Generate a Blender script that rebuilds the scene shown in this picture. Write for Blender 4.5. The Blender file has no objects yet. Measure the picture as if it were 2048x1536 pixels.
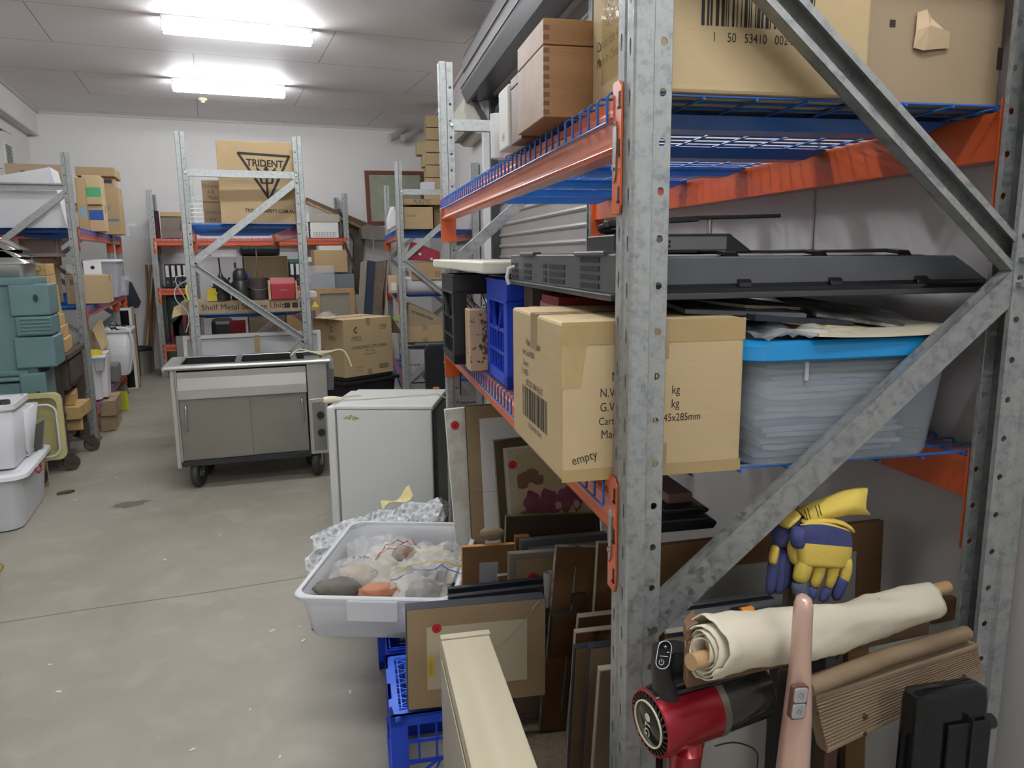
import bpy, bmesh, math, random
from mathutils import Matrix, Vector, noise
R=math.radians; rnd=random.Random(7)
scene=bpy.context.scene; COL=scene.collection
# ---------------- camera (image taken as 2048x1536) ----------------
FPX=1500.0; CH=1.62; YAW=R(21.6); PIT=R(9.8); ROL=R(-0.63)
fwd=Vector((math.sin(YAW)*math.cos(PIT),math.cos(YAW)*math.cos(PIT),-math.sin(PIT)))
_r=Vector((math.cos(YAW),-math.sin(YAW),0)); _u=_r.cross(fwd)
RT=_r*math.cos(ROL)+_u*math.sin(ROL); UP=RT.cross(fwd)
CP=Vector((0,0,CH))
cd=bpy.data.cameras.new('camera'); cam=bpy.data.objects.new('camera',cd); COL.objects.link(cam)
cd.sensor_fit='HORIZONTAL'; cd.sensor_width=36; cd.lens=FPX/2048*36; cd.clip_start=.05; cd.clip_end=100
cam.matrix_world=Matrix((( RT.x,UP.x,-fwd.x,CP.x),(RT.y,UP.y,-fwd.y,CP.y),(RT.z,UP.z,-fwd.z,CP.z),(0,0,0,1)))
scene.camera=cam
HN=R(-9.75)
class Fr:
    """a floor frame: rotated about Z by ang, origin at (ox,oy)"""
    def __init__(s,ang=0,ox=0,oy=0): s.ang=ang; s.M=Matrix.Translation((ox,oy,0))@Matrix.Rotation(ang,4,'Z'); s.I=s.M.inverted()
    def at(s,x,y,a=None,b=None,z=None):
        d=fwd*FPX+RT*(x-1024)-UP*(y-768); o=s.I@CP; d=(s.I.to_3x3()@d)
        if a is not None: k=(a-o.x)/d.x
        elif b is not None: k=(b-o.y)/d.y
        else: k=(z-o.z)/d.z
        return o+d*k
    def rect(s,x0,y0,x1,y1,b):
        p=s.at(x0,(y0+y1)/2,b=b); q=s.at(x1,(y0+y1)/2,b=b); xm=(x0+x1)/2
        return p.x,q.x,s.at(xm,y1,b=b).z,s.at(xm,y0,b=b).z
N=Fr(HN); G=Fr(0)
# ---------------- mesh builder ----------------
TXT={}
def txt_bm(s,bold=0):
    k=(s,bold)
    if k not in TXT:
        c=bpy.data.curves.new('t','FONT'); c.body=s; c.size=1; c.align_x='CENTER'; c.align_y='CENTER'; c.offset=bold; c.resolution_u=3
        o=bpy.data.objects.new('t',c); COL.objects.link(o)
        bpy.context.view_layer.update()
        me=bpy.data.meshes.new_from_object(o.evaluated_get(bpy.context.evaluated_depsgraph_get()))
        bpy.data.objects.remove(o); bpy.data.curves.remove(c); TXT[k]=me
    return TXT[k]
class MB:
    def __init__(s,F=None): s.bm=bmesh.new(); s.F=F; s.m=0; s.X=Matrix()
    def _v(s,p): return s.bm.verts.new(s.X@Vector(p))
    def face(s,vs):
        try: f=s.bm.faces.new(vs)
        except ValueError: return None
        f.material_index=s.m; return f
    def poly(s,pts): return s.face([s._v(p) for p in pts])
    def box(s,x0,x1,y0,y1,z0,z1,tx=0,ty=0,M=None):
        """tx,ty: inset of the bottom face"""
        p=[(x0+tx,y0+ty,z0),(x1-tx,y0+ty,z0),(x1-tx,y1-ty,z0),(x0+tx,y1-ty,z0),(x0,y0,z1),(x1,y0,z1),(x1,y1,z1),(x0,y1,z1)]
        if M is not None: p=[M@Vector(q) for q in p]
        v=[s._v(q) for q in p]
        for f in ((3,2,1,0),(4,5,6,7),(0,1,5,4),(1,2,6,5),(2,3,7,6),(3,0,4,7)): s.face([v[i] for i in f])
        return s
    def bar(s,p,q,w,h,up=(0,0,1),ext=0):
        p=Vector(p);q=Vector(q);d=(q-p); L=d.length; d.normalize(); u=Vector(up); sd=d.cross(u)
        if sd.length<1e-4: sd=d.cross(Vector((1,0,0)))
        sd.normalize(); u=sd.cross(d)
        M=Matrix(((d.x,sd.x,u.x,p.x),(d.y,sd.y,u.y,p.y),(d.z,sd.z,u.z,p.z),(0,0,0,1)))
        return s.box(-ext,L+ext,-w/2,w/2,-h/2,h/2,M=M)
    def prism(s,pts,z0,z1,M=None,ax='z'):
        """extrude a 2-D outline along ax"""
        def P(a,b,c):
            v={'z':(a,b,c),'y':(a,c,b),'x':(c,a,b)}[ax]; return M@Vector(v) if M is not None else v
        A=[s._v(P(a,b,z0)) for a,b in pts]; B=[s._v(P(a,b,z1)) for a,b in pts]
        s.face(A[::-1]); s.face(B); n=len(pts)
        for i in range(n): s.face([A[i],A[(i+1)%n],B[(i+1)%n],B[i]])
        return s
    def tube(s,pts,r,n=8,closed=False,cap=True):
        pts=[Vector(p) for p in pts]; m=len(pts); rr=r if isinstance(r,(list,tuple)) else [r]*m
        rings=[]; u=None
        for i,p in enumerate(pts):
            a=pts[i-1] if (i>0 or closed) else p; b=pts[(i+1)%m] if (i<m-1 or closed) else p
            d=(b-a)
            d=d.normalized() if d.length>1e-9 else Vector((0,0,1))
            if u is None: u=d.orthogonal().normalized()
            else:
                u=u-d*u.dot(d); u=u.normalized() if u.length>1e-6 else d.orthogonal().normalized()
            w=d.cross(u)
            rings.append([s._v(p+(u*math.cos(2*math.pi*k/n)+w*math.sin(2*math.pi*k/n))*rr[i]) for k in range(n)])
        for i in range(m if closed else m-1):
            A=rings[i];B=rings[(i+1)%m]
            for k in range(n): s.face([A[k],A[(k+1)%n],B[(k+1)%n],B[k]])
        if cap and not closed: s.face(rings[0][::-1]); s.face(rings[-1])
        return s
    def cyl(s,p,q,r0,r1=None,n=20): return s.tube([p,q],[r0,r0 if r1 is None else r1],n)
    def lathe(s,prof,n=28,M=None,a0=0,a1=2*math.pi):
        full=abs(a1-a0-2*math.pi)<1e-6; rings=[]
        for r,z in prof:
            if r<1e-6 and full:
                v=s._v(M@Vector((0,0,z)) if M is not None else (0,0,z)); rings.append([v]*n); continue
            rg=[]
            for k in range(n if full else n+1):
                t=a0+(a1-a0)*k/n; p=Vector((r*math.cos(t),r*math.sin(t),z)); rg.append(s._v(M@p if M is not None else p))
            rings.append(rg)
        for A,B in zip(rings,rings[1:]):
            for k in range(n if full else n):
                j=(k+1)%n if full else k+1
                q=[A[k],A[j],B[j],B[k]]; u=[]
                for v in q:
                    if v not in u: u.append(v)
                if len(u)>2: s.face(u)
        return s
    def grid(s,nx,ny,fn):
        v=[[s._v(fn(i/nx,j/ny)) for j in range(ny+1)] for i in range(nx+1)]
        for i in range(nx):
            for j in range(ny): s.face([v[i][j],v[i+1][j],v[i+1][j+1],v[i][j+1]])
        return s
    def frame(s,x0,x1,y0,y1,w,z0,z1,M=None):
        """rectangular ring"""
        def ring(z,i): return [s._v((M@Vector(p)) if M is not None else p) for p in ((x0+i,y0+i,z),(x1-i,y0+i,z),(x1-i,y1-i,z),(x0+i,y1-i,z))]
        a,b,c,d=ring(z0,0),ring(z1,0),ring(z1,w),ring(z0,w)
        for k in range(4):
            j=(k+1)%4
            s.face([a[k],a[j],b[j],b[k]]);s.face([b[k],b[j],c[j],c[k]]);s.face([c[k],c[j],d[j],d[k]]);s.face([d[k],d[j],a[j],a[k]])
        return s
    def rrect(s,x0,x1,y0,y1,r,n=4):
        o=[]
        for cx,cy,t in ((x1-r,y1-r,0),(x0+r,y1-r,90),(x0+r,y0+r,180),(x1-r,y0+r,270)):
            for k in range(n+1): a=R(t+90*k/n); o.append((cx+r*math.cos(a),cy+r*math.sin(a)))
        return o
    def loft(s,secs,cap0=True,cap1=True,closed=True):
        """secs: list of lists of 3-D points"""
        L=[[s._v(p) for p in c] for c in secs]; n=len(L[0])
        for A,B in zip(L,L[1:]):
            for k in range(n if closed else n-1): s.face([A[k],A[(k+1)%n],B[(k+1)%n],B[k]])
        if cap0: s.face(L[0][::-1])
        if cap1: s.face(L[-1])
        return s
    def text(s,st,size,o,u,v,bold=0,sx=1,h=0.0006):
        """centred at o, reading along u, up along v"""
        me=txt_bm(st,bold); u=Vector(u).normalized(); v=Vector(v).normalized(); w=u.cross(v); o=Vector(o)+w*h
        M=s.X@Matrix(((u.x*sx*size,v.x*size,w.x,o.x),(u.y*sx*size,v.y*size,w.y,o.y),(u.z*sx*size,v.z*size,w.z,o.z),(0,0,0,1)))
        vs=[s.bm.verts.new(M@q.co) for q in me.vertices]
        for p in me.polygons: s.face([vs[i] for i in p.vertices])
        return s
    def decal(s,o,u,v,a0,a1,b0,b1,h=.0006):
        u=Vector(u).normalized(); v=Vector(v).normalized(); o=Vector(o)+u.cross(v)*h
        s.poly([o+u*a0+v*b0,o+u*a1+v*b0,o+u*a1+v*b1,o+u*a0+v*b1]); return s
    def bars(s,o,u,v,w,h,n=30,seed=1):
        g=random.Random(seed); x=0; tot=[g.choice((1,1,2,3)) for _ in range(2*n)]; k=w/sum(tot)
        for i,t in enumerate(tot):
            if i%2==0: s.decal(o,u,v,-w/2+x*k,-w/2+(x+t)*k,-h/2,h/2)
            x+=t
        return s
    def build(s,name,mats,par=None,bevel=0,solid=0,smooth=False,sub=0,seg=2,weld=False,jit=0,props=None,loc=None):
        bm=s.bm
        if weld: bmesh.ops.remove_doubles(bm,verts=bm.verts[:],dist=1e-5)
        if jit:
            for v in bm.verts: v.co+=Vector((rnd.uniform(-1,1),rnd.uniform(-1,1),rnd.uniform(-1,1)))*jit
        if s.F is not None and par is not None: bm.transform(WM[par.name].inverted()@s.F.M)
        me=bpy.data.meshes.new(name)
        if smooth:
            for f in bm.faces: f.smooth=True
        bm.to_mesh(me); bm.free()
        if not isinstance(mats,(list,tuple)): mats=[mats]
        for m in mats: me.materials.append(m)
        o=bpy.data.objects.new(name,me); COL.objects.link(o)
        if par is not None:
            o.parent=par; WM[o.name]=WM[par.name]
        if smooth and smooth!='full':
            try: me.set_sharp_from_angle(angle=R(40))
            except Exception: pass
        if solid: q=o.modifiers.new('s','SOLIDIFY'); q.thickness=solid; q.offset=0
        if sub: q=o.modifiers.new('d','SUBSURF'); q.levels=sub; q.render_levels=sub
        if bevel: q=o.modifiers.new('b','BEVEL'); q.width=bevel; q.segments=seg; q.limit_method='ANGLE'; q.angle_limit=R(35)
        if props:
            for k,v in props.items(): o[k]=v
        return o
    def solo(s,name,mats,label,cat,F=None,base=(0,0,0),rot=0,group=None,kind=None,**kw):
        """a thing that is one mesh; verts are local to base unless the builder has a frame"""
        F2=F or s.F or G; M=F2.M@Matrix.Translation(base)@Matrix.Rotation(rot,4,'Z')
        if s.F is not None: s.bm.transform(M.inverted()@s.F.M)
        o=s.build(name,mats,None,**kw); o.matrix_world=M; WM[o.name]=M
        tag(o,label,cat,group,kind); return o
WM={}
def tag(o,label=None,cat=None,group=None,kind=None):
    if label: o['label']=label
    if cat: o['category']=cat
    if group: o['group']=group
    if kind: o['kind']=kind
def thing(name,label,cat,F=G,base=(0,0,0),rot=0,group=None,tilt=None):
    o=bpy.data.objects.new(name,None); COL.objects.link(o); o.empty_display_size=.05
    M=F.M@Matrix.Translation(base)@Matrix.Rotation(rot,4,'Z')
    if tilt is not None: M=M@tilt
    o.matrix_world=M; WM[o.name]=M; tag(o,label,cat,group); return o
def dup(root,F,base,rot=0,label=None,group=None,tilt=None,scale=None):
    r=root.copy(); COL.objects.link(r)
    M=F.M@Matrix.Translation(base)@Matrix.Rotation(rot,4,'Z')
    if tilt is not None: M=M@tilt
    if scale: M=M@Matrix.Diagonal((*scale,1))
    r.matrix_world=M; WM[r.name]=M
    if label: r['label']=label
    if group: r['group']=group
    for ch in list(root.children):
        c=ch.copy(); COL.objects.link(c); c.parent=r
        for g in list(ch.children):
            d=g.copy(); COL.objects.link(d); d.parent=c
    return r
def structure(o,label=None): o['kind']='structure'; 
# ---------------- materials ----------------
MC={}
def lin(c): return tuple(((v/255)/12.92 if v<=10 else ((v/255+.055)/1.055)**2.4) for v in c)
def mat(name,col,rough=.55,metal=0,col2=None,nz=6,sharp=0,stretch=None,bump=0,bs=40,rvar=0,alpha=1,trans=0,emit=0,coat=0,det=6,ior=None,spangle=0,transl=0,bstretch=None,spec=None,mid=.5):
    if name in MC: return MC[name]
    m=bpy.data.materials.new(name); m.use_nodes=True; nt=m.node_tree; b=nt.nodes['Principled BSDF']; L=nt.links.new
    c=(*lin(col),1); b.inputs['Base Color'].default_value=c; b.inputs['Roughness'].default_value=rough; b.inputs['Metallic'].default_value=metal
    tc=nt.nodes.new('ShaderNodeTexCoord'); 
    def tex(kind,scale,st=None,**k):
        mp=nt.nodes.new('ShaderNodeMapping'); L(tc.outputs['Object'],mp.inputs['Vector'])
        if st: mp.inputs['Scale'].default_value=st
        t=nt.nodes.new(kind); L(mp.outputs['Vector'],t.inputs['Vector'])
        t.inputs['Scale'].default_value=scale
        if 'Detail' in t.inputs: t.inputs['Detail'].default_value=det
        return t
    if col2 is not None:
        t=tex('ShaderNodeTexVoronoi' if spangle else 'ShaderNodeTexNoise',nz,stretch); rp=nt.nodes.new('ShaderNodeValToRGB')
        e=rp.color_ramp.elements; h=.25*(1-sharp)+.004; e[0].position=mid-h; e[1].position=mid+h; e[0].color=c; e[1].color=(*lin(col2),1)
        if spangle:
            sp=nt.nodes.new('ShaderNodeSeparateColor'); L(t.outputs['Color'],sp.inputs[0]); n2=tex('ShaderNodeTexNoise',nz*.35,stretch)
            mx=nt.nodes.new('ShaderNodeMath'); mx.operation='MULTIPLY_ADD'; L(sp.outputs[0],mx.inputs[0]); mx.inputs[1].default_value=.35; 
            ad=nt.nodes.new('ShaderNodeMath'); ad.operation='SUBTRACT'; L(n2.outputs['Fac'],ad.inputs[0]); ad.inputs[1].default_value=.17; L(ad.outputs[0],mx.inputs[2]); L(mx.outputs[0],rp.inputs[0])
        else: L(t.outputs['Fac'],rp.inputs[0])
        L(rp.outputs[0],b.inputs['Base Color'])
        if rvar:
            ma=nt.nodes.new('ShaderNodeMath'); ma.operation='MULTIPLY_ADD'; L(t.outputs['Fac'] if not spangle else sp.outputs[0],ma.inputs[0]); ma.inputs[1].default_value=rvar; ma.inputs[2].default_value=rough; L(ma.outputs[0],b.inputs['Roughness'])
    if bump:
        t=tex('ShaderNodeTexNoise',bs,bstretch); bp=nt.nodes.new('ShaderNodeBump'); bp.inputs['Strength'].default_value=bump; bp.inputs['Distance'].default_value=.004
        L(t.outputs['Fac'],bp.inputs['Height']); L(bp.outputs[0],b.inputs['Normal'])
    if trans: b.inputs['Transmission Weight'].default_value=trans
    if ior: b.inputs['IOR'].default_value=ior
    if coat: b.inputs['Coat Weight'].default_value=coat; b.inputs['Coat Roughness'].default_value=.15
    if spec is not None: b.inputs['Specular IOR Level'].default_value=spec
    if alpha<1: b.inputs['Alpha'].default_value=alpha
    if emit: b.inputs['Emission Color'].default_value=c; b.inputs['Emission Strength'].default_value=emit
    if transl:
        tr=nt.nodes.new('ShaderNodeBsdfTranslucent'); tr.inputs[0].default_value=c; tp=nt.nodes.new('ShaderNodeBsdfTransparent'); tp.inputs[0].default_value=c
        a=nt.nodes.new('ShaderNodeMixShader'); a.inputs[0].default_value=transl; L(b.outputs[0],a.inputs[1]); L(tr.outputs[0],a.inputs[2])
        out=nt.nodes['Material Output']; L(a.outputs[0],out.inputs[0])
    MC[name]=m; return m
CARD=mat('cardboard',(196,174,136),.75,0,(186,164,126),3,bump=.15,bs=90,bstretch=(.1,.1,1),spec=.25)
CARD2=mat('cardboard brown',(168,148,122),.78,0,(156,136,110),3,bump=.12,bs=90,bstretch=(.1,.1,1),spec=.25)
CARD3=mat('cardboard kraft',(186,161,124),.78,0,(176,151,114),4,bump=.12,bs=90,spec=.25)
TAPE=mat('brown packing tape',(172,148,112),.22,0,(156,132,98),8,bump=.25,bs=25)
INK=mat('printing ink',(38,34,34),.7); INKB=mat('faded ink',(92,78,62),.75)
GALV=mat('galvanised steel',(128,134,139),.36,.6,(170,173,170),130,spangle=1,rvar=.22,bump=.05,bs=30)
GALV2=mat('galvanised steel brace',(132,138,142),.28,.75,(172,175,173),110,spangle=1,rvar=.25)
ZINC=mat('zinc plate',(170,172,170),.3,.9)
ORNG=mat('orange powder coat',(214,98,44),.28,0,(202,88,40),3,coat=.3,bump=.04,bs=60)
BLUE=mat('blue powder coat',(38,104,186),.35,0,(32,92,170),4,coat=.2)
WHT=mat('white paint',(226,225,220),.5); 
BLK=mat('black plastic',(24,25,28),.42,0,(34,35,38),30)
BLKG=mat('glossy black plastic',(16,17,20),.16,0,(24,25,28),6)
CRATE=mat('blue crate plastic',(24,62,196),.36,0,(34,78,212),5)
CRATEK=mat('black crate plastic',(20,22,26),.4,0,(34,38,44),6)
FROST=mat('frosted plastic',(232,234,238),.42,alpha=.62,transl=.35)
CLEAR=mat('clear plastic',(225,230,235),.12,alpha=.28)
FILM=mat('clear plastic film',(240,240,238),.12,alpha=.26,bump=1,bs=30)
WHP=mat('white plastic',(228,229,230),.38)
WOODK=mat('pine timber',(186,154,112),.6,0,(166,132,92),14,stretch=(1,1,.12),bump=.2,bs=30)
KRAFT=mat('kraft backing paper',(156,134,104),.75,0,(144,122,92),5,bump=.15,bs=30)
MATTE_K=mat('black painted wood',(36,40,50),.5,0,(28,31,39),8,bump=.1,bs=40)
WHITEB=mat('white card',(214,213,208),.7)
RED=mat('red sticker',(190,34,48),.5)
TEAL=mat('teal plastic',(98,128,130),.5,0,(92,121,123),8,bump=.1,bs=120)
STEEL=mat('brushed stainless steel',(196,196,192),.3,.85,(176,176,172),3,stretch=(.3,.3,2),rvar=.12)
STEELD=mat('dull stainless door',(148,146,137),.42,.75,(136,134,126),2.2,rvar=.15)
RUBBER=mat('black rubber',(40,40,40),.6,0,(64,62,58),10)
RUST=mat('weathered dark timber',(70,62,56),.75,0,(50,44,42),8,bump=.3,bs=30)
LS=32.0; EXPO=0.95
# ================= ROOM =================
CEI=3.6; YB=12.23; XL=-2.16; TW=1.29
def world(F,a,b): v=F.M@Vector((a,b,0)); return v.x,v.y
CONC=mat('concrete floor',(164,158,145),.5,0,(147,142,129),1.3,rvar=.12,bump=.12,bs=6)
nt=CONC.node_tree; bs_=nt.nodes['Principled BSDF']; src=bs_.inputs['Base Color'].links[0].from_socket
tc=nt.nodes.new('ShaderNodeTexCoord')
def addn(sc,c,lo,hi,dist=0,st=None):
    global src
    mp=nt.nodes.new('ShaderNodeMapping'); nt.links.new(tc.outputs['Object'],mp.inputs[0])
    if st: mp.inputs['Scale'].default_value=st
    n=nt.nodes.new('ShaderNodeTexNoise'); n.inputs['Scale'].default_value=sc; n.inputs['Detail'].default_value=8; n.inputs['Distortion'].default_value=dist; nt.links.new(mp.outputs[0],n.inputs[0])
    r=nt.nodes.new('ShaderNodeMapRange'); r.inputs[1].default_value=lo; r.inputs[2].default_value=hi; nt.links.new(n.outputs['Fac'],r.inputs[0])
    m=nt.nodes.new('ShaderNodeMix'); m.data_type='RGBA'; nt.links.new(r.outputs[0],m.inputs[0]); nt.links.new(src,m.inputs[6]); m.inputs[7].default_value=(*lin(c),1); src=m.outputs[2]
addn(5,(169,163,150),.5,.8,.6); addn(1.4,(140,135,123),.5,.85,.8,(1,.6,1)); addn(38,(194,189,178),.72,.8)
nt.links.new(src,bs_.inputs['Base Color'])
def quad_obj(name,pts,m,kind='structure'):
    b=MB(); b.poly(pts); o=b.build(name,m); o['kind']=kind; return o
fx=[world(N,TW,-4.6),(-6,-4.2),(-6,YB),]
WALLM=mat('painted block wall',(234,232,229),.72,0,(227,225,222),1.6,bump=.25,bs=22)
WALLR=mat('painted panel wall',(208,204,203),.6,0,(202,198,197),1.2,bump=.04,bs=8)
CEIM=mat('ceiling sheet',(236,233,233),.6,0,(231,228,228),.8,bump=.1,bs=3,bstretch=(.4,4,1))
# seams between ceiling sheets
nt=CEIM.node_tree; bs_=nt.nodes['Principled BSDF']; src=bs_.inputs['Base Color'].links[0].from_socket
tc=nt.nodes.new('ShaderNodeTexCoord'); bk=nt.nodes.new('ShaderNodeTexBrick'); nt.links.new(tc.outputs['Object'],bk.inputs[0])
bk.inputs['Scale'].default_value=1; bk.inputs['Brick Width'].default_value=2.4; bk.inputs['Row Height'].default_value=1.2; bk.inputs['Mortar Size'].default_value=.004; bk.inputs['Mortar Smooth'].default_value=0
m=nt.nodes.new('ShaderNodeMix'); m.data_type='RGBA'; nt.links.new(bk.outputs['Fac'],m.inputs[0]); nt.links.new(src,m.inputs[6]); m.inputs[7].default_value=(*lin((150,145,143)),1); nt.links.new(m.outputs[2],bs_.inputs['Base Color'])
rb=world(N,TW,0); 
def rw(y): # x on the right wall at room depth y
    return (TW+math.sin(HN)*-0 - 0)/math.cos(HN)+ (y)*math.tan(-HN)
YF=-4.2
b=MB(); b.box(XL-.2,6,YF-.2,YB+.2,-.1,0); o=b.build('floor',CONC); o['kind']='structure'
b=MB(); b.box(XL-.2,6,YF-.2,YB+.2,CEI,CEI+.1); o=b.build('ceiling',CEIM); o['kind']='structure'
b=MB(); b.box(XL-.15,XL,YF,YB,0,CEI); o=b.build('wall_left',WALLM); o['kind']='structure'
b=MB(); b.box(XL-.15,6,YB,YB+.15,0,CEI); o=b.build('wall_back',WALLM); o['kind']='structure'
b=MB(); b.box(XL-.15,6,YF-.15,YF,0,CEI); o=b.build('wall_front',WALLM); o['kind']='structure'
# right wall in the row's own frame, with the doorway 3.95..6.9
for nm,s0,s1,z0 in (('wall_right',-5,3.98,0),('wall_right',6.95,14,0),('wall_right',3.98,6.95,3.02)):
    b=MB(N); b.box(TW,TW+.15,s0,s1,z0,CEI); o=b.solo(nm,WALLR,None,None); o['kind']='structure'
b=MB(N); 
for s in (-.4,1.95,3.2): b.box(TW-.004,TW,s-.004,s+.004,0,CEI)
o=b.solo('trim_1',mat('wall joint strip',(170,164,160),.6),None,None); o['kind']='structure'
b=MB(); b.box(XL,-2.03,YF,YB,3.29,CEI); o=b.build('trim_2',WALLM); o['kind']='structure'
COR=mat('cornice strip',(205,200,196),.5)
b=MB(); b.box(XL,4,YB-.03,YB,CEI-.03,CEI); o=b.build('trim_3',COR); o['kind']='structure'
b=MB(); b.box(-2.03,-2.0,YF,YB,CEI-.03,CEI); o=b.build('trim_4',COR); o['kind']='structure'
b=MB(N); b.box(TW-.03,TW,3,13,CEI-.03,CEI); o=b.solo('trim_5',COR,None,None); o['kind']='structure'
b=MB(); b.box(-2.085,-2.03,YF,YB,3.27,3.29); o=b.build('trim_6',COR); o['kind']='structure'
# floor joint and stains
b=MB(); p=[G.at(x,y,z=0) for x,y in ((0,1246),(180,1218),(420,1184),(700,1140))]
for u,v in zip(p,p[1:]): b.bar(u+Vector((0,0,.0006)),v+Vector((0,0,.0006)),.006,.0006)
o=b.build('trim_7',mat('floor joint',(112,106,94),.8)); o['kind']='structure'
def blob(cx,cy,rx,ry,ang,n,sd,z=.0008):
    g=random.Random(sd); c,s=math.cos(ang),math.sin(ang); P=[]
    for k in range(n):
        t=2*math.pi*k/n; q=1+g.uniform(-.3,.3); x,y=rx*q*math.cos(t),ry*q*math.sin(t); P.append((cx+x*c-y*s,cy+x*s+y*c,z))
    return P
b=MB(); q=G.at(262,1008,z=0); b.poly(blob(q.x,q.y,.13,.06,.35,22,4)); o=b.build('floor_stain',mat('damp concrete',(104,102,94),.42)); tag(o,'dark damp patch on the concrete between bins and steel trolley','stain')
g=random.Random(5); b0=None
for k,(px,py) in enumerate(((290,972),(118,1384),(310,800),(600,1254),(606,1282),(545,1262),(700,1385),(385,1500),(500,1420),(640,1025),(624,1108),(150,1000),(232,955),(705,1008),(560,1515),(330,1120),(100,1330),(440,1070))):
    q=G.at(px,py,z=0); b=MB(); r=g.uniform(.004,.009); b.prism([(x,y) for x,y,_ in blob(0,0,r*1.8,r*.7,0,7,k+9)],.0005,.003)
    b.solo('paper_scrap',mat('paper scrap',(222,216,200),.8),'tiny pale paper scrap lying loose on the concrete floor','scrap',G,(q.x,q.y,0),g.uniform(0,6),group='paper scraps on the floor')
q=G.at(130,987,z=0); b=MB(); b.prism([(-.05,-.02),(.03,-.025),(.06,0),(.02,.025),(-.04,.012)],.001,.018); b.solo('bark_piece',mat('bark',(120,100,74),.9,0,(80,64,46),30),'brown bark piece lying on the floor near the clear bin','debris',G,(q.x,q.y,0),.2)
# ---- lamps ----
LAMP=mat('lamp diffuser',(248,252,255),.5,emit=1.0)
LAMP.node_tree.nodes['Principled BSDF'].inputs['Emission Strength'].default_value=LS
l0=thing('ceiling_light','x','ceiling light',G,(.38,7.22,CEI))
b=MB(); b.box(-.61,.61,-.046,.046,-.05,0); b.build('batten',WHT,l0,bevel=.004)
b=MB(); b.tube([(-.6,0,-.095),(-.59,0,-.095),(.59,0,-.095),(.6,0,-.095)],[.036,.048,.048,.036],12); b.build('diffuser',LAMP,l0,smooth=True)
for sx in (-1,1):
    b=MB(); b.box(sx*.6-.012,sx*.6+.012,-.04,.04,-.135,0); b.build('end_cap',WHP,l0,bevel=.004)
tag(l0,'glowing fluorescent batten on the ceiling, the one nearer the camera','ceiling light','fluorescent ceiling battens')
dup(l0,G,(.36,9.59,CEI),0,'glowing fluorescent batten on the ceiling, the one nearer the back wall','fluorescent ceiling battens')
for y in (4.85,2.45,.05,-2.4): dup(l0,G,(.36,y,CEI),0,'fluorescent batten on the ceiling behind and above the viewpoint','fluorescent ceiling battens')
q=G.at(405,197,z=CEI); t=thing('smoke_detector','cream round smoke detector on the ceiling beyond the lights','smoke detector',G,(q.x,q.y,CEI))
b=MB(); b.lathe([(0,0),(.055,0),(.055,-.02),(.045,-.03),(0,-.03)],20); b.build('housing',mat('cream plastic',(226,216,178),.5),t,smooth=True)
b=MB(); b.lathe([(0,-.03),(.028,-.03),(.026,-.052),(0,-.055)],16); b.build('sensor',mat('cream plastic',(226,216,178),.5),t,smooth=True)
# ---- roller door in the right wall ----
SL=mat('roller door slat',(170,166,164),.38,.25,(160,157,156),3)
door=thing('door_1',None,None,N,(TW,3.98,0)); door['kind']='structure'
prof=[]; z=0
b=MB()
n=int(3.05/.095)
pts=[]
for k in range(n): pts+= [(0,z+.0),(0,z+.062),(-.012,z+.068),(-.016,z+.078),(-.012,z+.09)]; z+=.095
for (x0,z0),(x1,z1) in zip(pts,pts[1:]): b.poly([(x0+.06,.02,z0),(x0+.06,2.95,z0),(x1+.06,2.95,z1),(x1+.06,.02,z1)])
b.build('curtain',SL,door,weld=True)
for y in (.0,2.92):
    b=MB(); b.box(-.02,.075,y-.03,y+.03,0,3.0); b.build('guide_rail',mat('door guide',(70,70,72),.4,.6),door,bevel=.003)
DRM=mat('roller door hood',(96,95,98),.35,.5); DR2=mat('roller door hood light',(150,148,150),.35,.5)
b=MB()
pr=[(-.02,.02-.04),(-.20,-.04),(-.245,.05),(-.245,.13),(-.22,.15),(-.22,.36),(-.15,.47),(-.02,.5)]
b.prism([(x,3.02+zz) for x,zz in pr],-.1,3.1,ax='y'); b.build('drum_hood',DRM,door,bevel=.004)
b=MB(); b.box(-.255,-.244,-.1,3.1,3.10,3.17); b.build('hood_edge',DR2,door,bevel=.003)
b=MB(); b.box(-.232,-.219,-.1,3.1,3.24,3.34); b.build('hood_edge',DR2,door,bevel=.003)
b=MB(); b.bar((-.16,2.99,3.0),(-.02,2.99,2.76),.02,.05); b.build('bracket',DRM,door)
# split air conditioner beyond the door
ac=thing('air_conditioner','cream split air conditioner high on the wall past the roller door','air conditioner',N,(TW,7.55,2.72))
b=MB(); b.prism([(0,0),(-.10,0),(-.21,.1),(-.235,.2),(-.21,.32),(-.14,.36),(0,.36)],-.45,.45,ax='y'); b.build('casing',mat('aged white plastic',(212,208,194),.45),ac,bevel=.012)
b=MB(); b.bar((-.13,-.4,.018),(-.13,.4,.018),.012,.004); b.box(-.2,-.12,-.4,.4,.03,.045); b.build('louvre',mat('louvre grey',(120,116,108),.5),ac)
b=MB(N); b.box(TW-.06,TW,7.02,7.1,0.1,3.0); b.solo('cable_duct',WHP,'white upright cable duct on the wall beside the roller door','duct',N,(TW-.03,7.06,0),bevel=.004)
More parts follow.
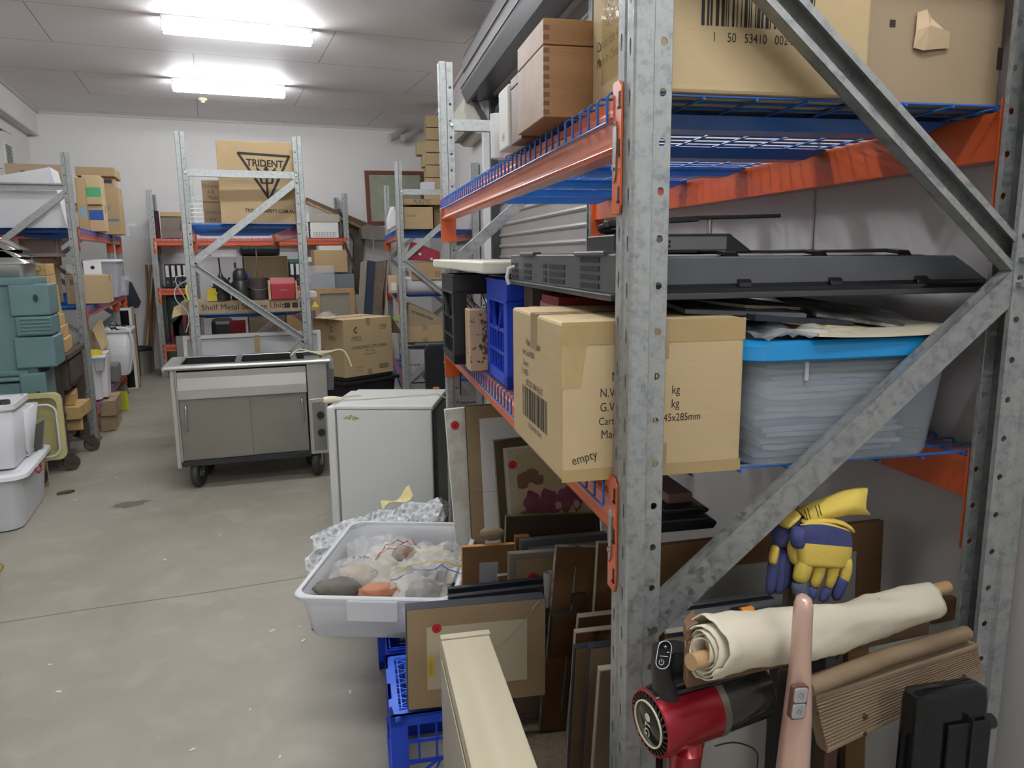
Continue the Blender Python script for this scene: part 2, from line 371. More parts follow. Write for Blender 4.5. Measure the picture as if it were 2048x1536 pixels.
# vent + left wall fixture
t=thing('wall_vent','white louvred vent grille high on the left wall','vent',G,(XL,10.9,2.74))
b=MB(); b.box(0,.02,-.16,.16,0,.26); b.build('vent_frame',WHP,t,bevel=.003)
b=MB()
for k in range(9): b.box(.018,.03,-.14,.14,.02+k*.025,.03+k*.025)
b.build('slats',mat('vent shadow',(120,118,116),.6),t)
t=thing('wall_heater','white box heater with slanted hood on the left wall','heater',G,(XL,9.45,2.6))
b=MB(); b.prism([(0,0),(.14,0),(.14,.42),(.26,.36),(.27,.38),(.12,.52),(0,.52)],-.45,.5,ax='y'); b.build('casing',WHT,t,bevel=.005)
b=MB(); b.box(.1,.2,-.4,.4,.39,.41); b.build('grille',BLK,t)
# pipes & hole at the ceiling, back wall
for k,(x0,x1,x2,y) in enumerate(((808,778,790,262),(836,805,822,262))):
    p=[G.at(x0,258,b=YB-.15),G.at(x0-8,264,b=YB-.2),G.at((x0+x1)/2,272,b=YB-.3),G.at(x1,276,b=YB-.36)]
    b=MB(G); b.tube(p,.055,14); b.solo('insulated_pipe',mat('pipe insulation',(196,192,186),.6),('white bent pipe leaving the ceiling, left one of two' if k==0 else 'white bent pipe leaving the ceiling, right one of two'),'pipe',G,(p[0].x,p[0].y,p[0].z),group='pipes by the ceiling',smooth=True)
# framed map on the back wall
x0,x1,z0,z1=G.rect(733,342,850,450,YB-.03)
t=thing('framed_map','large faded map in a red-brown frame on the back wall','picture',G,((x0+x1)/2,YB-.025,z0),tilt=Matrix.Rotation(R(-1),4,'Y'))
w=(x1-x0)/2; h=z1-z0
b=MB(); b.frame(-w,w,0,h,.06,-.02,.02,M=Matrix.Rotation(R(90),4,'X')); b.build('picture_frame',mat('red-brown wood',(120,66,48),.5),t,bevel=.004)
b=MB(); b.box(-w+.05,w-.05,-.002,.004,.05,h-.05); b.build('map_sheet',mat('faded map',(170,176,158),.35,0,(146,150,128),5,stretch=(1,1,1)),t)
b=MB(); b.box(w*.62,w+.1,-.03,.0,-.9,.05) 
# ================= RACKS =================
UPH=2.5
def strip(mb,P0,P1,nrm_hole,pitch,ncell,hw,hh,off,shape,z0=0):
    """vertical strip between plan points P0,P1 with a hole per pitch"""
    P0=Vector((*P0,0));P1=Vector((*P1,0)); w=(P1-P0).length; u=(P1-P0)/w
    for k in range(ncell):
        zc=z0+k*pitch; 
        if shape is None: continue
        N_=8
        if shape=='o': H=[(hw*math.cos(2*math.pi*(i+.5)/N_),hw*math.sin(2*math.pi*(i+.5)/N_)) for i in range(N_)]
        else: H=[(hw,hh*.45),(hw*.5,hh),(-hw*.5,hh),(-hw,hh*.45),(-hw,-hh*.45),(-hw*.5,-hh),(hw*.5,-hh),(hw,-hh*.45)]
        cz=pitch/2+off*pitch
        B=[(w/2,pitch*.5+.0),(w/2*.4,None),(-w/2*.4,None),(-w/2,pitch*.5),(-w/2,pitch*.5),(-w/2*.4,None),(w/2*.4,None),(w/2,pitch*.5)]
        q=lambda a,z: P0+u*(w/2+a)+Vector((0,0,zc+z))
        t=pitch;h2=cz
        OB=[(w/2,h2+hh*.5),(w/2*.4,t),(-w/2*.4,t),(-w/2,h2+hh*.5),(-w/2,h2-hh*.5),(-w/2*.4,0),(w/2*.4,0),(w/2,h2-hh*.5)]
        HV=[mb._v(q(a,cz+z)) for a,z in H]; OV=[mb._v(q(a,z)) for a,z in OB]
        for i in range(8): 
            j=(i+1)%8; mb.face([OV[i],OV[j],HV[j],HV[i]])
        c={ (1):(w/2,t),(2):(-w/2,t),(5):(-w/2,0),(6):(w/2,0)}
        cv={i:mb._v(q(*c[i])) for i in c}
        mb.face([OV[0],cv[1],OV[1]]); mb.face([OV[2],cv[2],OV[3]]); mb.face([OV[4],cv[5],OV[5]]); mb.face([OV[6],cv[6],OV[7]])
UPM={}
def upright_mesh(h,fine):
    k=(h,fine)
    if k in UPM: return UPM[k]
    mb=MB(); n=int(round(h/.0762)); H=n*.0762
    def plain(a,b): mb.poly([(*a,0),(*b,0),(*b,H),(*a,H)])
    for sg in (1,-1):
        P=[(.066,.020),(.066,.028),(.036,.028),(.031,.0375),(.003,.0375),(0,.0345),(0,.006),(.004,.003),(.004,0)]
        P=[(x,y*sg) for x,y in P]
        for i,(a,c) in enumerate(zip(P,P[1:])):
            if i==1: strip(mb,a,c,0,.0762,n,.0065,.0065,0,'o')
            elif i==5: strip(mb,a,c,0,.0762,n,.0038,.013,(.12 if sg>0 else -.1),'r')
            else: plain(a,c)
    bmesh.ops.remove_doubles(mb.bm,verts=mb.bm.verts[:],dist=1e-4)
    me=bpy.data.meshes.new('upright'); mb.bm.to_mesh(me); mb.bm.free(); me.materials.append(GALV); UPM[k]=me
    return me
def part_from(me,name,par,x=0,y=0,z=0,rot=0):
    o=bpy.data.objects.new(name,me); COL.objects.link(o); o.parent=par; o.location=(x,y,z); o.rotation_euler=(0,0,rot); WM[o.name]=WM[par.name]; return o
def wires_deck(y0,y1,D,z,pitch=.05,r=.0026,n=5):
    mb=MB(); k=int((y1-y0)/pitch); p=(y1-y0)/k; xf=-.012; xb=D+.012; i=0
    while i<k:
        ya=y0+(i+.25)*p; yb=ya+p*.5
        for xe in (0,):
            mb.tube([(xf,ya,z-.05),(xf,ya,z-.006),(xf+.006,ya,z),(xb-.006,ya,z),(xb,ya,z-.006),(xb,ya,z-.05)],r,n,cap=False)
        i+=1
    for x,zz in [(xf-.004,z-.05),(xb+.004,z-.05)]+[(.06+j*(D-.12)/7,z-.005) for j in range(8)]:
        mb.tube([(x,y0+.003,zz),(x,y1-.003,zz)],r,n)
    return mb
def rack(name,label,F,base,rot,L,D,levels,braces,h=UPH,fine=False,tops=True,bays=None,pitch=.05,nch=3,rear=True,group='pallet racks'):
    t=thing(name,label,'rack',F,base,rot,group=group); W=.075; me=upright_mesh(h,fine); n=0
    bays=bays or [L]; ys=[0]
    for bl in bays: ys.append(ys[-1]+W+bl)
    for fi,y in enumerate(ys):
        for x,ro in ((0,0),(D,math.pi)):
            o=part_from(me,'upright',t,x,y+W/2,0.004,ro)
            if fine and fi==0: q=o.modifiers.new('s','SOLIDIFY'); q.thickness=.0022; q.offset=0
            f=MB(); f.box(-.02,.09,-.06,.06,0,.005); f.box(-.004,0,-.04,.04,0,.09); fm=f.build('foot_plate',ZINC,o); 
        for a in (braces if not (fine and fi==1) else BR):
            x0,z0,x1,z1=a; x0=x0*(D-.10)+.05; x1=x1*(D-.10)+.05
            b=MB(); yb_=y+(W/2 if not fine else .027); p=Vector((x0,yb_,z0)); q=Vector((x1,yb_,z1)); d=(q-p).normalized(); s=Vector((0,1,0)); u=s.cross(d)
            # channel: web at -y side for diagonals opening to +y or -y
            sg=-1 if (z1<z0)!=(x1<x0) else 1
            if z0==z1: sg=1
            Mx=Matrix(((d.x,s.x,u.x,p.x),(d.y,s.y,u.y,p.y),(d.z,s.z,u.z,p.z),(0,0,0,1))); Ln=(q-p).length
            b.box(0,Ln,-sg*.014-.001,-sg*.014+.001,-.026,.026,M=Mx); b.box(0,Ln,-.014,.014,.024,.026,M=Mx); b.box(0,Ln,-.014,.014,-.026,-.024,M=Mx)
            b.box(0,Ln,sg*.014-.001,sg*.014+.001,.014,.026,M=Mx); b.box(0,Ln,sg*.014-.001,sg*.014+.001,-.026,-.014,M=Mx)
            o=b.build('brace',GALV2,t)
            for e in (p+d*.004,q-d*.004):
                bb=MB(); bb.tube([(e.x,y-.002,e.z),(e.x,y+W+.002,e.z)],.008,6); bb.build('bolt',ZINC,o)
    for z in levels:
        for bi,bl in enumerate(bays):
            ya=ys[bi]+W; yb=ya+bl
            for x,sx in ((0,1),(D,-1)):
                if not rear and sx<0: continue
                P=[(.004,-.008),(.046,-.008),(.046,-.098),(.0,-.098),(-.005,-.09),(.003,-.078),(.003,-.046),(-.003,-.04),(-.003,-.03),(.004,-.024)]
                b=MB(); b.prism([(x+sx*a,z+c) for a,c in P],ya+.004,yb-.004,ax='y'); o=b.build('beam',ORNG,t,bevel=.0015)
                for y,e in ((ya,1),(yb,-1)):
                    c=MB(); c.box(min(x-sx*.004,x+sx*.062),max(x-sx*.004,x+sx*.062),min(y,y+e*.004),max(y,y+e*.004),z-.20,z+.012)
                    xx=x-sx*.0035; ww=.0035
                    Pl=[(y+e*.004,z-.2),(y+e*.004,z+.012),(y-e*.022,z+.012),(y-e*.036,z-.0),(y-e*.036,z-.185),(y-e*.03,z-.2)]
                    c.prism(Pl,min(xx-ww,xx),max(xx-ww,xx),ax='x')
                    co=c.build('beam_connector',ORNG,o)
                    s=MB(); s.m=0
                    for zz in (.0,-.075,-.15):
                        s.box(x-sx*.0074-.0002,x-sx*.0074+.0002,y-e*.028-.004,y-e*.028+.004,z+zz-.03,z+zz-.006)
                        s.bar((x-sx*.009,y-e*.0275,z+zz-.031),(x-sx*.004,y-e*.0275,z+zz-.031),.010,.004)
                    s.build('hook_slot',mat('slot shadow',(20,18,18),.7),o)
                    if fine or sx>0:
                        s=MB(); s.prism([(y-e*.004,z-.055),(y-e*.012,z-.05),(y-e*.02,z-.06),(y-e*.02,z-.10),(y-e*.016,z-.14),(y-e*.008,z-.15),(y-e*.004,z-.11)],min(x-sx*.0095,x-sx*.0075),max(x-sx*.0095,x-sx*.0075),ax='x')
                        s.tube([(x-sx*.013,y-e*.012,z-.125),(x-sx*.009,y-e*.012,z-.125)],.005,8); s.build('safety_clip',ZINC,o)
            npn=2 if bl>1.5 else 1
            for k in range(npn):
                y0=ya+(yb-ya)*k/npn+.006; y1=ya+(yb-ya)*(k+1)/npn-.006
                b=wires_deck(y0,y1,D,z,pitch); o=b.build('wire_deck',BLUE,t)
                for j in range(nch):
                    yc=y0+(y1-y0)*(j+.42)/nch
                    c=MB(); c.loft([[(x,yc-.035,z-.008),(x,yc+.035,z-.008),(x,yc+.030,z-zz),(x,yc-.030,z-zz)] for x,zz in ((.05,.012),(.11,.034),(D-.11,.034),(D-.05,.012))]); c.build('support_channel',BLUE,o)
    return t
BR=[(0,2.235,1,2.235),(1,2.19,0,1.58),(0,1.57,1,.965),(1,.955,0,.35),(0,.14,1,.14)]
BRN=[(0,2.2,1,1.60),(1,1.56,0,.955),(0,.12,1,.12),(0,2.235,1,2.235)]
BRL=[(0,2.235,1,2.235),(0,2.19,1,1.58),(1,1.57,0,.965),(0,.955,1,.35),(0,.14,1,.14)]
T0=.445; S0=1.166; DN=.815
rack('pallet_rack','galvanised pallet rack with orange beams nearest the camera',N,(T0,S0,0),0,2.475,DN,[1.885,1.215],BRN,fine=True)
rack('pallet_rack','galvanised pallet rack past the roller door holding the red case',N,(T0+.01,7.58,0),0,2.48,.82,[1.875,1.235,.33],BR,pitch=.07)
rack('pallet_rack','galvanised pallet rack behind the steel trolley with the trident carton on top',G,(-.17,6.1,0),0,2.47,.885,[1.875,1.19],BR,pitch=.07)
rack('pallet_rack','galvanised pallet rack along the left wall with cartons on top',G,(-1.05,11.1,0),math.pi,2.47,.86,[1.89,1.20,.31],BRL,bays=[.86,2.47],pitch=.07)
rack('pallet_rack','galvanised pallet rack across the back wall with box files',G,(1.93,11.3,0),R(90),2.5,.84,[1.885,1.22,.45],BRL,pitch=.07)
# ================= generic goods =================
def faces(w,d,h):
    V=Vector
    return {'f':(V((-w/2,-d/2,0)),V((1,0,0)),V((0,0,1)),w,h),'l':(V((-w/2,d/2,0)),V((0,-1,0)),V((0,0,1)),d,h),
            'r':(V((w/2,-d/2,0)),V((0,1,0)),V((0,0,1)),d,h),'b':(V((w/2,d/2,0)),V((-1,0,0)),V((0,0,1)),w,h),'t':(V((-w/2,-d/2,h)),V((1,0,0)),V((0,1,0)),w,d)}
def carton(label,F,c,w,d,h,m=None,rot=0,prints=(),tape='t',name='cardboard_box',cat='carton',group=None,mark=None,bev=.004,tilt=None,flaps=False,tapem=None):
    """c: centre of the base; prints: (face, x01, y01, text or kind, size, ...)"""
    m=m or CARD; t=thing(name,label,cat,F,c,rot,group,tilt)
    b=MB(); n=3
    b.box(-w/2,w/2,-d/2,d/2,0,h); b.build('box_body',m,t,bevel=bev)
    fc=faces(w,d,h)
    b=MB(); b.box(-w/2+.004,w/2-.004,-.0012,.0012,h-.001,h+.0008); b.build('flap_seam',mat('carton seam',(92,74,50),.9),t)
    if tape:
        b=MB(); s=min(.025,d*.12)
        b.box(-w/2-.0006,w/2+.0006,-s,s,h+.0006,h+.0014)
        for sx in (-1,1): b.box(min(sx*w/2,sx*(w/2+.001)),max(sx*w/2,sx*(w/2+.001)),-s,s,h-min(.07,h*.3),h+.001)
        b.build('packing_tape',tapem or TAPE,t)
        if 'f' in tape:
            for z0,z1 in ((h-min(.07,h*.3),h+.001),(0,min(.06,h*.25))): b=MB(); b.box(-s,s,-d/2-.001,-d/2,z0,z1); b.build('packing_tape',tapem or TAPE,t)
    if prints:
        b=MB()
        for p in prints:
            o,u,v,W_,H_=fc[p[0]]; q=o+u*(W_*p[1])+v*(H_*p[2]); k=p[3]; sz=p[4]
            if k=='#bar': b.bars(q,u,v,sz,p[5],seed=int(sz*1e4))
            elif k=='#box':
                a,c_=sz,p[5]; e=.004*(1 if sz<.12 else 1.5)
                b.decal(q,u,v,-a/2,a/2,-c_/2,-c_/2+e);b.decal(q,u,v,-a/2,a/2,c_/2-e,c_/2);b.decal(q,u,v,-a/2,-a/2+e,-c_/2,c_/2);b.decal(q,u,v,a/2-e,a/2,-c_/2,c_/2)
            elif k=='#fill': b.decal(q,u,v,-sz/2,sz/2,-p[5]/2,p[5]/2)
            else:
                uu,vv=u,v
                if len(p)>6 and p[6]: a=p[6]; uu=u*math.cos(a)+v*math.sin(a); vv=v*math.cos(a)-u*math.sin(a)
                b.text(k,sz,q,uu,vv,p[5] if len(p)>5 else 0,sx=.8)
        b.build('printed_text',mark or INK,t)
    return t
# ---- upper shelf of the near rack ----
ZU=1.888; ZL=1.218
t=carton('upper kraft carton marked with a barcode and carton size, beside the near upright',N,(.702,1.3785,ZU),.432,.255,.37,prints=[
    ('l',.42,.50,'N.W.',.026),('l',.42,.42,'G.W.',.026),('l',.5,.33,'Carton size: 415x345x',.026),('l',.36,.25,'Made In China',.026),
    ('f',.50,.47,'#bar',.215,.13),('f',.50,.245,'1    50   53410   0024   7',.0215)],tape='t',bev=.006)
b=MB(); b.grid(4,6,lambda u,v:(-.2170,-.06+.13*u,.05+.30*v+.0)); b.build('clear_tape',mat('glossy clear tape',(206,180,126),.08,bump=.8,bs=30,alpha=.5),t)
t=carton('large plain brown carton with a torn patch on the upper shelf',N,(1.065,1.46,ZU),.335,.34,.42,m=CARD2,tape=None,prints=[('f',.86,.93,'SAN',.03,0,math.pi)],mark=INKB)
b=MB(); o=Vector((.0,-.172,.10)); b.loft([[o+Vector((x,-.001-yy,z)) for x,yy,z in r] for r in ([(-.03,0,.0),(-.01,.006,-.004),(.02,.004,.002),(.045,0,.004)],[(-.03,.006,.03),(-.01,.016,.034),(.02,.012,.03),(.04,.01,.03)],[(-.026,0,.062),(-.012,.004,.066),(.0,.003,.052),(.03,0,.034)])],False,False,False); b.build('torn_patch',mat('torn card',(206,180,146),.85),t,solid=.002,jit=.002)
for q in ((-.08,-.068,-.1705,-.1695,.135,.148),(.158,.17,-.1705,-.1695,.07,.11)):
    b=MB(); b.box(*q); b.build('hand_hole',mat('hole dark',(60,48,36),.9),t)
WD=mat('varnished box wood',(158,120,82),.5,0,(126,90,58),9,stretch=(.18,1,1.6),bump=.12,bs=50,bstretch=(.2,1,4),spec=.3)
WD2=mat('end grain joint',(104,66,42),.5,0,(90,56,36),30)
t=thing('wooden_box','varnished finger-jointed wooden box on the upper shelf edge','wooden box',N,(.387,1.51,ZU))
b=MB(); b.box(0,.2,0,.235,0,.135); b.build('box_body',WD,t,bevel=.002)
b=MB(); b.box(0,.2,0,.235,.1365,.185); b.build('lid',WD,t,bevel=.002)
b=MB()
for k in range(8):
    z=.006+k*.0165; b.box(-.0004,.012,-.0006,.002,z,z+.0085)
for z in (.145,.163): b.box(-.0004,.012,-.0006,.002,z,z+.009)
b.build('finger_joint',WD2,t)
t=thing('wooden_box','second wooden box standing behind the finger-jointed one','wooden box',N,(.405,1.79,ZU))
b=MB(); b.box(0,.18,0,.12,0,.13); b.build('box_body',WD2,t,bevel=.002)
b=MB(); b.box(0,.18,0,.12,.1315,.155); b.build('lid',WD2,t,bevel=.002)
t=carton('small white carton beyond the wooden boxes on the upper shelf',N,(.46,1.98,ZU),.12,.12,.15,m=mat('white carton',(214,214,208),.6),tape=None,prints=[('f',.5,.16,'K',.02),('l',.5,.2,'HA',.03)],mark=RED)
t=thing('caulking_gun','white tube with a black hooked handle leaning on the white carton','tool',N,(.42,2.16,ZU))
b=MB(); b.cyl((0,0,0),(0,0,.12),.02); b.build('tube',WHP,t,smooth=True)
b=MB(); b.tube([(0,0,.12),(0,0,.135),(.012,0,.15),(.03,0,.15),(.036,0,.13)],.006,8); b.build('hook',BLK,t,smooth=True)
# ---- lower shelf ----
tc2=carton('taped kraft carton marked empty on the lower shelf, beside the near upright',N,(.5225,1.449,ZL),.345,.412,.285,tape='f',bev=.006,prints=[
    ('f',.41,.655,'Model Supply',.0235),('f',.42,.555,'N.W.                   kg',.0225),('f',.42,.465,'G.W.                   kg',.0225),('f',.478,.375,'Carton size: 415x345x285mm',.0200),('f',.36,.29,'Made In China',.0225),
    ('f',.12,.15,'empty',.024,0,.22),('l',.48,.78,'Made in Monopoly',.020),('l',.38,.70,'Item Code 90058',.018),('l',.33,.62,'Quantity 1',.017),('l',.3,.55,'P.L. 90E35',.018),('l',.5,.48,'B/CODE 7894-96-3X7',.019),
    ('l',.5,.33,'#bar',.21,.065),('l',.5,.17,'1 50 03341 001 0254 2',.016)])
b=MB(); b.box(-.1730,.1730,-.2068,-.2060,.245,.2855); b.build('clear_tape',mat('tape band',(172,148,104),.2),tc2)
b=MB(); b.box(-.1730,.1730,-.2068,-.2060,-.0005,.022); b.build('clear_tape',mat('tape band',(172,148,104),.2),tc2)
b=MB(); b.grid(6,8,lambda u,v:(-.1735+.05*u*(1-.3*v),-.2072-.001*abs(noise.noise(Vector((u*4,v*6,1)))),.28-.11*v)); b.build('loose_tape',mat('glossy clear tape',(206,180,126),.08,bump=.8,bs=30,alpha=.5),tc2)
BOARD=mat('yellowed paper',(206,200,180),.7)
t=thing('storage_tub','clear tub with a bright blue lid full of folded papers on the lower shelf','storage tub',N,(.925,1.447,ZL))
b=MB(); secs=[]
for z,e in ((0,.0),(.01,.003),(.205,.02)):
    secs.append([(x,y,z) for x,y in b.rrect(-.20-e,.20+e,-.19-e,.19+e,.045,5)])
b.loft(secs,True,False); b.build('tub_body',mat('clear tub plastic',(196,206,214),.3,alpha=.30),t,smooth=True,solid=.002)
b=MB(); secs=[]
for z,e in ((.203,.034),(.207,.038),(.232,.036),(.24,.028),(.24,.012),(.232,.008)):
    secs.append([(x,y,z) for x,y in b.rrect(-.20-e,.20+e,-.19-e,.19+e,.05,5)])
b.loft(secs,False,True); b.build('lid',mat('blue tub lid',(34,142,206),.3,alpha=.93),t,smooth=True)
b=MB(); b.box(-.11,-.103,-.2145,-.211,.165,.2); b.build('latch_rib',FROST,t)
PCOL=[mat('paper %d'%i,c,.7) for i,c in enumerate(((176,182,196),(150,168,190),(190,192,200),(140,150,176),(168,184,186),(120,132,160)))]
g=random.Random(3)
for k in range(15):
    b=MB(); z=.006+k*.0125; dx=g.uniform(-.02,.02); n=9
    b.loft([[(-.165+dx+.30*i/n,-.165+g.uniform(0,.004),z+g.uniform(0,.004)),(-.165+dx+.30*i/n,.16,z+.002),(-.165+dx+.30*i/n,.16,z+.009),(-.165+dx+.30*i/n,-.165,z+.011+g.uniform(-.002,.002))] for i in range(n+1)])
    b.X=Matrix(); q=b.solo('paper_bundle',PCOL[g.randrange(6)],'folded paper bundle stacked inside the clear tub with blue lid','papers',N,(.925,1.447,ZL),g.uniform(-.03,.03),group='papers in the blue-lid tub')
# papers on top of the tub
def sheet(name,label,cat,F,c,w,d,th,m,rot=0,curl=.0,tiltx=0,tilty=0,group=None,parts=None):
    b=MB(); n=8
    b.loft([[(-w/2+w*i/n,-d/2,curl*((i/n-.5)**2)*4),(-w/2+w*i/n,d/2,curl*((i/n-.5)**2)*4*.6),(-w/2+w*i/n,d/2,curl*((i/n-.5)**2)*4*.6+th),(-w/2+w*i/n,-d/2,curl*((i/n-.5)**2)*4+th)] for i in range(n+1)])
    M=F.M@Matrix.Translation(c)@Matrix.Rotation(rot,4,'Z')@Matrix.Rotation(tiltx,4,'X')@Matrix.Rotation(tilty,4,'Y')
    o=b.build(name,m); o.matrix_world=M; tag(o,label,cat,group); return o
PHOTO=mat('black and white photograph',(60,60,62),.35,0,(176,174,166),16,sharp=.5)
sheet('folder','buff card folder lying lowest on the blue tub lid','folder',N,(.99,1.36,1.462),.36,.30,.006,mat('buff card',(202,194,170),.7),.05,.006)
sheet('photograph','large black and white mounted photograph leaning on the blue lid','photograph',N,(1.05,1.42,1.485),.30,.22,.006,PHOTO,-.10,0,R(8),R(9))
sheet('folder','cream card mount under the mounted photograph','folder',N,(.97,1.42,1.478),.27,.26,.008,mat('cream mount',(190,178,146),.7),-.2,0,R(6),R(8))
sheet('magazine','dark blue magazine with pale page edges above the blue lid','magazine',N,(.83,1.42,1.492),.24,.26,.010,mat('dark cover',(36,40,52),.4),.15,0,R(4),R(5))
sheet('magazine','dark grey brochure below the blue magazine above the carton','magazine',N,(.74,1.42,1.507),.24,.24,.008,mat('grey cover',(88,90,96),.4),-.1,0,R(3),R(3))
sheet('magazine','pale brochure topmost under the black panel unit','magazine',N,(.82,1.48,1.508),.22,.22,.006,BOARD,.3,0,R(2),R(4))
b=MB(); b.grid(14,9,lambda u,v:(.72+.19*u,1.205+.14*v,1.463+.03*abs(math.sin(7*u+3*v)*math.cos(5*v-2*u))*(1-abs(2*u-1)*.6))); b.F=N
b.solo('plastic_sleeve',FILM,'crumpled clear plastic sleeve on the left end of the blue lid','plastic bag',N,(.80,1.26,1.462),smooth='full')
# black panel unit with vents
t=thing('panel_unit','large black plastic panel unit with vent slots lying across cartons','appliance',N,(.45,1.28,1.535))
b=MB(); b.loft([[(.0,0.,0),(.0,.93,0),(.0,.93,.012),(.0,0,.012)],[(.82,0,0),(.82,.93,0),(.82,.93,.012),(.82,0,.012)]]); b.build('base_tray',mat('grey metal tray',(74,76,78),.4,.5),t,bevel=.002)
b=MB(); b.prism([(.012,.012),(.82,.012),(.76,.05),(.72,.074),(.06,.078),(.03,.086),(.012,.084)],.01,.92,ax='y'); b.build('housing',mat('dark grey plastic',(74,76,80),.4,0,(82,84,88),5,bump=.1,bs=200),t,bevel=.003)
GP=mat('dark grey plastic',(60,62,66),.4)
for y0,y1,n in ((.10,.22,4),(.34,.47,3),(.50,.53,3),(.66,.74,3),(.82,.90,3)):
    for k in range(n): b=MB(); b.box(.0105,.0125,y0,y1,.018+k*.0165,.028+k*.0165); b.build('vent_slot',mat('vent black',(22,22,24),.8),t)
for y0,y1 in ((.06,.25),(.62,.78)): b=MB(); b.box(.006,.03,y0,y1,.08,.09); b.build('raised_edge',GP,t,bevel=.003)
for k in range(3):
    b=MB(); x=.25+k*.19; b.loft([[(x-.0,y,z),(x+.028,y,z),(x+.028,y+.002,z+.008),(x,y+.002,z+.008)] for y,z in ((-.001,.02),(.03,.046),(.062,.077),(.10,.081),(.5,.081))]); b.build('rib',BLKG,t,bevel=.002)
b=MB(); b.loft([[(.03,.0,.012),(.82,.0,.012),(.80,.0,.02),(.03,.0,.02)],[(.03,.06,.074),(.74,.06,.068),(.70,.08,.076),(.03,.08,.080)]]); b.build('bevelled_front',BLKG,t)
b=MB(); b.tube([(-.006,.86,.0),(-.012,.86,.02),(-.006,.86,.045),(.01,.86,.05)],.006,8); b.build('cord_end',WHP,t,smooth=True)
# router with antenna arms on the panel
t=thing('network_box','black box with grey front and folded antenna arm on the panel unit','electronics',N,(.62,1.46,1.618))
b=MB(); b.prism([(-.10,0),(.21,0),(.16,.035),(.155,.04),(-.10,.04)],0,.18,ax='y'); b.build('housing',BLK,t,bevel=.003)
b=MB(); b.box(-.09,.145,-.001,.0,.008,.034); b.build('front_plate',mat('grey plate',(128,130,132),.4),t)
b=MB(); 
for x,z in ((.0,.012),(.012,.012),(.0,.021),(.012,.021),(-.015,.017)): b.box(x,x+.008,-.0022,-.001,z,z+.006)
b.build('port',BLK,t)
b=MB(); b.bar((-.10,.05,.062),(.10,.05,.072),.03,.012); b.bar((.09,.05,.074),(.29,.05,.078),.028,.008); b.build('antenna_arm',BLK,t,bevel=.002)
b=MB(); b.cyl((.0,.05,.04),(.0,.05,.065),.006); b.build('hinge_post',ZINC,t); b=MB(); b.cyl((.13,.05,.038),(.13,.05,.073),.006); b.build('hinge_post',ZINC,t)
t=thing('black_headset','tangle of black cable behind the near upright','cable',N,(.62,1.75,1.622))
b=MB(); b.tube([(.05*math.cos(a*.9)*(1+.2*math.sin(a)),.05*math.sin(a),.015+.05*(a/12)) for a in [i*.4 for i in range(34)]],.009,8); b.build('cable_loop',BLK,t,smooth=True)
# cream slab, crates, metal box
b=MB(N); b.box(.36,.62,2.245,3.72,1.567,1.597); b.solo('padded_board','cream padded board lying across the black and blue crates','board',N and 'board' if 0 else 'board',N,(.49,2.95,1.567),bevel=.006) if 0 else None
b=MB(N); b.box(.385,.66,2.25,3.66,1.563,1.60); b.solo('padded_board',mat('cream vinyl',(222,222,206),.5),'cream padded board lying across the black and blue crates','board',N,(.52,2.95,1.563),bevel=.006)
def milk_crate(label,F,c,rot,m,w=.36,d=.36,h=.30,group=None,style=0):
    t=thing('milk_crate',label,'crate',F,c,rot,group)
    b=MB(); b.frame(-w/2,w/2,-d/2,d/2,.012,h-.028,h); b.frame(-w/2-.004,w/2+.004,-d/2-.004,d/2+.004,.01,h-.004,h); b.frame(-w/2-.004,w/2+.004,-d/2-.004,d/2+.004,.01,h-.07,h-.064); b.frame(-w/2,w/2,-d/2,d/2,.012,h-.07,h-.028); b.build('rim',m,t)
    b=MB(); b.frame(-w/2,w/2,-d/2,d/2,.01,0,.035)
    for k in range(1,6): x=-w/2+w*k/6; b.box(x-.003,x+.003,-d/2+.01,d/2-.01,.004,.012); y=-d/2+d*k/6; b.box(-w/2+.01,w/2-.01,y-.003,y+.003,.004,.012)
    b.build('grid_base',m,t)
    for sx in (-1,1):
        for sy in (-1,1):
            b=MB(); b.prism([(sx*w/2,sy*d/2),(sx*(w/2-.05),sy*d/2),(sx*(w/2-.05),sy*(d/2-.008)),(sx*(w/2-.012),sy*(d/2-.012)),(sx*(w/2-.008),sy*(d/2-.05)),(sx*w/2,sy*(d/2-.05))],.0,h-.06); b.build('corner_post',m,t)
    for a in range(4):
        ang=a*math.pi/2; L_=(w if a%2==0 else d); e=(d if a%2==0 else w)/2
        M=Matrix.Rotation(ang,4,'Z')@Matrix.Translation((0,-e+.004,0)); b=MB(); b.X=M; q=L_/2-.05
        for s in (-1,1):
            b.bar((s*q,0,h-.075),(s*q*.35,0,h*.52),.004,.012,up=(0,1,0)); b.bar((s*q*.55,0,h-.07),(s*q*.3,0,h*.52),.004,.008,up=(0,1,0))
        b.box(-q,q,-.003,.003,h*.50,h*.50+.012); b.box(-q,q,-.003,.003,h*.28,h*.28+.01)
        for k in range(-2,3): b.box(k*q/2.6-.003,k*q/2.6+.003,-.003,.003,.03,h*.51)
        b.build('side_lattice',m,t)
    return t
milk_crate('upright blue crate on the lower shelf between rusty box and carton',N,(.64,2.38,ZL),0,CRATE,.38,.34,.325)
milk_crate('black crate on the lower shelf under the cream padded board',N,(.54,2.92,ZL),0,CRATEK,.36,.34,.33)
t=thing('metal_box','chipped beige metal box with a top clasp between the crates','metal box',N,(.47,2.62,ZL))
RB=mat('chipped beige paint',(186,158,124),.5,0,(74,52,42),42,sharp=.93,mid=.62,bump=.15,bs=40)
RBr=mat('rusty patch',(84,60,50),.8,0,(176,150,120),60,sharp=.8)
b=MB(); b.box(-.08,.12,-.05,.05,0,.215); b.build('box_body',RB,t,bevel=.004)
b=MB(); b.decal((0,-.05,0),(1,0,0),(0,0,1),-.035,.1,.04,.175); b.build('worn_patch',RBr,t)
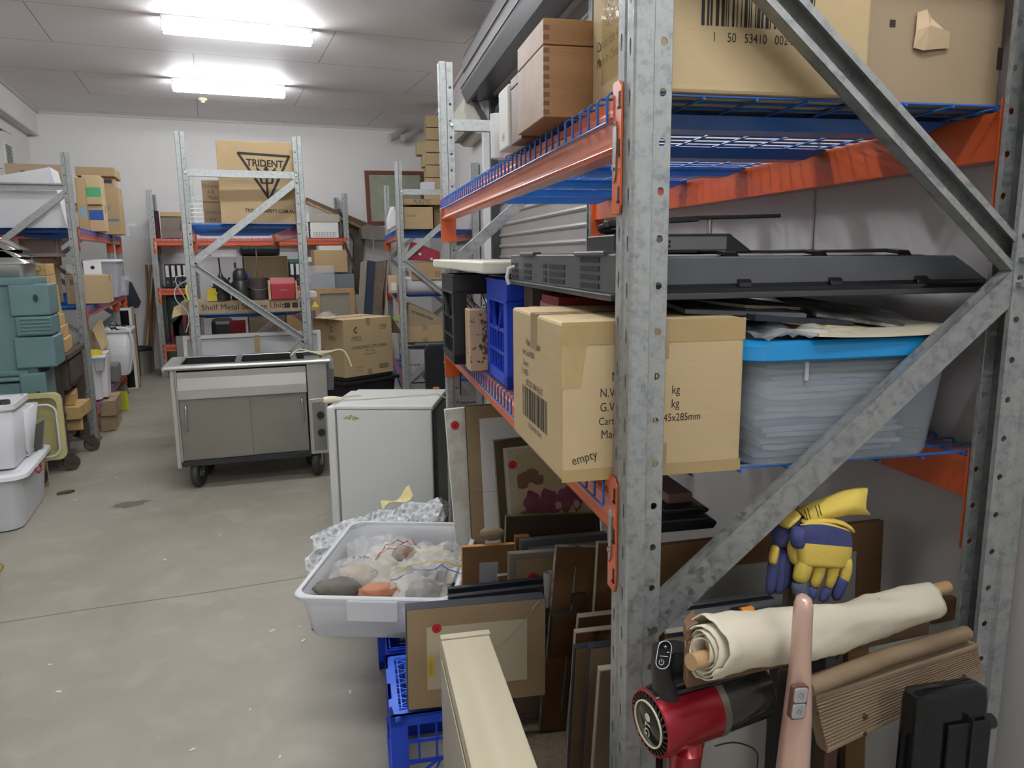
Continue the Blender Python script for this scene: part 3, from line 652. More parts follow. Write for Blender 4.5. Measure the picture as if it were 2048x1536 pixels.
b=MB(); b.tube([(-.03,-.02,.216),(-.026,-.02,.228),(-.01,-.02,.228),(-.006,-.02,.216)],.003,6); b.box(-.022,-.012,-.052,-.04,.2,.225); b.build('clasp',ZINC,t)
b=MB(N); b.box(.49,.55,2.05,2.12,ZL,1.53); b.box(.49,1.1,2.12,2.15,ZL,1.53); b.solo('timber_board',mat('dark stained board',(92,70,54),.6,0,(70,52,40),9,stretch=(1,1,.2)),'dark brown timber panel standing behind the taped carton under the black unit','board',N,(.8,2.1,ZL),bevel=.002)
b=MB(N); b.box(.47,.95,1.70,1.86,1.4985,1.52); b.solo('red_book',mat('red cloth cover',(140,36,44),.6,0,(120,30,38),6),'red cloth-covered book lying behind the taped carton','book',N,(.7,1.78,1.4985),bevel=.002)
b=MB(N); b.box(.50,.92,1.68,2.0,ZL,1.497); b.solo('dark_carton',CARD2,'brown carton hidden behind the taped one, under the red book','carton',N,(.7,1.84,ZL),bevel=.004)
b=MB(N); b.box(.415,.50,1.86,1.95,ZL,1.325); b.solo('white_box',WHP,'small white box on the lower shelf edge beside the blue crate','box',N,(.46,1.9,ZL),bevel=.003)
b=MB(N); b.box(.40,.48,1.69,1.715,ZL,1.50); b.box(.425,.475,1.716,1.73,ZL,1.48); b.solo('picture_frame',mat('gilt brown frame',(120,96,58),.5,0,(84,62,36),20),'brown picture frame standing on edge between carton and white box','picture frame',N,(.44,1.7,ZL),bevel=.002)
sheet('black_tray','black sheet material lying over the black crate','sheet',N,(.60,2.75,1.550),.22,.5,.006,BLK,0,.0,0,R(-1))
sheet('paper_sheet','beige card sheet lying over the blue crate under the padded board','card',N,(.62,2.45,1.548),.26,.3,.003,mat('grey beige card',(150,142,128),.7),.2,0,0,0)
# ================= leaning pictures under the near rack =================
KR2=mat('dark kraft backing',(120,86,48),.7,0,(100,72,42),6,bump=.1,bs=20)
GREYC=mat('grey backing card',(146,146,150),.7)
SEPIA=mat('faded photo paper',(196,190,170),.4)
YEL=mat('yellow label',(206,178,60),.6)
def pic(label,s,tl,tr,bl,zb=.002,rim=MATTE_K,rw=.018,dep=.02,back=KRAFT,card=None,cm=.05,sticker=None,lab=None,wire=None,lean=2.5,flat=False,name='framed_picture',group=None,F=N,extra=None):
    P=F.at(*tl,b=s);Q=F.at(*tr,b=s);B=F.at(*bl,b=s)
    w=(Q-P).length; ang=math.atan2(Q.z-P.z,Q.x-P.x)*.5+ -.5*math.atan2((P-B).x,(P-B).z)
    ang=0 if flat else max(-.14,min(.14,ang)); v=Vector((-math.sin(ang),0,math.cos(ang))); u=Vector((math.cos(ang),0,math.sin(ang)))
    drop=max(0,-u.z*w); h=(P.z-zb-drop)/v.z/math.cos(R(lean)); O=P-v*h
    M=Matrix.Rotation(-ang,4,'Y')@Matrix.Rotation(R(-lean),4,'X')
    t=thing(name,label,'picture',F,O+Vector((0,-math.sin(R(lean))*h,0)),0,group,tilt=M)
    b=MB(); b.X=Matrix.Rotation(R(90),4,'X'); b.frame(0,w,0,h,rw,-dep,0); b.build('picture_frame',rim,t,bevel=.0015)
    b=MB(); b.box(rw*.45,w-rw*.45,.003,.007,rw*.45,h-rw*.45) if rw>.012 else b.box(.002,w-.002,-.001,.004,.002,h-.002); b.build('backing_paper',back,t)
    if card:
        b=MB(); c=cm; b.box(c,w-c,-.0022,.0015,c,h-c); b.build('backing_card',card,t)
    y0=-.003
    if sticker:
        b=MB(); x,z=sticker[0]*w,sticker[1]*h; r=.012 if len(sticker)<3 else sticker[2]; b.X=Matrix.Translation((x,y0-.001,z))@Matrix.Rotation(R(90),4,'X'); b.lathe([(0,0),(r,0),(r,.0006),(0,.0006)],20); b.build('red_sticker',RED,t)
        b=MB(); b.text('x',r*1.5,(x,y0-.002,z),(1,0,0),(0,0,1)); b.build('sticker_mark',INK,t)
    if lab:
        x,z,a,c=lab; b=MB(); b.box(x*w-a/2,x*w+a/2,y0-.001,y0,z*h-c/2,z*h+c/2); b.build('yellow_label',YEL,t)
        b=MB()
        for k in range(4): b.decal((x*w,y0-.0012,z*h),(1,0,0),(0,0,1),-a*.32+k*a*.18,-a*.28+k*a*.18,-c*.38,c*.38)
        b.build('label_print',INKB,t)
    if wire:
        (x0,z0),(x1,z1)=wire; b=MB(); p0=Vector((x0*w,-.006,z0*h)); p1=Vector((x1*w,-.006,z1*h)); d=(p1-p0)
        b.tube([p0+d*k/6+Vector((0,-.004*math.sin(k/6*math.pi),-.01*math.sin(k/6*math.pi))) for k in range(7)],.0009,5); b.build('hanging_wire',ZINC,t)
        b=MB(); e=p0 if z0>z1 or x0>x1 else p0; dd=d.normalized(); b.tube([p0-dd*.012+Vector((0,0,.003*(k%2))) +dd*.005*k for k in range(8)],.0022,6); b.build('wire_hook',ZINC,t)
    if extra: extra(t,w,h)
    return t
GREEN=mat('green gilt edge',(88,112,40),.35,0,(60,76,34),20)
GOLDD=mat('dark gold moulding',(92,76,50),.4,0,(60,50,36),30,stretch=(1,1,.2))
LG='pictures leaning under the near rack'
pic('scuffed white board with a red sticker, leftmost of the leaning pictures',3.05,(889,819),(945,812),(908,1140),rim=WHT,rw=.004,dep=.025,back=mat('scuffed white board',(208,207,200),.6,0,(190,186,174),14,sharp=.7),sticker=(.32,.93,.018),group=LG)
def pict2(t,w,h):
    b=MB(); b.box(.07,w-.01,-.0022,-.001,.45*h,.72*h); b.build('photo_print',mat('cream photo print',(190,182,146),.5),t)
    b=MB(); 
    for x,z in ((.10,.55),(.115,.58)): b.text('8',.10,(x,-.0026,h*z),(1,0,0),(0,0,1),bold=.02,sx=.6)
    b.build('figure_print',mat('rust print',(170,84,50),.6),t)
pic('tall brown paper-backed picture with a white card strip and wire',2.92,(930,812),(1068,802),(947,1180),rim=mat('thin dark edge',(60,46,32),.6),rw=.004,back=KRAFT,card=WHITEB,cm=.055,wire=((.08,.66),(.62,.66)),group=LG)
def photo(t,w,h):
    b=MB(); b.box(.045,w-.045,-.001,.002,.05,h-.04); b.build('mount',mat('cream mount board',(176,168,142),.5),t)
    b=MB(); x0,x1,z0,z1=.075,w-.06,h-.31,h-.06; b.box(x0,x1,-.002,-.001,z0,z1); b.build('photo_sheet',mat('sepia sky',(176,160,122),.35),t)
    W_=x1-x0; H_=z1-z0; MG=mat('faded magenta print',(112,46,70),.4,0,(140,84,92),18); PK=mat('pale figure print',(190,150,130),.4)
    g=random.Random(4)
    for nm,m_,L_ in (('tree_print',mat('brown tree print',(120,88,66),.4),[(.12,.60,.13,.15),(.22,.68,.1,.1),(.32,.58,.1,.08),(.8,.62,.2,.07)]),
                 ('ground_print',mat('pale ground print',(188,160,124),.4),[(.5,.44,.46,.07)]),
                 ('figure_print',MG,[(.2,.24,.12,.2),(.45,.24,.14,.2),(.72,.24,.14,.2),(.9,.2,.09,.16),(.33,.08,.3,.1)]),
                 ('face_print',PK,[(.2,.5,.045,.06),(.45,.48,.04,.055),(.7,.5,.045,.06),(.6,.16,.05,.06),(.88,.14,.05,.06)])):
        b=MB(); 
        for i,(cx,cz,rx,rz) in enumerate(L_):
            cx_=x0+cx*W_;cz_=z0+cz*H_; y={'tree_print':-.0023,'ground_print':-.0026,'figure_print':-.0029,'face_print':-.0033}[nm]-i*.00003
            b.poly([(min(x1,max(x0,cx_+rx*W_*(1+g.uniform(-.2,.2))*math.cos(a))),y,min(z1,max(z0,cz_+rz*H_*(1+g.uniform(-.2,.2))*math.sin(a)))) for a in [2*math.pi*k/18 for k in range(18)]])
        b.build(nm,m_,t)
pic('sepia-pink group photograph in a dark gold frame under the near rack',2.62,(988,882),(1190,868),(1012,1105),rim=GOLDD,rw=.03,dep=.03,back=SEPIA,sticker=(.16,.90,.016),extra=photo,group=LG)
pic('small brown-backed picture with grey card and wire beside the tub',2.42,(924,1094),(1030,1084),(921,1172),zb=.25,rim=mat('pine edge',(186,128,62),.5),rw=.006,back=KR2,card=GREYC,cm=.06,wire=((.12,.62),(.95,.72)),group=LG)
b=MB(); b.box(0,.11,-.03,.03,0,.055); p=N.at(955,1090,b=2.42); 
b.solo('carved_block',mat('weathered carved wood',(142,126,98),.8,0,(92,78,58),20,stretch=(1,1,4),bump=.6,bs=60),'weathered carved wood block on top of the brown-backed picture','wood block',N,(p.x,2.44,p.z+.001),sub=2,jit=.004)
pic('large dark-backed picture with a bright green edge',2.5,(1012,1032),(1195,1016),(1001,1165),rim=GREEN,rw=.008,back=mat('dark brown backing',(62,40,26),.6,0,(50,34,24),4),dep=.02,group=LG)
pic('thick charcoal picture frame in front of the green-edged one',2.42,(1042,1082),(1215,1062),(1040,1170),zb=.03,rim=mat('charcoal moulding',(84,84,86),.5),rw=.026,dep=.035,back=GREYC,group=LG)
pic('orange-brown wooden frame edge behind the charcoal frame',2.46,(1031,1074),(1060,1070),(1028,1110),zb=.2,rim=mat('orange wood',(150,88,50),.5),rw=.01,dep=.03,back=KR2,group=LG)
pic('grey-rimmed picture with blue inner edge and a red sticker',2.36,(1018,1108),(1130,1092),(1013,1160),rim=mat('taupe moulding',(128,120,110),.5),rw=.02,dep=.03,back=KRAFT,sticker=(.42,.86,.016),group=LG)
pic('white-edged picture with worn brown backing and grey card',2.28,(1113,1092),(1196,1083),(1089,1195),rim=mat('scuffed pale edge',(168,162,152),.6,0,(90,84,76),20,sharp=.6),rw=.006,back=KR2,card=GREYC,cm=.07,group=LG)
pic('tall brown panel next to the orange beam connector',2.2,(1196,1085),(1300,1072),(1172,1225),rim=mat('pale edge',(176,168,150),.6),rw=.004,back=KR2,group=LG)
b=MB(); b.tube([(0,0,0),(.02,0,.55)],.018,14,cap=False); p=N.at(1098,1100,b=2.33); b.solo('rolled_print',mat('grey rolled paper',(140,136,128),.6),'rolled grey print tube standing between leaning pictures','paper roll',N,(p.x-.02,2.33,.004),solid=.002,smooth=True)
for k,(tl,tr,s) in enumerate((((896,1178),(1088,1156),2.33),((897,1194),(1088,1172),2.28))):
    pic(('black framed picture, farther of the two behind the red-stickered one','black framed picture, nearer of the two behind the red-stickered one')[k],s,tl,tr,(tl[0]+2,1240),zb=.305,rim=MATTE_K,rw=.02,dep=.022,back=KR2,group=LG)
pic('torn grey brochure-like frame edge above the black frames',2.38,(995,1152),(1085,1142),(996,1170),zb=.305,rim=mat('torn grey edge',(140,136,128),.7),rw=.012,dep=.02,back=KR2,group=LG)
pic('black picture with taped brown back and red sticker standing on the blue crate',2.03,(812,1220),(1092,1192),(812,1425),zb=.305,rim=MATTE_K,rw=.010,dep=.05,back=KRAFT,card=mat('cream backing card',(186,176,150),.7),cm=.058,sticker=(.21,.80,.014),lab=(.165,.42,.018,.06),wire=((.93,.95),(.60,.52)),lean=3)
near=[('black-edged picture, thin pale rim, behind the two black box frames',2.36,(1082,1206),(1150,1196),(1040,1400),MATTE_K,KR2),
('reddish-backed picture with a grey taped edge beside the black box frames',2.33,(1088,1203),(1148,1196),(1048,1410),mat('taped grey edge',(120,122,126),.5),mat('reddish backing',(126,70,44),.7)),
('black box frame with a red sticker on its top edge',2.28,(1093,1216),(1170,1208),(1056,1440),MATTE_K,KR2),
('black box frame with yellow label on brown back',2.22,(1104,1226),(1160,1219),(1066,1460),MATTE_K,KR2),
('dark small frame between the panels and the box frames',2.26,(1144,1182),(1172,1178),(1135,1230),MATTE_K,KR2),
('white-edged brown picture above the torn-backed one',2.10,(1157,1226),(1260,1212),(1145,1330),mat('pale edge',(176,168,150),.6),KR2),
('white-edged picture with torn brown backing',1.96,(1151,1262),(1290,1243),(1126,1500),mat('pale edge',(176,168,150),.6),mat('torn backing',(128,92,54),.8,0,(70,46,28),12,sharp=.8)),
('black-edged picture with a bright yellow label low on its back',1.84,(1151,1292),(1260,1280),(1124,1536),MATTE_K,KRAFT),
('black-edged picture nearest the near upright with stained kraft back',1.70,(1180,1291),(1320,1272),(1158,1536),MATTE_K,KRAFT),
('short pale-edged picture half hidden by the near upright',1.58,(1200,1336),(1330,1320),(1186,1536),mat('pale edge',(176,168,150),.6),KRAFT)]
for k,(lb,s,tl,tr,bl,rm,bk) in enumerate(near):
    pic(lb,s,tl,tr,bl,rim=rm,back=bk,rw=.008,dep=.02,lab=((.5,.42,.03,.05) if k==3 else (.36,.36,.03,.08) if k==7 else None),group=LG,lean=(-14 if k<6 else -9),flat=True)
g=random.Random(11)
rims=[mat('pale edge',(176,168,150),.6),MATTE_K,mat('thin dark edge',(60,46,32),.6),KRAFT,mat('taped grey edge',(120,122,126),.5)]
for k in range(9):
    s=1.455-.028*k; y=1205+k*10
    x1=1600-g.uniform(0,60); P=N.at(1345,y+8,b=s); 
    pic('picture edge in the tight row behind the canvas roll',s,(1335,y+10),(x1,y-18),(1335,y+200),rim=rims[g.choice((0,1,2,1,4,3))],rw=.008,dep=.016,back=mat('grey card back',(150,148,142),.7),lean=1,group='pictures in the tight row behind the canvas roll')
pic('wide picture with a plain wood border and grey back behind the brace',1.53,(1300,1094),(1768,1044),(1300,1300),rim=mat('wood border',(122,88,52),.6,0,(100,72,44),10),rw=.07,dep=.02,back=mat('grey card back',(150,148,142),.7),lean=1)
pic('dark wood-edged panel leaning at the right against the upright',1.33,(1700,1232),(1975,1196),(1700,1400),rim=mat('wood border',(122,88,52),.6),rw=.05,dep=.02,back=mat('grey card back',(150,148,142),.7),lean=0)
for k,(x0,y0,x1,y1,s,c) in enumerate(((1318,1032,1430,1068,1.62,'black flat case lying on top of the leaning pictures'),(1330,1012,1415,1034,1.66,'smaller black bag on the flat black case'))):
    P=N.at(x0,y1,b=s);Q=N.at(x1,y0,b=s); b=MB(N); b.prism([(P.x,P.z),(Q.x,P.z),(Q.x+.01,(P.z+Q.z)/2),(Q.x-.02,Q.z),(P.x,Q.z)],s,s+.3,ax='y'); b.solo('black_case',BLK,c,'case',N,(P.x,s,P.z),bevel=.006)
P=N.at(1335,1014,b=1.7);Q=N.at(1386,985,b=1.7); b=MB(N); b.box(P.x,Q.x,1.7,1.9,P.z,Q.z); b.solo('pink_box',mat('dusty pink card',(150,118,104),.7),'dusty pink box on top of the black case','box',N,(P.x,1.7,P.z),bevel=.003)
b=MB(N); b.box(.34,1.25,1.0,3.3,.0005,.006); b.solo('carpet_mat',mat('beige loop carpet',(150,134,110),.95,0,(118,102,82),60,bump=.8,bs=140),'beige loop-pile carpet mat under the leaning pictures','mat',N,(.8,2,.0005))
# ================= crates, tub, bags =================
milk_crate('blue crate upside down on the floor, nearest the camera',N,(.235,2.185,.302),0,CRATE,.37,.35,.30); 
# flip the nearest crate
o=bpy.context.scene.objects
near_crate=[x for x in COL.objects if x.name.startswith('milk_crate') and 'upside' in x.get('label','')][0]
near_crate.matrix_world=near_crate.matrix_world@Matrix.Rotation(math.pi,4,'X')
b=MB(); 
for k in range(6):
    y=-.15+k*.055; b.bar((-.17,y,.008),(-.115,y+.028,.008),.004,.014); b.bar((-.115,y+.028,.008),(-.17,y+.055,.008),.004,.014)
b.frame(-.185,.185,-.175,.175,.028,.0,.01); b.frame(-.15,.15,-.14,.14,.004,-.002,.012)
b.build('grid_lattice',mat('blue crate sheen',(64,110,224),.35),near_crate)
milk_crate('blue crate on the floor behind the upside-down one, under the black frames',N,(.245,2.58,.002),0,CRATE,.37,.37,.30)
milk_crate('blue crate farthest under the white tub',N,(.22,2.98,.002),0,CRATE,.37,.37,.30)
t=thing('storage_tub','open white translucent tub of bagged rocks set on blue crates','storage tub',N,(.12,2.80,.306),R(-16))
TW_,TD,TH=.27,.36,.165
b=MB(); secs=[[(x,y,z) for x,y in b.rrect(-TW_-e,TW_+e,-TD-e,TD+e,.05,5)] for z,e in ((0,-.03),(.008,-.026),(.1,-.012),(TH,0))]
b.loft(secs,True,False); b.build('tub_body',mat('milky tub plastic',(238,240,244),.35,alpha=.8,transl=.4),t,smooth=True,solid=.0025)
b=MB(); secs=[[(x,y,z) for x,y in b.rrect(-TW_-e,TW_+e,-TD-e,TD+e,.055,5)] for z,e in ((TH-.02,.012),(TH-.004,.016),(TH,.012),(TH,-.003),(TH-.02,-.004),(TH-.02,.012))]
b.loft(secs,False,False); b.build('rim',mat('milky plastic rim',(240,242,245),.32,alpha=.92,transl=.2),t,smooth=True)
for sy in (-1,1):
    b=MB(); b.box(-.09,.09,sy*(TD+.012)-.008,sy*(TD+.012)+.008,TH-.085,TH-.006); b.build('handle_panel',mat('milky plastic rim',(226,229,234),.32),t,bevel=.006)
tubM=WM[t.name]
def lump(nm,m,label,cat,c,sz,sd,rot=0,grp=None,amp=.25,M=None,sub=3,fs=2.2):
    b=MB(); bmesh.ops.create_icosphere(b.bm,subdivisions=sub,radius=1)
    for v in b.bm.verts:
        n=v.co.normalized(); k=1+amp*noise.noise(n*fs+Vector((sd,0,0)))+amp*.3*noise.noise(n*fs*3+Vector((0,sd,0))); v.co=Vector((n.x*sz[0],n.y*sz[1],n.z*sz[2]))*k
    for v in b.bm.verts: 
        if v.co.z<-sz[2]*.7: v.co.z=-sz[2]*.7
    o=b.build(nm,m,None,smooth='full'); o.matrix_world=(M or Matrix())@Matrix.Translation(c)@Matrix.Rotation(rot,4,'Z'); tag(o,label,cat,grp); return o
BAGROCK=mat('pale pebble',(196,182,158),.8,0,(170,150,126),20,bump=.3)
DARKROCK=mat('grey brown stone',(124,118,108),.8,0,(92,88,80),16,bump=.5,bs=30)
TERRA=mat('terracotta shard',(186,136,106),.7,0,(170,104,70),10,bump=.3,bs=30)
PAPERS=mat('aged paper',(188,180,156),.7)
for k in range(4): 
    b=MB(); b.box(-.22+.02*k,.24-.03*k,-.33+.02*k,.30,.012+.018*k,.028+.018*k); o=b.build('paper_stack',PAPERS if k%2 else mat('dark book cover',(44,36,34),.5)); o.matrix_world=tubM@Matrix.Rotation(R(-3+2*k),4,'Z'); tag(o,'flat papers and books lying under the bags in the white tub','papers','papers in the white tub')
lump('stone',DARKROCK,'grey-brown stone at the near left of the white tub','stone',(-.16,-.24,.135),(.085,.05,.038),1,.1,M=tubM)
lump('terracotta_shard',TERRA,'orange terracotta shard beside the grey-brown stone in the tub','shard',(-.01,-.25,.135),(.075,.04,.025),2,.3,M=tubM)
lump('stone',DARKROCK,'dark stone inside a clear bag at the right of the tub','stone',(.15,-.24,.13),(.06,.06,.045),3,M=tubM)
lump('bone_fragments',BAGROCK,'pale chips in the marked zip bag in the tub','fragments',(-.13,-.10,.13),(.075,.05,.032),4,M=tubM)
lump('stone',mat('brown shard',(146,110,86),.7,0,(120,90,70),14),'brown rounded shard in the red-striped zip bag','stone',(.02,.06,.145),(.05,.04,.032),5,M=tubM)
lump('stone',BAGROCK,'long pale brown shards in the middle right zip bag','stone',(.15,.02,.14),(.10,.05,.035),6,M=tubM)
def bag(label,c,sz,sd,rot=0,strips=None,M=tubM,tag_=None):
    t=thing('zip_bag',label,'plastic bag',G,(0,0,0)); Mw=M@Matrix.Translation(c)@Matrix.Rotation(rot,4,'Z'); t.matrix_world=Mw; WM[t.name]=Mw
    b=MB(); fz=lambda u,v: sz[2]*(1-abs(2*u-1)**3)*(1-abs(2*v-1)**3)*(.8+.5*noise.noise(Vector((u*4,v*4,sd))))+.022*abs(noise.noise(Vector((u*7+3*v,v*6,sd+5))))+.010*noise.noise(Vector((u*17,v*15,sd+5)))
    b.grid(26,26,lambda u,v:((u-.5)*sz[0]*2,(v-.5)*sz[1]*2+.01*noise.noise(Vector((u*6,sd,v))),fz(u,v))); b.build('bag_film',FILM,t,smooth='full')
    for k,(v0,m) in enumerate(strips or []):
        b=MB(); b.tube([((u/12-.5)*sz[0]*2,(v0-.5)*sz[1]*2,fz(u/12,v0)+.002) for u in range(13)],.0016,5); b.build('zip_strip',m,t)
    if tag_:
        b=MB(); b.text(tag_,.03,(0,-.01,sz[2]+.012),(1,0,0),(0,1,.1)); b.build('marker_text',INK,t)
    return t
STR=mat('blue zip strip',(50,90,190),.4); STY=mat('yellow zip strip',(220,200,60),.4); STRR=mat('red zip strip',(170,40,50),.4)
bag('zip bag marked in ink with pale chips, left of the tub',(-.11,-.10,.128),(.12,.12,.06),1,R(8),None,tag_='1 58x')
bag('zip bag with blue and yellow strips at the right of the tub',(.15,-.14,.15),(.14,.10,.05),2,R(14),[(.25,STR),(.5,STY)])
bag('zip bag holding the dark stone at the near right of the tub',(.14,-.26,.12),(.09,.09,.075),3,R(-8))
bag('zip bag with red stripes around the brown rounded shard',(-.02,.08,.135),(.10,.08,.06),4,R(40),[(.3,STRR),(.4,STRR)])
bag('zip bag of long shards in the middle right of the tub',(.16,.03,.135),(.13,.10,.065),5,R(-12))
bag('zip bag at the far left of the tub',(-.12,.16,.12),(.12,.10,.05),6,R(20))
# bubble wrap
bw=mat('bubble wrap',(232,236,240),.16,alpha=.5)
nt=bw.node_tree; tc=nt.nodes.new('ShaderNodeTexCoord'); vo=nt.nodes.new('ShaderNodeTexVoronoi'); vo.inputs['Scale'].default_value=38; nt.links.new(tc.outputs['Object'],vo.inputs[0]); bp=nt.nodes.new('ShaderNodeBump'); bp.inputs['Strength'].default_value=1; bp.inputs['Distance'].default_value=.02; nt.links.new(vo.outputs['Distance'],bp.inputs['Height']); nt.links.new(bp.outputs[0],nt.nodes['Principled BSDF'].inputs['Normal'])
mr=nt.nodes.new('ShaderNodeMapRange'); mr.inputs[1].default_value=.2; mr.inputs[2].default_value=.7; mr.inputs[3].default_value=.30; mr.inputs[4].default_value=.85; nt.links.new(vo.outputs['Distance'],mr.inputs[0]); nt.links.new(mr.outputs[0],nt.nodes['Principled BSDF'].inputs['Alpha'])
b=MB(); 
for lay in range(3):
    b.grid(34,16,lambda u,v:(-.33+.62*u+.02*math.sin(9*v+lay),-.10+.26*v+.05*math.sin(5*u+lay*2), .07+.20*u*(1-.3*v)+.10*math.sin(math.pi*min(1,v*1.1))*(.5+.5*u)+.035*noise.noise(Vector((u*6,v*5,lay*3)))-.035*lay))
o=b.build('bubble_wrap',bw,None,smooth='full'); o.matrix_world=N.M@Matrix.Translation((.08,3.42,.18))@Matrix.Rotation(R(-14),4,'Z'); tag(o,'crumpled bubble wrap heaped between the white tub and the fridge','bubble wrap')
b=MB(); b.box(-.2,.2,-.16,.16,0,.20); b.solo('brown_carton',CARD3,'low brown carton under the bubble wrap','carton',N,(.15,3.44,.002),R(-14),bevel=.004)
b=MB(); b.grid(8,5,lambda u,v:(-.07+.16*u,-.05+.10*v,.02*math.sin(6*u+2*v))); o=b.build('yellow_paper',mat('pale yellow paper',(222,208,150),.7),None,solid=.001); o.matrix_world=N.M@Matrix.Translation((.16,3.60,.43))@Matrix.Rotation(R(-25),4,'Y'); tag(o,'pale yellow crumpled paper behind the bubble wrap','paper')
# ---- blonde laminate cabinet in the foreground ----
t=thing('laminate_cabinet','narrow blonde wood-effect cabinet standing in the foreground','cabinet',N,(.172,.80,.0))
LAM=mat('blonde laminate',(196,188,162),.42,0,(180,170,142),16,stretch=(1.6,.10,.3),bump=.03,bs=40,det=10)
LAM2=mat('pale laminate side',(176,168,146),.35,0,(166,158,136),10,stretch=(1,.1,.1))
b=MB(); b.box(0,.118,0,.886,0,.70); b.build('body',[LAM,LAM2],t,bevel=.002)
b=MB(); b.box(-.001,.122,.888,.91,0,.703); b.build('end_panel',LAM,t,bevel=.002)
b=MB(); b.box(-.004,-.001,.01,.87,.02,.66); b.build('side_panel',LAM2,t,bevel=.001)
b=MB(); b.box(-.001,.119,.375,.377,.6995,.7006); b.build('seam',mat('seam dark',(120,106,78),.7),t)
# ================= fridge =================
FW=mat('white enamel',(216,219,216),.28,0,(210,213,210),2,coat=.2)
fr=thing('bar_fridge','white bar fridge standing with its side to the camera','fridge',G,(.53,4.085,.0),R(-24.8))
b=MB(); b.box(.055,.575,.0,.50,.03,.80); b.build('cabinet',FW,fr,bevel=.008)
b=MB(); b.box(.045,.585,-.005,.505,.801,.822); b.build('top_panel',FW,fr,bevel=.006)
b=MB(); b.box(.0,.045,.0,.50,.035,.815); b.build('door',FW,fr,bevel=.01,seg=3)
b=MB(); b.box(.045,.056,.01,.49,.04,.80); b.build('door_seal',mat('grey seal',(120,124,124),.6),fr)
b=MB(); b.box(.07,.56,.03,.47,.0,.03); b.build('base',BLK,fr)
b=MB(); b.box(.576,.60,.03,.47,.05,.78); b.build('back_grille',BLK,fr)
g=random.Random(8); b=MB()
for cx,cz,r in ((.12,.755,.02),(.135,.765,.012),(.155,.75,.018),(.17,.752,.012),(.102,.75,.01)):
    b.poly([(cx+r*(1+g.uniform(-.4,.4))*math.cos(a),-.0008,cz+r*.55*(1+g.uniform(-.4,.4))*math.sin(a)) for a in [2*math.pi*k/11 for k in range(11)]])
b.build('adhesive_mark',mat('old adhesive',(176,170,140),.7),fr)
frM=WM[fr.name]
t=thing('fridge_cable','pale grey power cord with plug lying over the fridge top','cord',G,(0,0,0)); t.matrix_world=frM; WM[t.name]=frM
CORD=mat('pale cord',(200,196,182),.5)
b=MB(); b.tube([(.60,.34,.04),(.62,.34,.4),(.635,.33,.68),(.62,.31,.80),(.56,.29,.835),(.45,.27,.829),(.3,.22,.827),(.15,.16,.827),(.06,.13,.83),(.03,.16,.835),(.08,.25,.83),(.12,.28,.828)],.004,7); b.build('cable',CORD,t,smooth=True)
b=MB(); b.tube([(.05,.12,.835),(.02,.10,.838),(-.01,.085,.838),(-.035,.07,.838)],[.012,.018,.02,.016],10); b.build('plug',mat('cream plug',(224,216,188),.4),t,smooth=True)
b=MB()
for dy in (-.007,.007): b.bar((-.035,.07+dy,.832),(-.05,.062+dy,.815),.004,.0015)
b.build('plug_pin',ZINC,t)
# ================= stainless trolley =================
tr=thing('food_trolley','stainless steel bain-marie trolley with open pan wells on rubber casters','trolley',G,(-.305,5.585,.0),R(-4.0))
LT,DT=.90,.50
b=MB(); b.box(.02,.035,.0,DT,.19,.86); b.box(.02,LT+.14,DT-.015,DT,.19,.86); b.box(LT,LT+.14,.0,DT-.015,.19,.86); b.box(.035,LT,.02,DT-.015,.19,.21)
b.build('cabinet_body',STEEL,tr,bevel=.003)
b=MB(); b.box(-.005,.022,-.012,.02,.17,.86); b.build('corner_post',mat('pale steel trim',(196,196,188),.35,.7),tr,bevel=.003)
b=MB(); b.box(.05,LT-.01,.02,.04,.66,.68); b.prism([(-.014,.72),(-.016,.655),(.03,.655),(.03,.845),(-.004,.845),(-.004,.80)],.035,LT-.005,ax='x'); b.build('front_fascia',STEEL,tr,bevel=.003)
for k,(x0,x1,y) in enumerate(((.035,.50,.012),(.495,LT-.01,.020))):
    b=MB(); b.box(x0,x1,y-.012+.012,y+.012,.215,.66); d=b.build('sliding_door',STEELD,tr,bevel=.002)
    xh=x0+.045 if k==0 else x1-.035
    b=MB(); zt=.52; b.tube([(xh,y,zt+.09),(xh,y-.035,zt+.085),(xh,y-.04,zt+.07),(xh+.006*(1 if k else -1),y-.04,zt-.07),(xh,y-.035,zt-.085),(xh,y,zt-.09)],.007,8); b.build('door_handle',ZINC,d,smooth=True)
b=MB(); b.box(.02,LT,-.004,.03,.175,.212); b.build('base_rail',mat('black steel rail',(38,40,44),.5),tr)
# top with wells
b=MB(); z0,z1=.86,.892
xs=[-.03,.10,.43,.47,.80,.84,LT+.10,LT+.16]; 
b.box(-.035,LT+.165,-.025,.05,z0,z1); b.box(-.035,LT+.165,DT-.03,DT+.01,z0,z1)
for a,c in ((-.035,.06),(.415,.455),(.80,.84),(LT+.12,LT+.165)): b.box(a,c,.05,DT-.03,z0+.001,z1-.001)
b.build('worktop',STEEL,tr,bevel=.004)
b=MB(); b.tube([(-.035,-.028,.876),(LT+.165,-.028,.876)],.016,12); b.tube([(-.037,-.028,.876),(-.037,DT+.0,.876)],.016,12); b.build('rolled_edge',STEEL,tr,smooth=True)
WELL=mat('dark pan well',(58,62,62),.35,.6)
for a,c in ((.06,.415),(.455,.80),(.84,LT+.12)):
    b=MB(); b.box(a,c,.05,DT-.03,.70,.705); 
    for q in ((a,a+.004,.05,DT-.03),(c-.004,c,.05,DT-.03),(a,c,.05,.054),(a,c,DT-.034,DT-.03)): b.box(*q,.70,z1-.004)
    b.build('pan_well',WELL,tr)
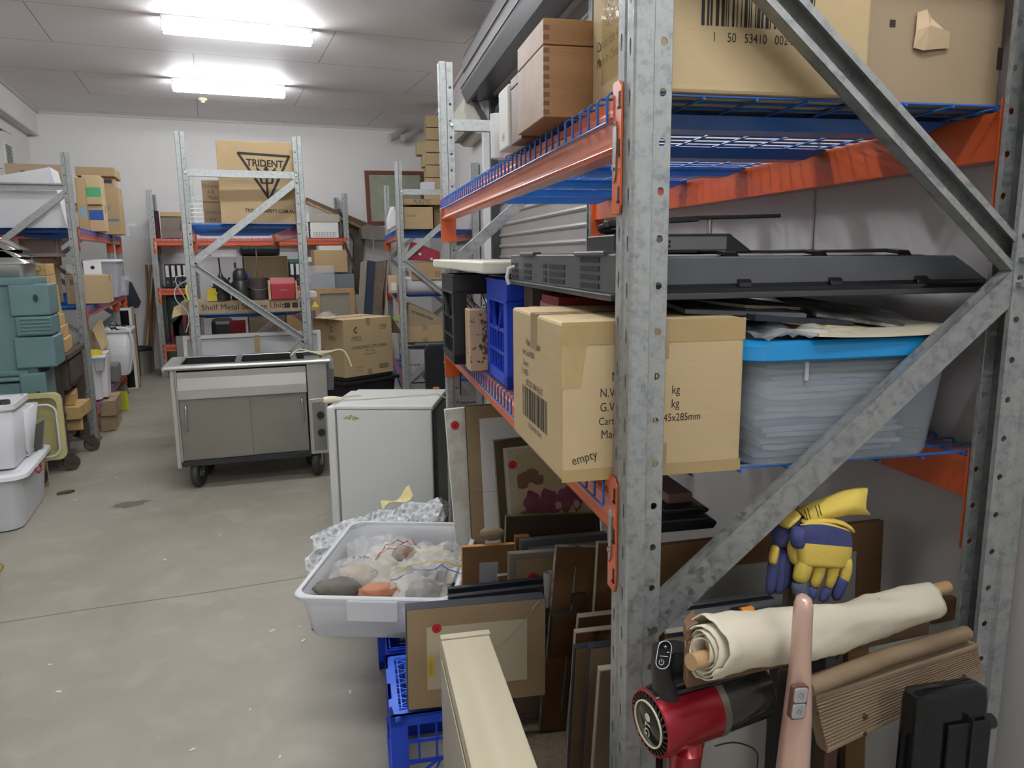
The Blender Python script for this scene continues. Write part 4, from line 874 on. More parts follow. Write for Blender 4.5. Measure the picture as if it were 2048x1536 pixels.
b=MB(); b.X=Matrix.Translation((LT+.07,-.001,0)); b.box(-.062,.062,-.006,.0,.19,.60); b.build('control_panel',mat('pale steel trim',(196,196,188),.35,.7),tr,bevel=.002)
b=MB(); b.box(LT+.025,LT+.115,-.009,-.006,.215,.575); b.build('control_plate',STEELD,tr,bevel=.001)
for z in (.48,.35):
    b=MB(); b.X=Matrix.Translation((LT+.08,-.009,z))@Matrix.Rotation(R(90),4,'X'); b.lathe([(0,.03),(.022,.03),(.026,.02),(.026,0),(0,0)],16); b.build('knob',BLK,tr,smooth=True)
b=MB(); b.prism([(.10,.86),(.10,.80),(.22,.62),(.27,.62),(DT-.05,.86)],LT+.141,LT+.20,ax='x'); b.build('side_guard',mat('grey translucent guard',(150,154,154),.3,.3),tr)
for x,y in ((.12,.09),(.15,DT-.08),(LT+.05,.10),(LT+.02,DT-.08)):
    w=MB(); w.X=Matrix.Translation((x,y,.107))@Matrix.Rotation(R(90-18),4,'Z')@Matrix.Rotation(R(90),4,'X'); w.lathe([(.03,-.02),(.05,-.02),(.08,-.026),(.1,-.022),(.106,-.012),(.106,.012),(.1,.022),(.08,.026),(.05,.02),(.03,.02),(.03,-.02)],28); wh=w.build('caster_wheel',RUBBER,tr,smooth=True)
    w=MB(); w.X=Matrix.Translation((x,y,.107))@Matrix.Rotation(R(90-18),4,'Z')@Matrix.Rotation(R(90),4,'X'); w.lathe([(0,-.024),(.03,-.024),(.034,0),(.03,.024),(0,.024)],18); w.build('wheel_hub',mat('grey hub',(150,150,146),.5,.3),wh)
    w=MB(); M=Matrix.Translation((x,y,0))@Matrix.Rotation(R(72),4,'Z'); w.X=M; w.box(-.02,.02,-.034,-.029,.08,.19); w.box(-.02,.02,.029,.034,.08,.19); w.box(-.035,.035,-.035,.035,.185,.20); w.tube([(0,-.04,.107),(0,.04,.107)],.008,8); w.build('caster_fork',ZINC,wh)
trM=WM[tr.name]
b=MB(); pts=[(.80,.20,.895),(.86,.30,.93),(.95,.24,.915),(1.02,.18,.90),(1.08,.22,.905),(1.10,.28,.91),(1.04,.30,.905),(.98,.24,.91),(1.06,.16,.915),(1.15,.18,.93),(1.20,.17,.90),(1.235,.15,.80),(1.24,.10,.7),(1.235,-.2,.69)]
def smoothp(P,n=5):
    P=[Vector(p) for p in P]; o=[]
    for i in range(len(P)-1):
        a=P[max(0,i-1)];b_=P[i];c=P[i+1];d=P[min(len(P)-1,i+2)]
        for k in range(n):
            t=k/n; o.append(.5*((2*b_)+(c-a)*t+(2*a-5*b_+4*c-d)*t*t+(3*b_-a-3*c+d)*t**3))
    o.append(P[-1]); return o
b.tube(smoothp(pts[:12]+[(1.24,.12,.86)][:0]),.0065,8); o=b.build('power_cable',mat('cream cable',(214,204,170),.45),None,smooth=True); o.matrix_world=trM; tag(o,'cream power cable knotted over the trolley top and hanging off its right end','cable')
# ================= things in front of the near rack end =================
def cv(P,n=6): return smoothp(P,n)
# --- red and black stick vacuum ---
VR=mat('metallic red plastic',(150,22,38),.25,.35,coat=.4)
t=thing('stick_vacuum','red and black cordless stick vacuum leaning at the near upright','vacuum cleaner',N,(.40,.98,0))
SV=WM[t.name]
C0=Vector((.431,1.015,.884)); D=Vector((.975,.21,.03)).normalized()   # housing axis in rack frame
u_=Vector((0,0,1)); s_=D.cross(u_).normalized(); u2=s_.cross(D)
AX=Matrix(((s_.x,u2.x,D.x,C0.x),(s_.y,u2.y,D.y,C0.y),(s_.z,u2.z,D.z,C0.z),(0,0,0,1)))@Matrix.Diagonal((.8,.8,.8,1))
def VB(): b=MB(N); return b
b=VB(); b.lathe([(0,.008),(.048,.008),(.062,-.002),(.066,.0),(.068,.012),(.068,.03),(.066,.045),(.065,.135),(0,.135)],40,M=AX); b.build('motor_housing',VR,t,smooth=True)
b=VB(); b.lathe([(0,-.004),(.044,-.004),(.048,-.001),(.048,.006),(0,.006)],40,M=AX); b.build('badge_disc',BLKG,t,smooth=True)
b=VB(); b.lathe([(.0435,-.0035),(.0435,-.0065),(.0465,-.0065),(.0465,-.0035)],44,M=AX); b.build('cream_ring',mat('cream ring',(214,208,180),.35),t)
b=VB()
for k in range(30):
    a=2*math.pi*k/30; b.X=AX@Matrix.Rotation(a,4,'Z'); b.bar((.049,0,-.0005),(.060,.006,-.0015),.003,.004)
b.X=Matrix(); b.build('vent_fins',BLK,t)
b=VB(); b.X=AX; uu=Vector((-.35,-1,0)); vv=Vector((-1,.35,0))
b.text('LG',.024,(-.002,-.012,-.0055),Vector((-.1,-1,0)),Vector((1,-.1,0)),bold=.02,h=-.0008); 
b.X=AX@Matrix.Translation((-.000,.014,-.0055)); b.lathe([(0,0),(.0085,0),(.0085,-.0008),(0,-.0008)],20); b.X=Matrix(); b.build('maker_mark',mat('cream ring',(214,208,180),.35),t)
b=VB(); b.lathe([(0,.135),(.0655,.135),(.0665,.150),(0,.150)],36,M=AX); b.build('bin_collar',mat('champagne collar',(128,122,106),.35,.6),t,smooth=True)
b=VB(); b.lathe([(0,.150),(.064,.150),(.064,.16),(.063,.262),(.054,.275),(0,.276)],36,M=AX); b.build('dust_bin',mat('smoked clear plastic',(44,44,42),.15,coat=.3),t,smooth=True)
def apt(x,y,z): return AX@Vector((x,y,z))
b=VB(); secs=[]
for z,y,w,h in ((.0,.060,.022,.012),(.04,.066,.03,.016),(.12,.066,.034,.018),(.20,.064,.036,.022),(.255,.066,.034,.026)):
    secs.append([apt(w*math.cos(a),y+h*math.sin(a),z) for a in [2*math.pi*k/16 for k in range(16)]])
b.loft(secs); b.build('upper_body',BLKG,t,smooth=True)
b=VB(); p0=N.at(1306,1365,b=.97);p1=N.at(1318,1330,b=.975);p2=N.at(1330,1300,b=.98)
path=[N.at(1335,1398,b=1.015),N.at(1325,1360,b=1.01),N.at(1322,1325,b=1.01),N.at(1328,1296,b=1.01)]
secs=[]
for p,w,d in zip(path,(.026,.018,.017,.020),(.04,.034,.03,.034)):
    secs.append([p+Vector((w*math.cos(a)*.9,d*math.sin(a)*.6,.0)) for a in [2*math.pi*k/16 for k in range(16)]])
b.loft(secs); b.build('grip',BLK,t,smooth=True)
b=VB(); secs=[]
for x,y,w,d in ((1352,1395,.026,.02),(1350,1350,.026,.02),(1350,1310,.024,.02),(1350,1292,.02,.02)):
    p=N.at(x,y,b=1.055); secs.append([p+Vector((w*math.cos(a),d*math.sin(a),0)) for a in [2*math.pi*k/14 for k in range(14)]])
b.loft(secs); b.build('battery_pack',BLK,t,smooth=True)
b=VB(); q=N.at(1325,1308,b=.982); M=Matrix.Translation(q)@Matrix.Rotation(R(14),4,'Y')@Matrix.Rotation(R(90-12),4,'X'); 
b.X=M; b.prism([(x,y) for x,y in b.rrect(-.0115,.0115,-.021,.021,.011,6)],0,.004); b.X=Matrix(); b.build('control_pad',BLKG,t,bevel=.001)
b=VB(); b.X=M@Matrix.Translation((0,0,.0045)); P=[(x,y,0) for x,y in b.rrect(-.0112,.0112,-.0207,.0207,.011,6)]; b.tube(P,.0006,5,closed=True)
b.text('+',.011,(.0,.012,0),(1,0,0),(0,1,0)); b.text('-',.016,(.006,.006,0),(1,0,0),(0,1,0)); b.bar((-.006,-.002,0),(.007,-.002,0),.0008,.0004)
b.tube([(.004*math.sin(a)-.002,-.011+.004*math.cos(a),0) for a in [R(35+29*k) for k in range(11)]],.0005,5); b.bar((-.002,-.011,0),(-.002,-.006,0),.0008,.0004)
b.X=Matrix(); b.build('pad_marks',mat('white marks',(220,220,220),.5),t)
b=VB(); a=N.at(1372,1476,b=1.0); b.tube([C0+D*.07+Vector((0,0,-.04)),a+Vector((0,.0,-.02)),a+Vector((.005,.02,-.14)),Vector((a.x+.01,a.y+.05,.06))],[.034,.027,.022,.02],18); b.build('suction_tube',VR,t,smooth=True)
b=VB(); b.box(a.x-.10,a.x+.12,a.y+.0,a.y+.1,.008,.06); b.build('floor_head',BLK,t,bevel=.012)
b=VB(); b.box(-.001,.001,-.001,.001,0,.001,M=Matrix.Translation(apt(.0,.0,.14))) ; b.bm.free(); 
# --- rose-gold stick vacuum handle ---
t=thing('stick_vacuum','rose-gold stick vacuum handle with silver buttons in front of the canvas roll','vacuum cleaner',N,(.62,.90,0))
RG=mat('rose gold paint',(212,178,162),.3,.35,coat=.3)
b=VB(); secs=[]
for x,y,w in ((1608,1192,10),(1608,1197,17),(1607,1212,21),(1604,1260,22),(1601,1320,23),(1598,1380,28),(1594,1440,32),(1589,1500,35),(1584,1560,38)):
    p=N.at(x,y,b=.90); ww=w*.94/1500
    secs.append([p+Vector((ww*math.cos(a),ww*1.1*math.sin(a),.15*ww*math.sin(a))) for a in [2*math.pi*k/20 for k in range(20)]])
secs=[secs[0]]+secs[1:]; last=secs[-1]; bot=[Vector((v.x-.02+(v.x-.62)*-.2,v.y+.05,.10)) for v in last]; secs.append(bot)
b.loft(secs); b.build('handle',RG,t,smooth=True)
q=N.at(1597,1404,b=.874); M=Matrix.Translation(q)@Matrix.Rotation(R(4),4,'Y')@Matrix.Rotation(R(90),4,'X')
b=VB(); b.X=M; b.prism(b.rrect(-.0125,.0125,-.026,.026,.005,5),-.006,.002); b.build('button_bezel',mat('rose dark trim',(110,80,70),.4,.3),t)
for s,nm in ((1,'I'),(-1,'E')):
    b=VB(); b.X=M@Matrix.Translation((0,s*.0122,.001)); b.prism(b.rrect(-.0105,.0105,-.0112,.0112,.004,4),0,.0035); bt=b.build('button',mat('silver button',(196,198,200),.25,.6),t,bevel=.001)
    b=VB(); b.X=M@Matrix.Translation((0,s*.0122,.0048)); b.tube([(.004*math.cos(a),.004*math.sin(a),0) for a in [R(30*k) for k in range(12)]],.0003,4,closed=True); b.text(nm,.006,(0,0,0),(1,0,0),(0,1,0)); b.build('button_mark',mat('grey mark',(110,110,112),.5),t)
b=VB(); b.box(.50,.72,.90,1.0,.008,.11); b.build('floor_head',BLK,t,bevel=.012)
# --- canvas roll on timber plank ---
CAN=mat('cream canvas',(222,214,192),.85,0,(206,198,176),3,bump=.35,bs=14)
t=thing('canvas_roll','cream canvas banner rolled around two wooden poles on a timber plank','canvas roll',N,(.72,1.1,.9))
A=N.at(1412,1294,b=.94); Z=N.at(1858,1202,b=1.13); d=(Z-A); L=d.length; dn=d.normalized(); sd=dn.cross(Vector((0,0,1))).normalized(); un=sd.cross(dn)
g=random.Random(2)
b=VB(); b.F=N; nu,nv=60,36
def cr(u,v):
    a=2*math.pi*v; r=.038-.007*u+.003*math.sin(9*u+3*a)+.0035*noise.noise(Vector((u*9,math.cos(a)*1.6,math.sin(a)*1.6)))+.0016*noise.noise(Vector((u*30,math.cos(a)*3,math.sin(a)*3)))
    sag=-.012*math.sin(math.pi*u); ry=r*(1.18 if u<.5 else 1.18-.25*(u-.5))
    if u<.04: r*=1.06+.15*noise.noise(Vector((7*math.cos(a),7*math.sin(a),2)))
    e=u+ (.03*noise.noise(Vector((math.cos(a)*2,math.sin(a)*2,5))) if u<.02 else 0)
    return A+d*e+sd*r*math.cos(a)+un*(ry*math.sin(a)+sag)
b.grid(nu,nv,cr); b.build('canvas',CAN,t,smooth='full',solid=.0015,weld=True)
b=VB(); b.F=N; P=[]
for k in range(60):
    a=k*.42; r=.014+.022*k/60; P.append((a,r))
b.loft([[A+dn*(-.008+.004*math.sin(a*1.7))+sd*r*math.cos(a)+un*(r*math.sin(a)*1.1-.004),A+dn*.07+sd*r*math.cos(a)+un*(r*math.sin(a)*1.1-.004)] for a,r in P],False,False,False); b.build('rolled_edge',CAN,t,solid=.0018,smooth='full')
for (o1,o2,r,e0,e1) in ((-.016,-.016,.0125,-.032,.9),(.006,.024,.0105,.004,.94)):
    b=VB(); b.F=N; b.tube([A+d*0+dn*e0+un*o1+sd*.004,Z+dn*.0-d*(1-e1)+un*o2*.4],r,16); b.build('wooden_pole',WOODK,t,smooth=True)
for o1,ex,r in ((.022,.055,.0115),(-.012,.028,.010)):
    b=VB(); b.F=N; b.tube([Z-dn*.2+un*o1*.5,Z+dn*ex+un*o1],r,16); b.build('wooden_pole',WOODK,t,smooth=True)
b=VB(); b.F=N; c=Z+dn*.014-un*.02; b.tube([c+(dn*math.cos(a)*.8+un*math.sin(a))*.014+sd*.003*math.cos(a) for a in [R(20*k) for k in range(18)]],.0015,6,closed=True); b.build('metal_ring',ZINC,t)
b=VB(); b.F=N; q=N.at(1570,1330,b=1.03); b.tube(cv([q+Vector((-.012,0,-.012)),q+Vector((0,0,.0)),q+Vector((.012,-.004,.010)),q+Vector((.010,-.004,.0)),q+Vector((-.002,-.003,-.006)),q+Vector((-.010,0,-.002))]),.0014,5); b.build('painted_letter',mat('rust red paint',(120,50,34),.6),t)
b=VB(); b.F=N; q=N.at(1676,1312,b=1.055); b.bar(q+Vector((-.004,-.002,-.004)),q+Vector((.004,-.002,.008)),.004,.002); b.build('painted_letter',mat('rust red paint',(120,50,34),.6),t)
# plank under the roll
PLK=mat('weathered brown plank',(134,104,76),.7,0,(96,70,50),10,stretch=(.12,1,1.5),bump=.35,bs=24,bstretch=(.2,1,4))
t=thing('timber_plank','weathered timber plank carrying the canvas roll above the red vacuum','timber',N,(.7,1.1,.84))
a0=N.at(1372,1378,b=.955); a1=N.at(1858,1270,b=1.15); dd=(a1-a0).normalized(); b=VB(); b.F=N
t0=N.at(1376,1285,b=.955).z-a0.z
b.loft([[a0+Vector((0,0,0)),a0+Vector((.006,.025,0)),a0+Vector((.006,.025,t0)),a0+Vector((0,0,t0))],[a1,a1+Vector((.012,.05,0)),a1+Vector((.012,.05,t0*.8)),a1+Vector((0,0,t0*.8))]]); b.build('board',PLK,t,bevel=.003)
b=VB(); b.F=N; e0=a0+Vector((-.002,.002,t0-.002)); b.loft([[e0,e0+Vector((.006,.022,0)),e0+Vector((.006,.022,.026)),e0+Vector((0,0,.022))],[e0+Vector((.025,.01,.004)),e0+Vector((.035,.05,.004)),e0+Vector((.035,.05,.028)),e0+Vector((.025,.01,.026))]]); b.build('end_block',PLK,t,bevel=.003)
for x in (1580,1640):
    q=N.at(x,1352,b=1.12); b=VB(); b.box(q.x-.018,q.x+.018,1.13,1.16,.006,q.z+.03); b.build('support_leg',mat('black stained wood',(34,32,32),.6),t,bevel=.002)
# ribbed board
t=thing('ribbed_board','old ribbed timber scrubbing board with rail and dark legs at lower right','scrubbing board',N,(.9,1.0,.0))
tl=N.at(1628,1398,b=.985); tr_=N.at(1952,1294,b=1.12); bl=N.at(1652,1500,b=.985); br=N.at(1962,1350,b=1.12)
n=15; b=VB(); b.F=N; RIBM=mat('ribbed old timber',(164,144,118),.7,0,(122,100,78),9,stretch=(.15,1,1),bump=.1,bs=60)
Nn=(tr_-tl).cross(bl-tl).normalized(); Nn=Nn if Nn.y<0 else -Nn
prof=[]
for k in range(n):
    for f,h in ((0,-.004),(.22,.004),(.68,.004),(.90,-.004)): prof.append(((k+f)/n,h))
prof.append((1,0))
A_=[tl+(bl-tl)*v+Nn*h for v,h in prof]; B_=[tr_+(br-tr_)*v+Nn*h for v,h in prof]
A_+= [bl-Nn*.018,tl-Nn*.018]; B_+=[br-Nn*.018,tr_-Nn*.018]
b.loft([A_,[p*.5+q*.5 for p,q in zip(A_,B_)],B_]); b.build('ribbed_panel',RIBM,t)
for (p,q,nm,w,h,up) in ((tl+Vector((0,0,.004)),tr_+Vector((0,0,.004)),'top_rail',.022,.010,0),(bl,br,'bottom_rail',.02,.010,0)):
    b=VB(); b.F=N; b.bar(p-Nn*.006,q-Nn*.006,w,h); b.build(nm,RIBM,t,bevel=.003)
b=VB(); b.F=N; p=N.at(1612,1374,b=.985); q=N.at(1932,1266,b=1.12); b.tube([p,p*.5+q*.5+Vector((0,0,.004)),q],[.016,.015,.014],14); b.build('round_rail',mat('rough split timber',(150,128,100),.75,0,(112,92,70),14,stretch=(.3,1,1),bump=.5,bs=24),t,smooth=True)
for (x,y) in ((1720,1428),(1718,1462),(1918,1350)):
    q=N.at(x,y,b=1.02 if x<1800 else 1.095)+Nn*.008; b=VB(); b.F=N; b.tube([q,q+Nn*.004],.005,10); b.build('screw',mat('rusty screw',(88,66,54),.6,.4),t)
for x,s in ((1665,1.01),(1925,1.14)):
    q=N.at(x,1480,b=s); b=VB(); b.box(q.x-.012,q.x+.012,s,s+.03,.002,q.z+.05); b.build('leg',mat('dark leg wood',(72,48,36),.6),t,bevel=.002)
# stake carrying the gloves
q=N.at(1588,1190,b=1.24); b=VB(); b.box(q.x-.016,q.x+.016,1.235,1.255,.006,1.07); b.solo('wooden_stake',mat('grey stake wood',(120,104,86),.7,0,(96,82,66),10,stretch=(1,1,.2)),'upright grey wooden stake holding the work gloves','stake',N,(q.x,1.245,.006),bevel=.002)
# --- gloves ---
YG=mat('yellow cotton',(226,200,96),.85,0,(216,188,84),12,bump=.3,bs=60); NG=mat('navy suede',(62,66,118),.85,0,(76,82,128),14,bump=.3,bs=50); GG=mat('grey suede',(92,102,122),.9,0,(76,84,104),30,bump=.5,bs=80); LIN=mat('glove lining',(188,150,126),.8)
GS=1.19
def gp(x,y,dy=0): return N.at(x,y,b=GS+dy)
def soft(name,path,ws,ds,m,par,cap=True,n=14,dy=0):
    """flattened tapering tube through pixel-measured points on the glove's own plane"""
    b=MB(N); P=[gp(x,y,dy) for x,y in path]; secs=[]
    for i,p in enumerate(P):
        a=P[max(0,i-1)];c=P[min(len(P)-1,i+1)]; d_=(c-a).normalized(); sx=d_.cross(Vector((0,1,0))).normalized()
        secs.append([p+sx*ws[i]*math.cos(t_)+Vector((0,1,0))*ds[i]*math.sin(t_) for t_ in [2*math.pi*k/n for k in range(n)]])
    b.loft(secs,cap,cap); return b.build(name,m,par,smooth='full',sub=1)
t=thing('work_glove','front yellow and navy work glove hanging fingers down on the stake','glove',N,(.86,GS,1.06))
b=MB(N)
def palm(u,v,sgn):
    # outline of the back of the hand
    L_=[(1598,1045),(1590,1085),(1596,1135)];Rr=[(1704,1060),(1709,1095),(1700,1140)]
    f=lambda P,v:(P[0][0]*(1-v)*(1-2*v)+4*P[1][0]*v*(1-v)+P[2][0]*v*(2*v-1),P[0][1]*(1-v)*(1-2*v)+4*P[1][1]*v*(1-v)+P[2][1]*v*(2*v-1))
    a=f(L_,v);c=f(Rr,v); x=a[0]*(1-u)+c[0]*u; y=a[1]*(1-u)+c[1]*u-(10*math.sin(math.pi*u) if v<.5 else 0)*(1-2*v if v<.5 else 0)
    return gp(x,y,sgn*(-.018*math.sqrt(max(0,1-(2*u-1)**2))-.002*noise.noise(Vector((u*6,v*5,1)))))
secs=[]
for j in range(13):
    v=j/12; secs.append([palm(i/10,v,1) for i in range(11)]+[palm(1-i/10,v,-1) for i in range(1,10)])
b.loft(secs)
b.bm.faces.ensure_lookup_table()
for i_,f in enumerate(b.bm.faces): f.material_index=1 if 20<=i_<5*20+20 and i_//20 in (1,2,3,4,5) else 0
b.build('palm',[YG,NG],t,smooth='full',sub=1)
for k,(pa,ws,tip) in enumerate(((((1616,1108),(1606,1140),(1597,1168)),(.019,.018,.016),[(1597,1160),(1600,1182),(1606,1200)]),
    (((1644,1112),(1636,1148),(1626,1178)),(.016,.013,.011),[(1628,1172),(1622,1188),(1618,1200)]),
    (((1670,1112),(1665,1148),(1656,1180)),(.016,.012,.010),[(1657,1174),(1650,1190),(1640,1204)]),
    (((1692,1112),(1693,1142),(1684,1170)),(.014,.012,.012),[(1688,1150),(1680,1176),(1668,1202)]))):
    o=soft('finger',pa,ws,[w*.8 for w in ws],YG,t); soft('fingertip',tip,[ws[2]*1.1,ws[2]*1.05,ws[2]*.7],[ws[2]*.9]*3,GG if k==0 else NG,o)
soft('thumb',[(1596,1052),(1588,1080),(1590,1110),(1592,1130)],[.012,.016,.015,.008],[.012]*4,YG,t,dy=.012)
soft('thumb_patch',[(1598,1052),(1594,1075),(1596,1098)],[.012,.0155,.012],[.015]*3,NG,t,dy=-.012)
soft('wrist_hem',[(1600,1045),(1640,1036),(1690,1044),(1706,1066)],[.005]*4,[.014]*4,YG,t,dy=.004)
t=thing('work_glove','rear yellow and navy work glove folded over the stake with its cuff up right','glove',N,(.80,GS+.03,1.05))
o=soft('palm',[(1600,1032),(1578,1042),(1562,1066),(1556,1095)],[.014,.016,.015,.015],[.02,.024,.024,.02],NG,t,dy=.03)
soft('knuckle_band',[(1596,1022),(1574,1036),(1562,1054)],[.008,.009,.009],[.024]*3,YG,t,dy=.022)
for pa,m_ in ((((1556,1085),(1548,1120),(1544,1158),(1538,1192)),NG),(((1566,1090),(1562,1130),(1560,1165),(1556,1190)),NG),(((1572,1090),(1574,1130),(1570,1160),(1566,1180)),NG)):
    o=soft('finger',pa,(.011,.011,.012,.009),(.011,.011,.011,.008),m_,t,dy=.03)
    if pa[0][0]==1556: soft('finger_patch',[(1553,1088),(1547,1110),(1545,1130)],[.008,.008,.008],[.010]*3,YG,o,dy=.024)
b=MB(N); n_=24; secs=[]
for i,(x,y,w,dq) in enumerate(((1600,1034,.011,.020),(1625,1024,.013,.022),(1655,1014,.017,.026),(1690,1003,.021,.028),(1722,1001,.026,.030))):
    p=gp(x,y,.02); dirv=(gp(1722,1001)-gp(1600,1034)).normalized(); sx=dirv.cross(Vector((0,1,0))).normalized()
    secs.append([p+sx*w*math.cos(a)*(1+.18*math.sin(3*a+i))+Vector((0,1,0))*dq*math.sin(a)+dirv*(.012*math.cos(2*a) if i==4 else 0) for a in [2*math.pi*k/n_ for k in range(n_)]])
b.loft(secs,False,False); b.m=0; b.build('cuff',YG,t,smooth='full',solid=.002)
soft('cuff_lining',[(1690,1003),(1720,1001)],[.017,.022],[.022,.026],LIN,t,dy=.02)
b=MB(N); 
for x,y in ((1612,1028),(1618,1026),(1634,1021),(1640,1019)):
    p=gp(x,y,.02-.024); b.bar(p+Vector((-.004,0,.010)),p+Vector((.004,0,-.012)),.0012,.0012)
b.build('stitching',INK,t)
# --- tall black plastic housing at the lower right ---
t=thing('black_stand','tall glossy black plastic housing with recessed front at the lower right corner','housing',N,(.88,.93,0))
A=N.at(1852,1402,b=.93); B_=N.at(1992,1376,b=.93); x0,x1=A.x-.012,B_.x; zt=A.z+.0
b=MB(N); sec=lambda z,e:[(x,y,z) for x,y in b.rrect(x0+e,x1+.004-e,.93+e,.985-e,.014,5)]
b.loft([sec(.004,0),sec(zt-.02,.004),sec(zt-.004,.006),sec(zt,.014)]); b.build('shell',BLKG,t,smooth=True)
for (u0,u1) in ((.40,.68),(.71,.97)):
    b=MB(N); b.box(x0+(x1-x0)*u0,x0+(x1-x0)*u1,.926,.932,.05,zt-.05); b.build('recessed_panel',mat('matt black panel',(12,12,14),.5),t,bevel=.002)
b=MB(N); b.box(x0+(x1-x0)*.685,x0+(x1-x0)*.70,.922,.934,.05,zt-.04); b.build('divider_rib',BLK,t)
b=MB(N); b.tube([(x1+.004,.95,zt-.07),(x1+.02,.95,zt-.07)],.012,12); b.build('side_knob',BLK,t,smooth=True)
b=MB(N); p=N.at(1455,1505,b=1.12); b.tube(cv([N.at(1430,1492,b=1.1),N.at(1470,1485,b=1.1),N.at(1510,1500,b=1.1),N.at(1515,1530,b=1.1),N.at(1505,1590,b=1.1)]),.0015,6); b.solo('thin_cable',BLK,'thin black cable looping below the red vacuum bin','cable',N,(p.x,1.1,p.z))
b=MB(N); P=[N.at(1440,1255,b=1.16),N.at(1475,1232,b=1.18),N.at(1500,1222,b=1.18)]; b.tube(P,[.016,.018,.012],12); o=b.solo('garden_tool',BLK,'black and orange tool handle poking out above the canvas roll','tool',N,tuple(P[1]),smooth=True)
b=MB(N); b.tube([N.at(1484,1228,b=1.165),N.at(1506,1220,b=1.165)],[.012,.009],10); b.build('orange_grip',mat('orange rubber',(230,140,40),.5),o,smooth=True)
# ================= left side =================
def rb(label,F,b,x0,y0,x1,y1,dep,m=None,z=None,zt=None,**kw):
    X0,X1,Z0,Z1=F.rect(x0,y0,x1,y1,b)
    if z is not None: Z0=z
    if zt is not None: Z1=zt
    return carton(label,F,((X0+X1)/2,b+dep/2,Z0),X1-X0,dep,Z1-Z0,m=m or CARD2,**kw)
def sbox(name,label,cat,F,b,x0,y0,x1,y1,dep,m,z=None,bevel=.004,group=None):
    X0,X1,Z0,Z1=F.rect(x0,y0,x1,y1,b)
    if z is not None: Z0=z
    q=MB(); q.box(-(X1-X0)/2,(X1-X0)/2,-dep/2,dep/2,0,Z1-Z0); return q.solo(name,m,label,cat,F,((X0+X1)/2,b+dep/2,Z0),bevel=bevel,group=group)
ZT=1.893
# top of left rack
X0,X1,Z0,Z1=G.rect(-60,340,128,446,7.72)
b=MB(G); b.prism([(X0,ZT),(X1,ZT),(G.at(100,334,b=7.72).x,G.at(100,334,b=7.72).z),(X0,G.at(-60,362,b=7.72).z)],7.72,8.1,ax='y'); b.solo('white_board_box',mat('white corrugated plastic',(224,225,228),.6),'large white slant-edged box on top of the left rack','box',G,((X0+X1)/2,7.9,ZT),bevel=.003)
rb('long brown carton behind the white slant-edged box on the left rack',G,8.15,16,328,130,446,.35,m=CARD2,z=ZT,prints=[('f',.30,.84,'O',.09,.02),('f',.80,.72,'110',.06)],mark=INKB)
rb('brown carton with pale blue print on the left rack, left of the green-label one',G,8.55,153,355,172,446,.4,m=CARD3,z=ZT,prints=[('f',.6,.35,'#fill',.05,.10)],mark=mat('pale blue print',(130,166,190),.7))
rb('kraft carton with green label hanging over the edge of the left rack',G,8.62,165,350,201,409,.35,m=CARD,tape=None,prints=[('f',.5,.42,'#fill',.16,.09)],mark=mat('green label',(70,160,110),.6))
rb('carton with bright blue label below the green-label carton',G,8.66,177,410,208,457,.32,m=CARD,z=ZT,prints=[('f',.5,.62,'#fill',.13,.10)],mark=mat('blue label',(40,84,160),.6))
rb('tall carton with a thin blue stripe, farthest right on the left rack',G,9.7,200,374,240,465,.45,m=CARD3,z=ZT,prints=[('f',.5,.30,'#fill',.16,.03),('f',.45,.55,'=',.10)],mark=mat('grey blue print',(96,128,150),.7))
rb('flat long carton lying across the tall ones on the left rack',G,9.7,150,334,229,352,.6,m=CARD3)
rb('brown carton with dark blue logo above the striped tall carton',G,9.8,195,352,228,374,.3,m=CARD3,z=None,prints=[('f',.5,.5,'#fill',.12,.04)],mark=mat('dark logo',(50,58,90),.6))
rb('carton behind the blue-label carton on the left rack',G,9.15,172,374,200,452,.25,m=CARD2,z=ZT)
t=thing('plastic_tray','clear plastic trays jutting out past the far end of the left rack','tray',G,(-.96,10.55,2.015))
b=MB(); b.box(-.1,.16,-.1,.1,0,.03); b.build('tray_rim',CLEAR,t,bevel=.003)
b=MB(); b.box(-.1,.08,-.1,.1,-.12,0); b.build('tray_body',CLEAR,t,bevel=.003)
# second level
Z2=1.208
rb('grey-brown carton with lid at the back of the left rack, above the steel pans',G,8.1,38,478,107,510,.4,m=mat('grey brown carton',(128,114,100),.8))
sbox('steel_tray','flat pale tray under the grey-brown carton','tray',G,8.08,30,507,113,514,.5,mat('grey tray',(150,150,148),.5))
rb('darker brown carton below the flat pale tray',G,8.12,45,513,108,532,.4,m=mat('dark brown carton',(118,88,62),.8),z=None)
for k,(x0,y0,x1,y1,bb,dp,mm,lb) in enumerate(((55,532,108,600,8.14,.4,CARD2,'brown carton standing under the darker brown carton'),(132,550,164,612,7.95,.35,CARD2,'brown carton marked in black behind the left rack upright'),(168,550,216,612,8.0,.4,CARD,'kraft carton with a torn label on the second level'))):
    rb(lb,G,bb,x0,y0,x1,y1,dp,m=mm,z=Z2,prints=[('f',.4,.75,'B',.07)] if k==1 else ())
t=thing('storage_tub','white lidded plastic tub on the second level of the left rack','storage tub',G,(-.93,8.85,Z2))
X0,X1,Z0,Z1=G.rect(166,519,238,612,9.2); w=X1-X0
b=MB(); b.F=G; b.loft([[(x,y,z) for x,y in b.rrect(X0+e,X1-e,9.2+e,9.75-e,.04)] for z,e in ((Z2,.03),(Z1-.03,.0))]); b.build('tub_body',mat('milky plastic',(222,226,232),.35,alpha=.72,transl=.3),t,smooth=True)
b=MB(); b.F=G; b.loft([[(x,y,z) for x,y in b.rrect(X0-e,X1+e,9.2-e,9.75+e,.04)] for z,e in ((Z1-.03,.012),(Z1-.015,.015),(Z1,.0))]); b.build('lid',WHP,t,smooth=True)
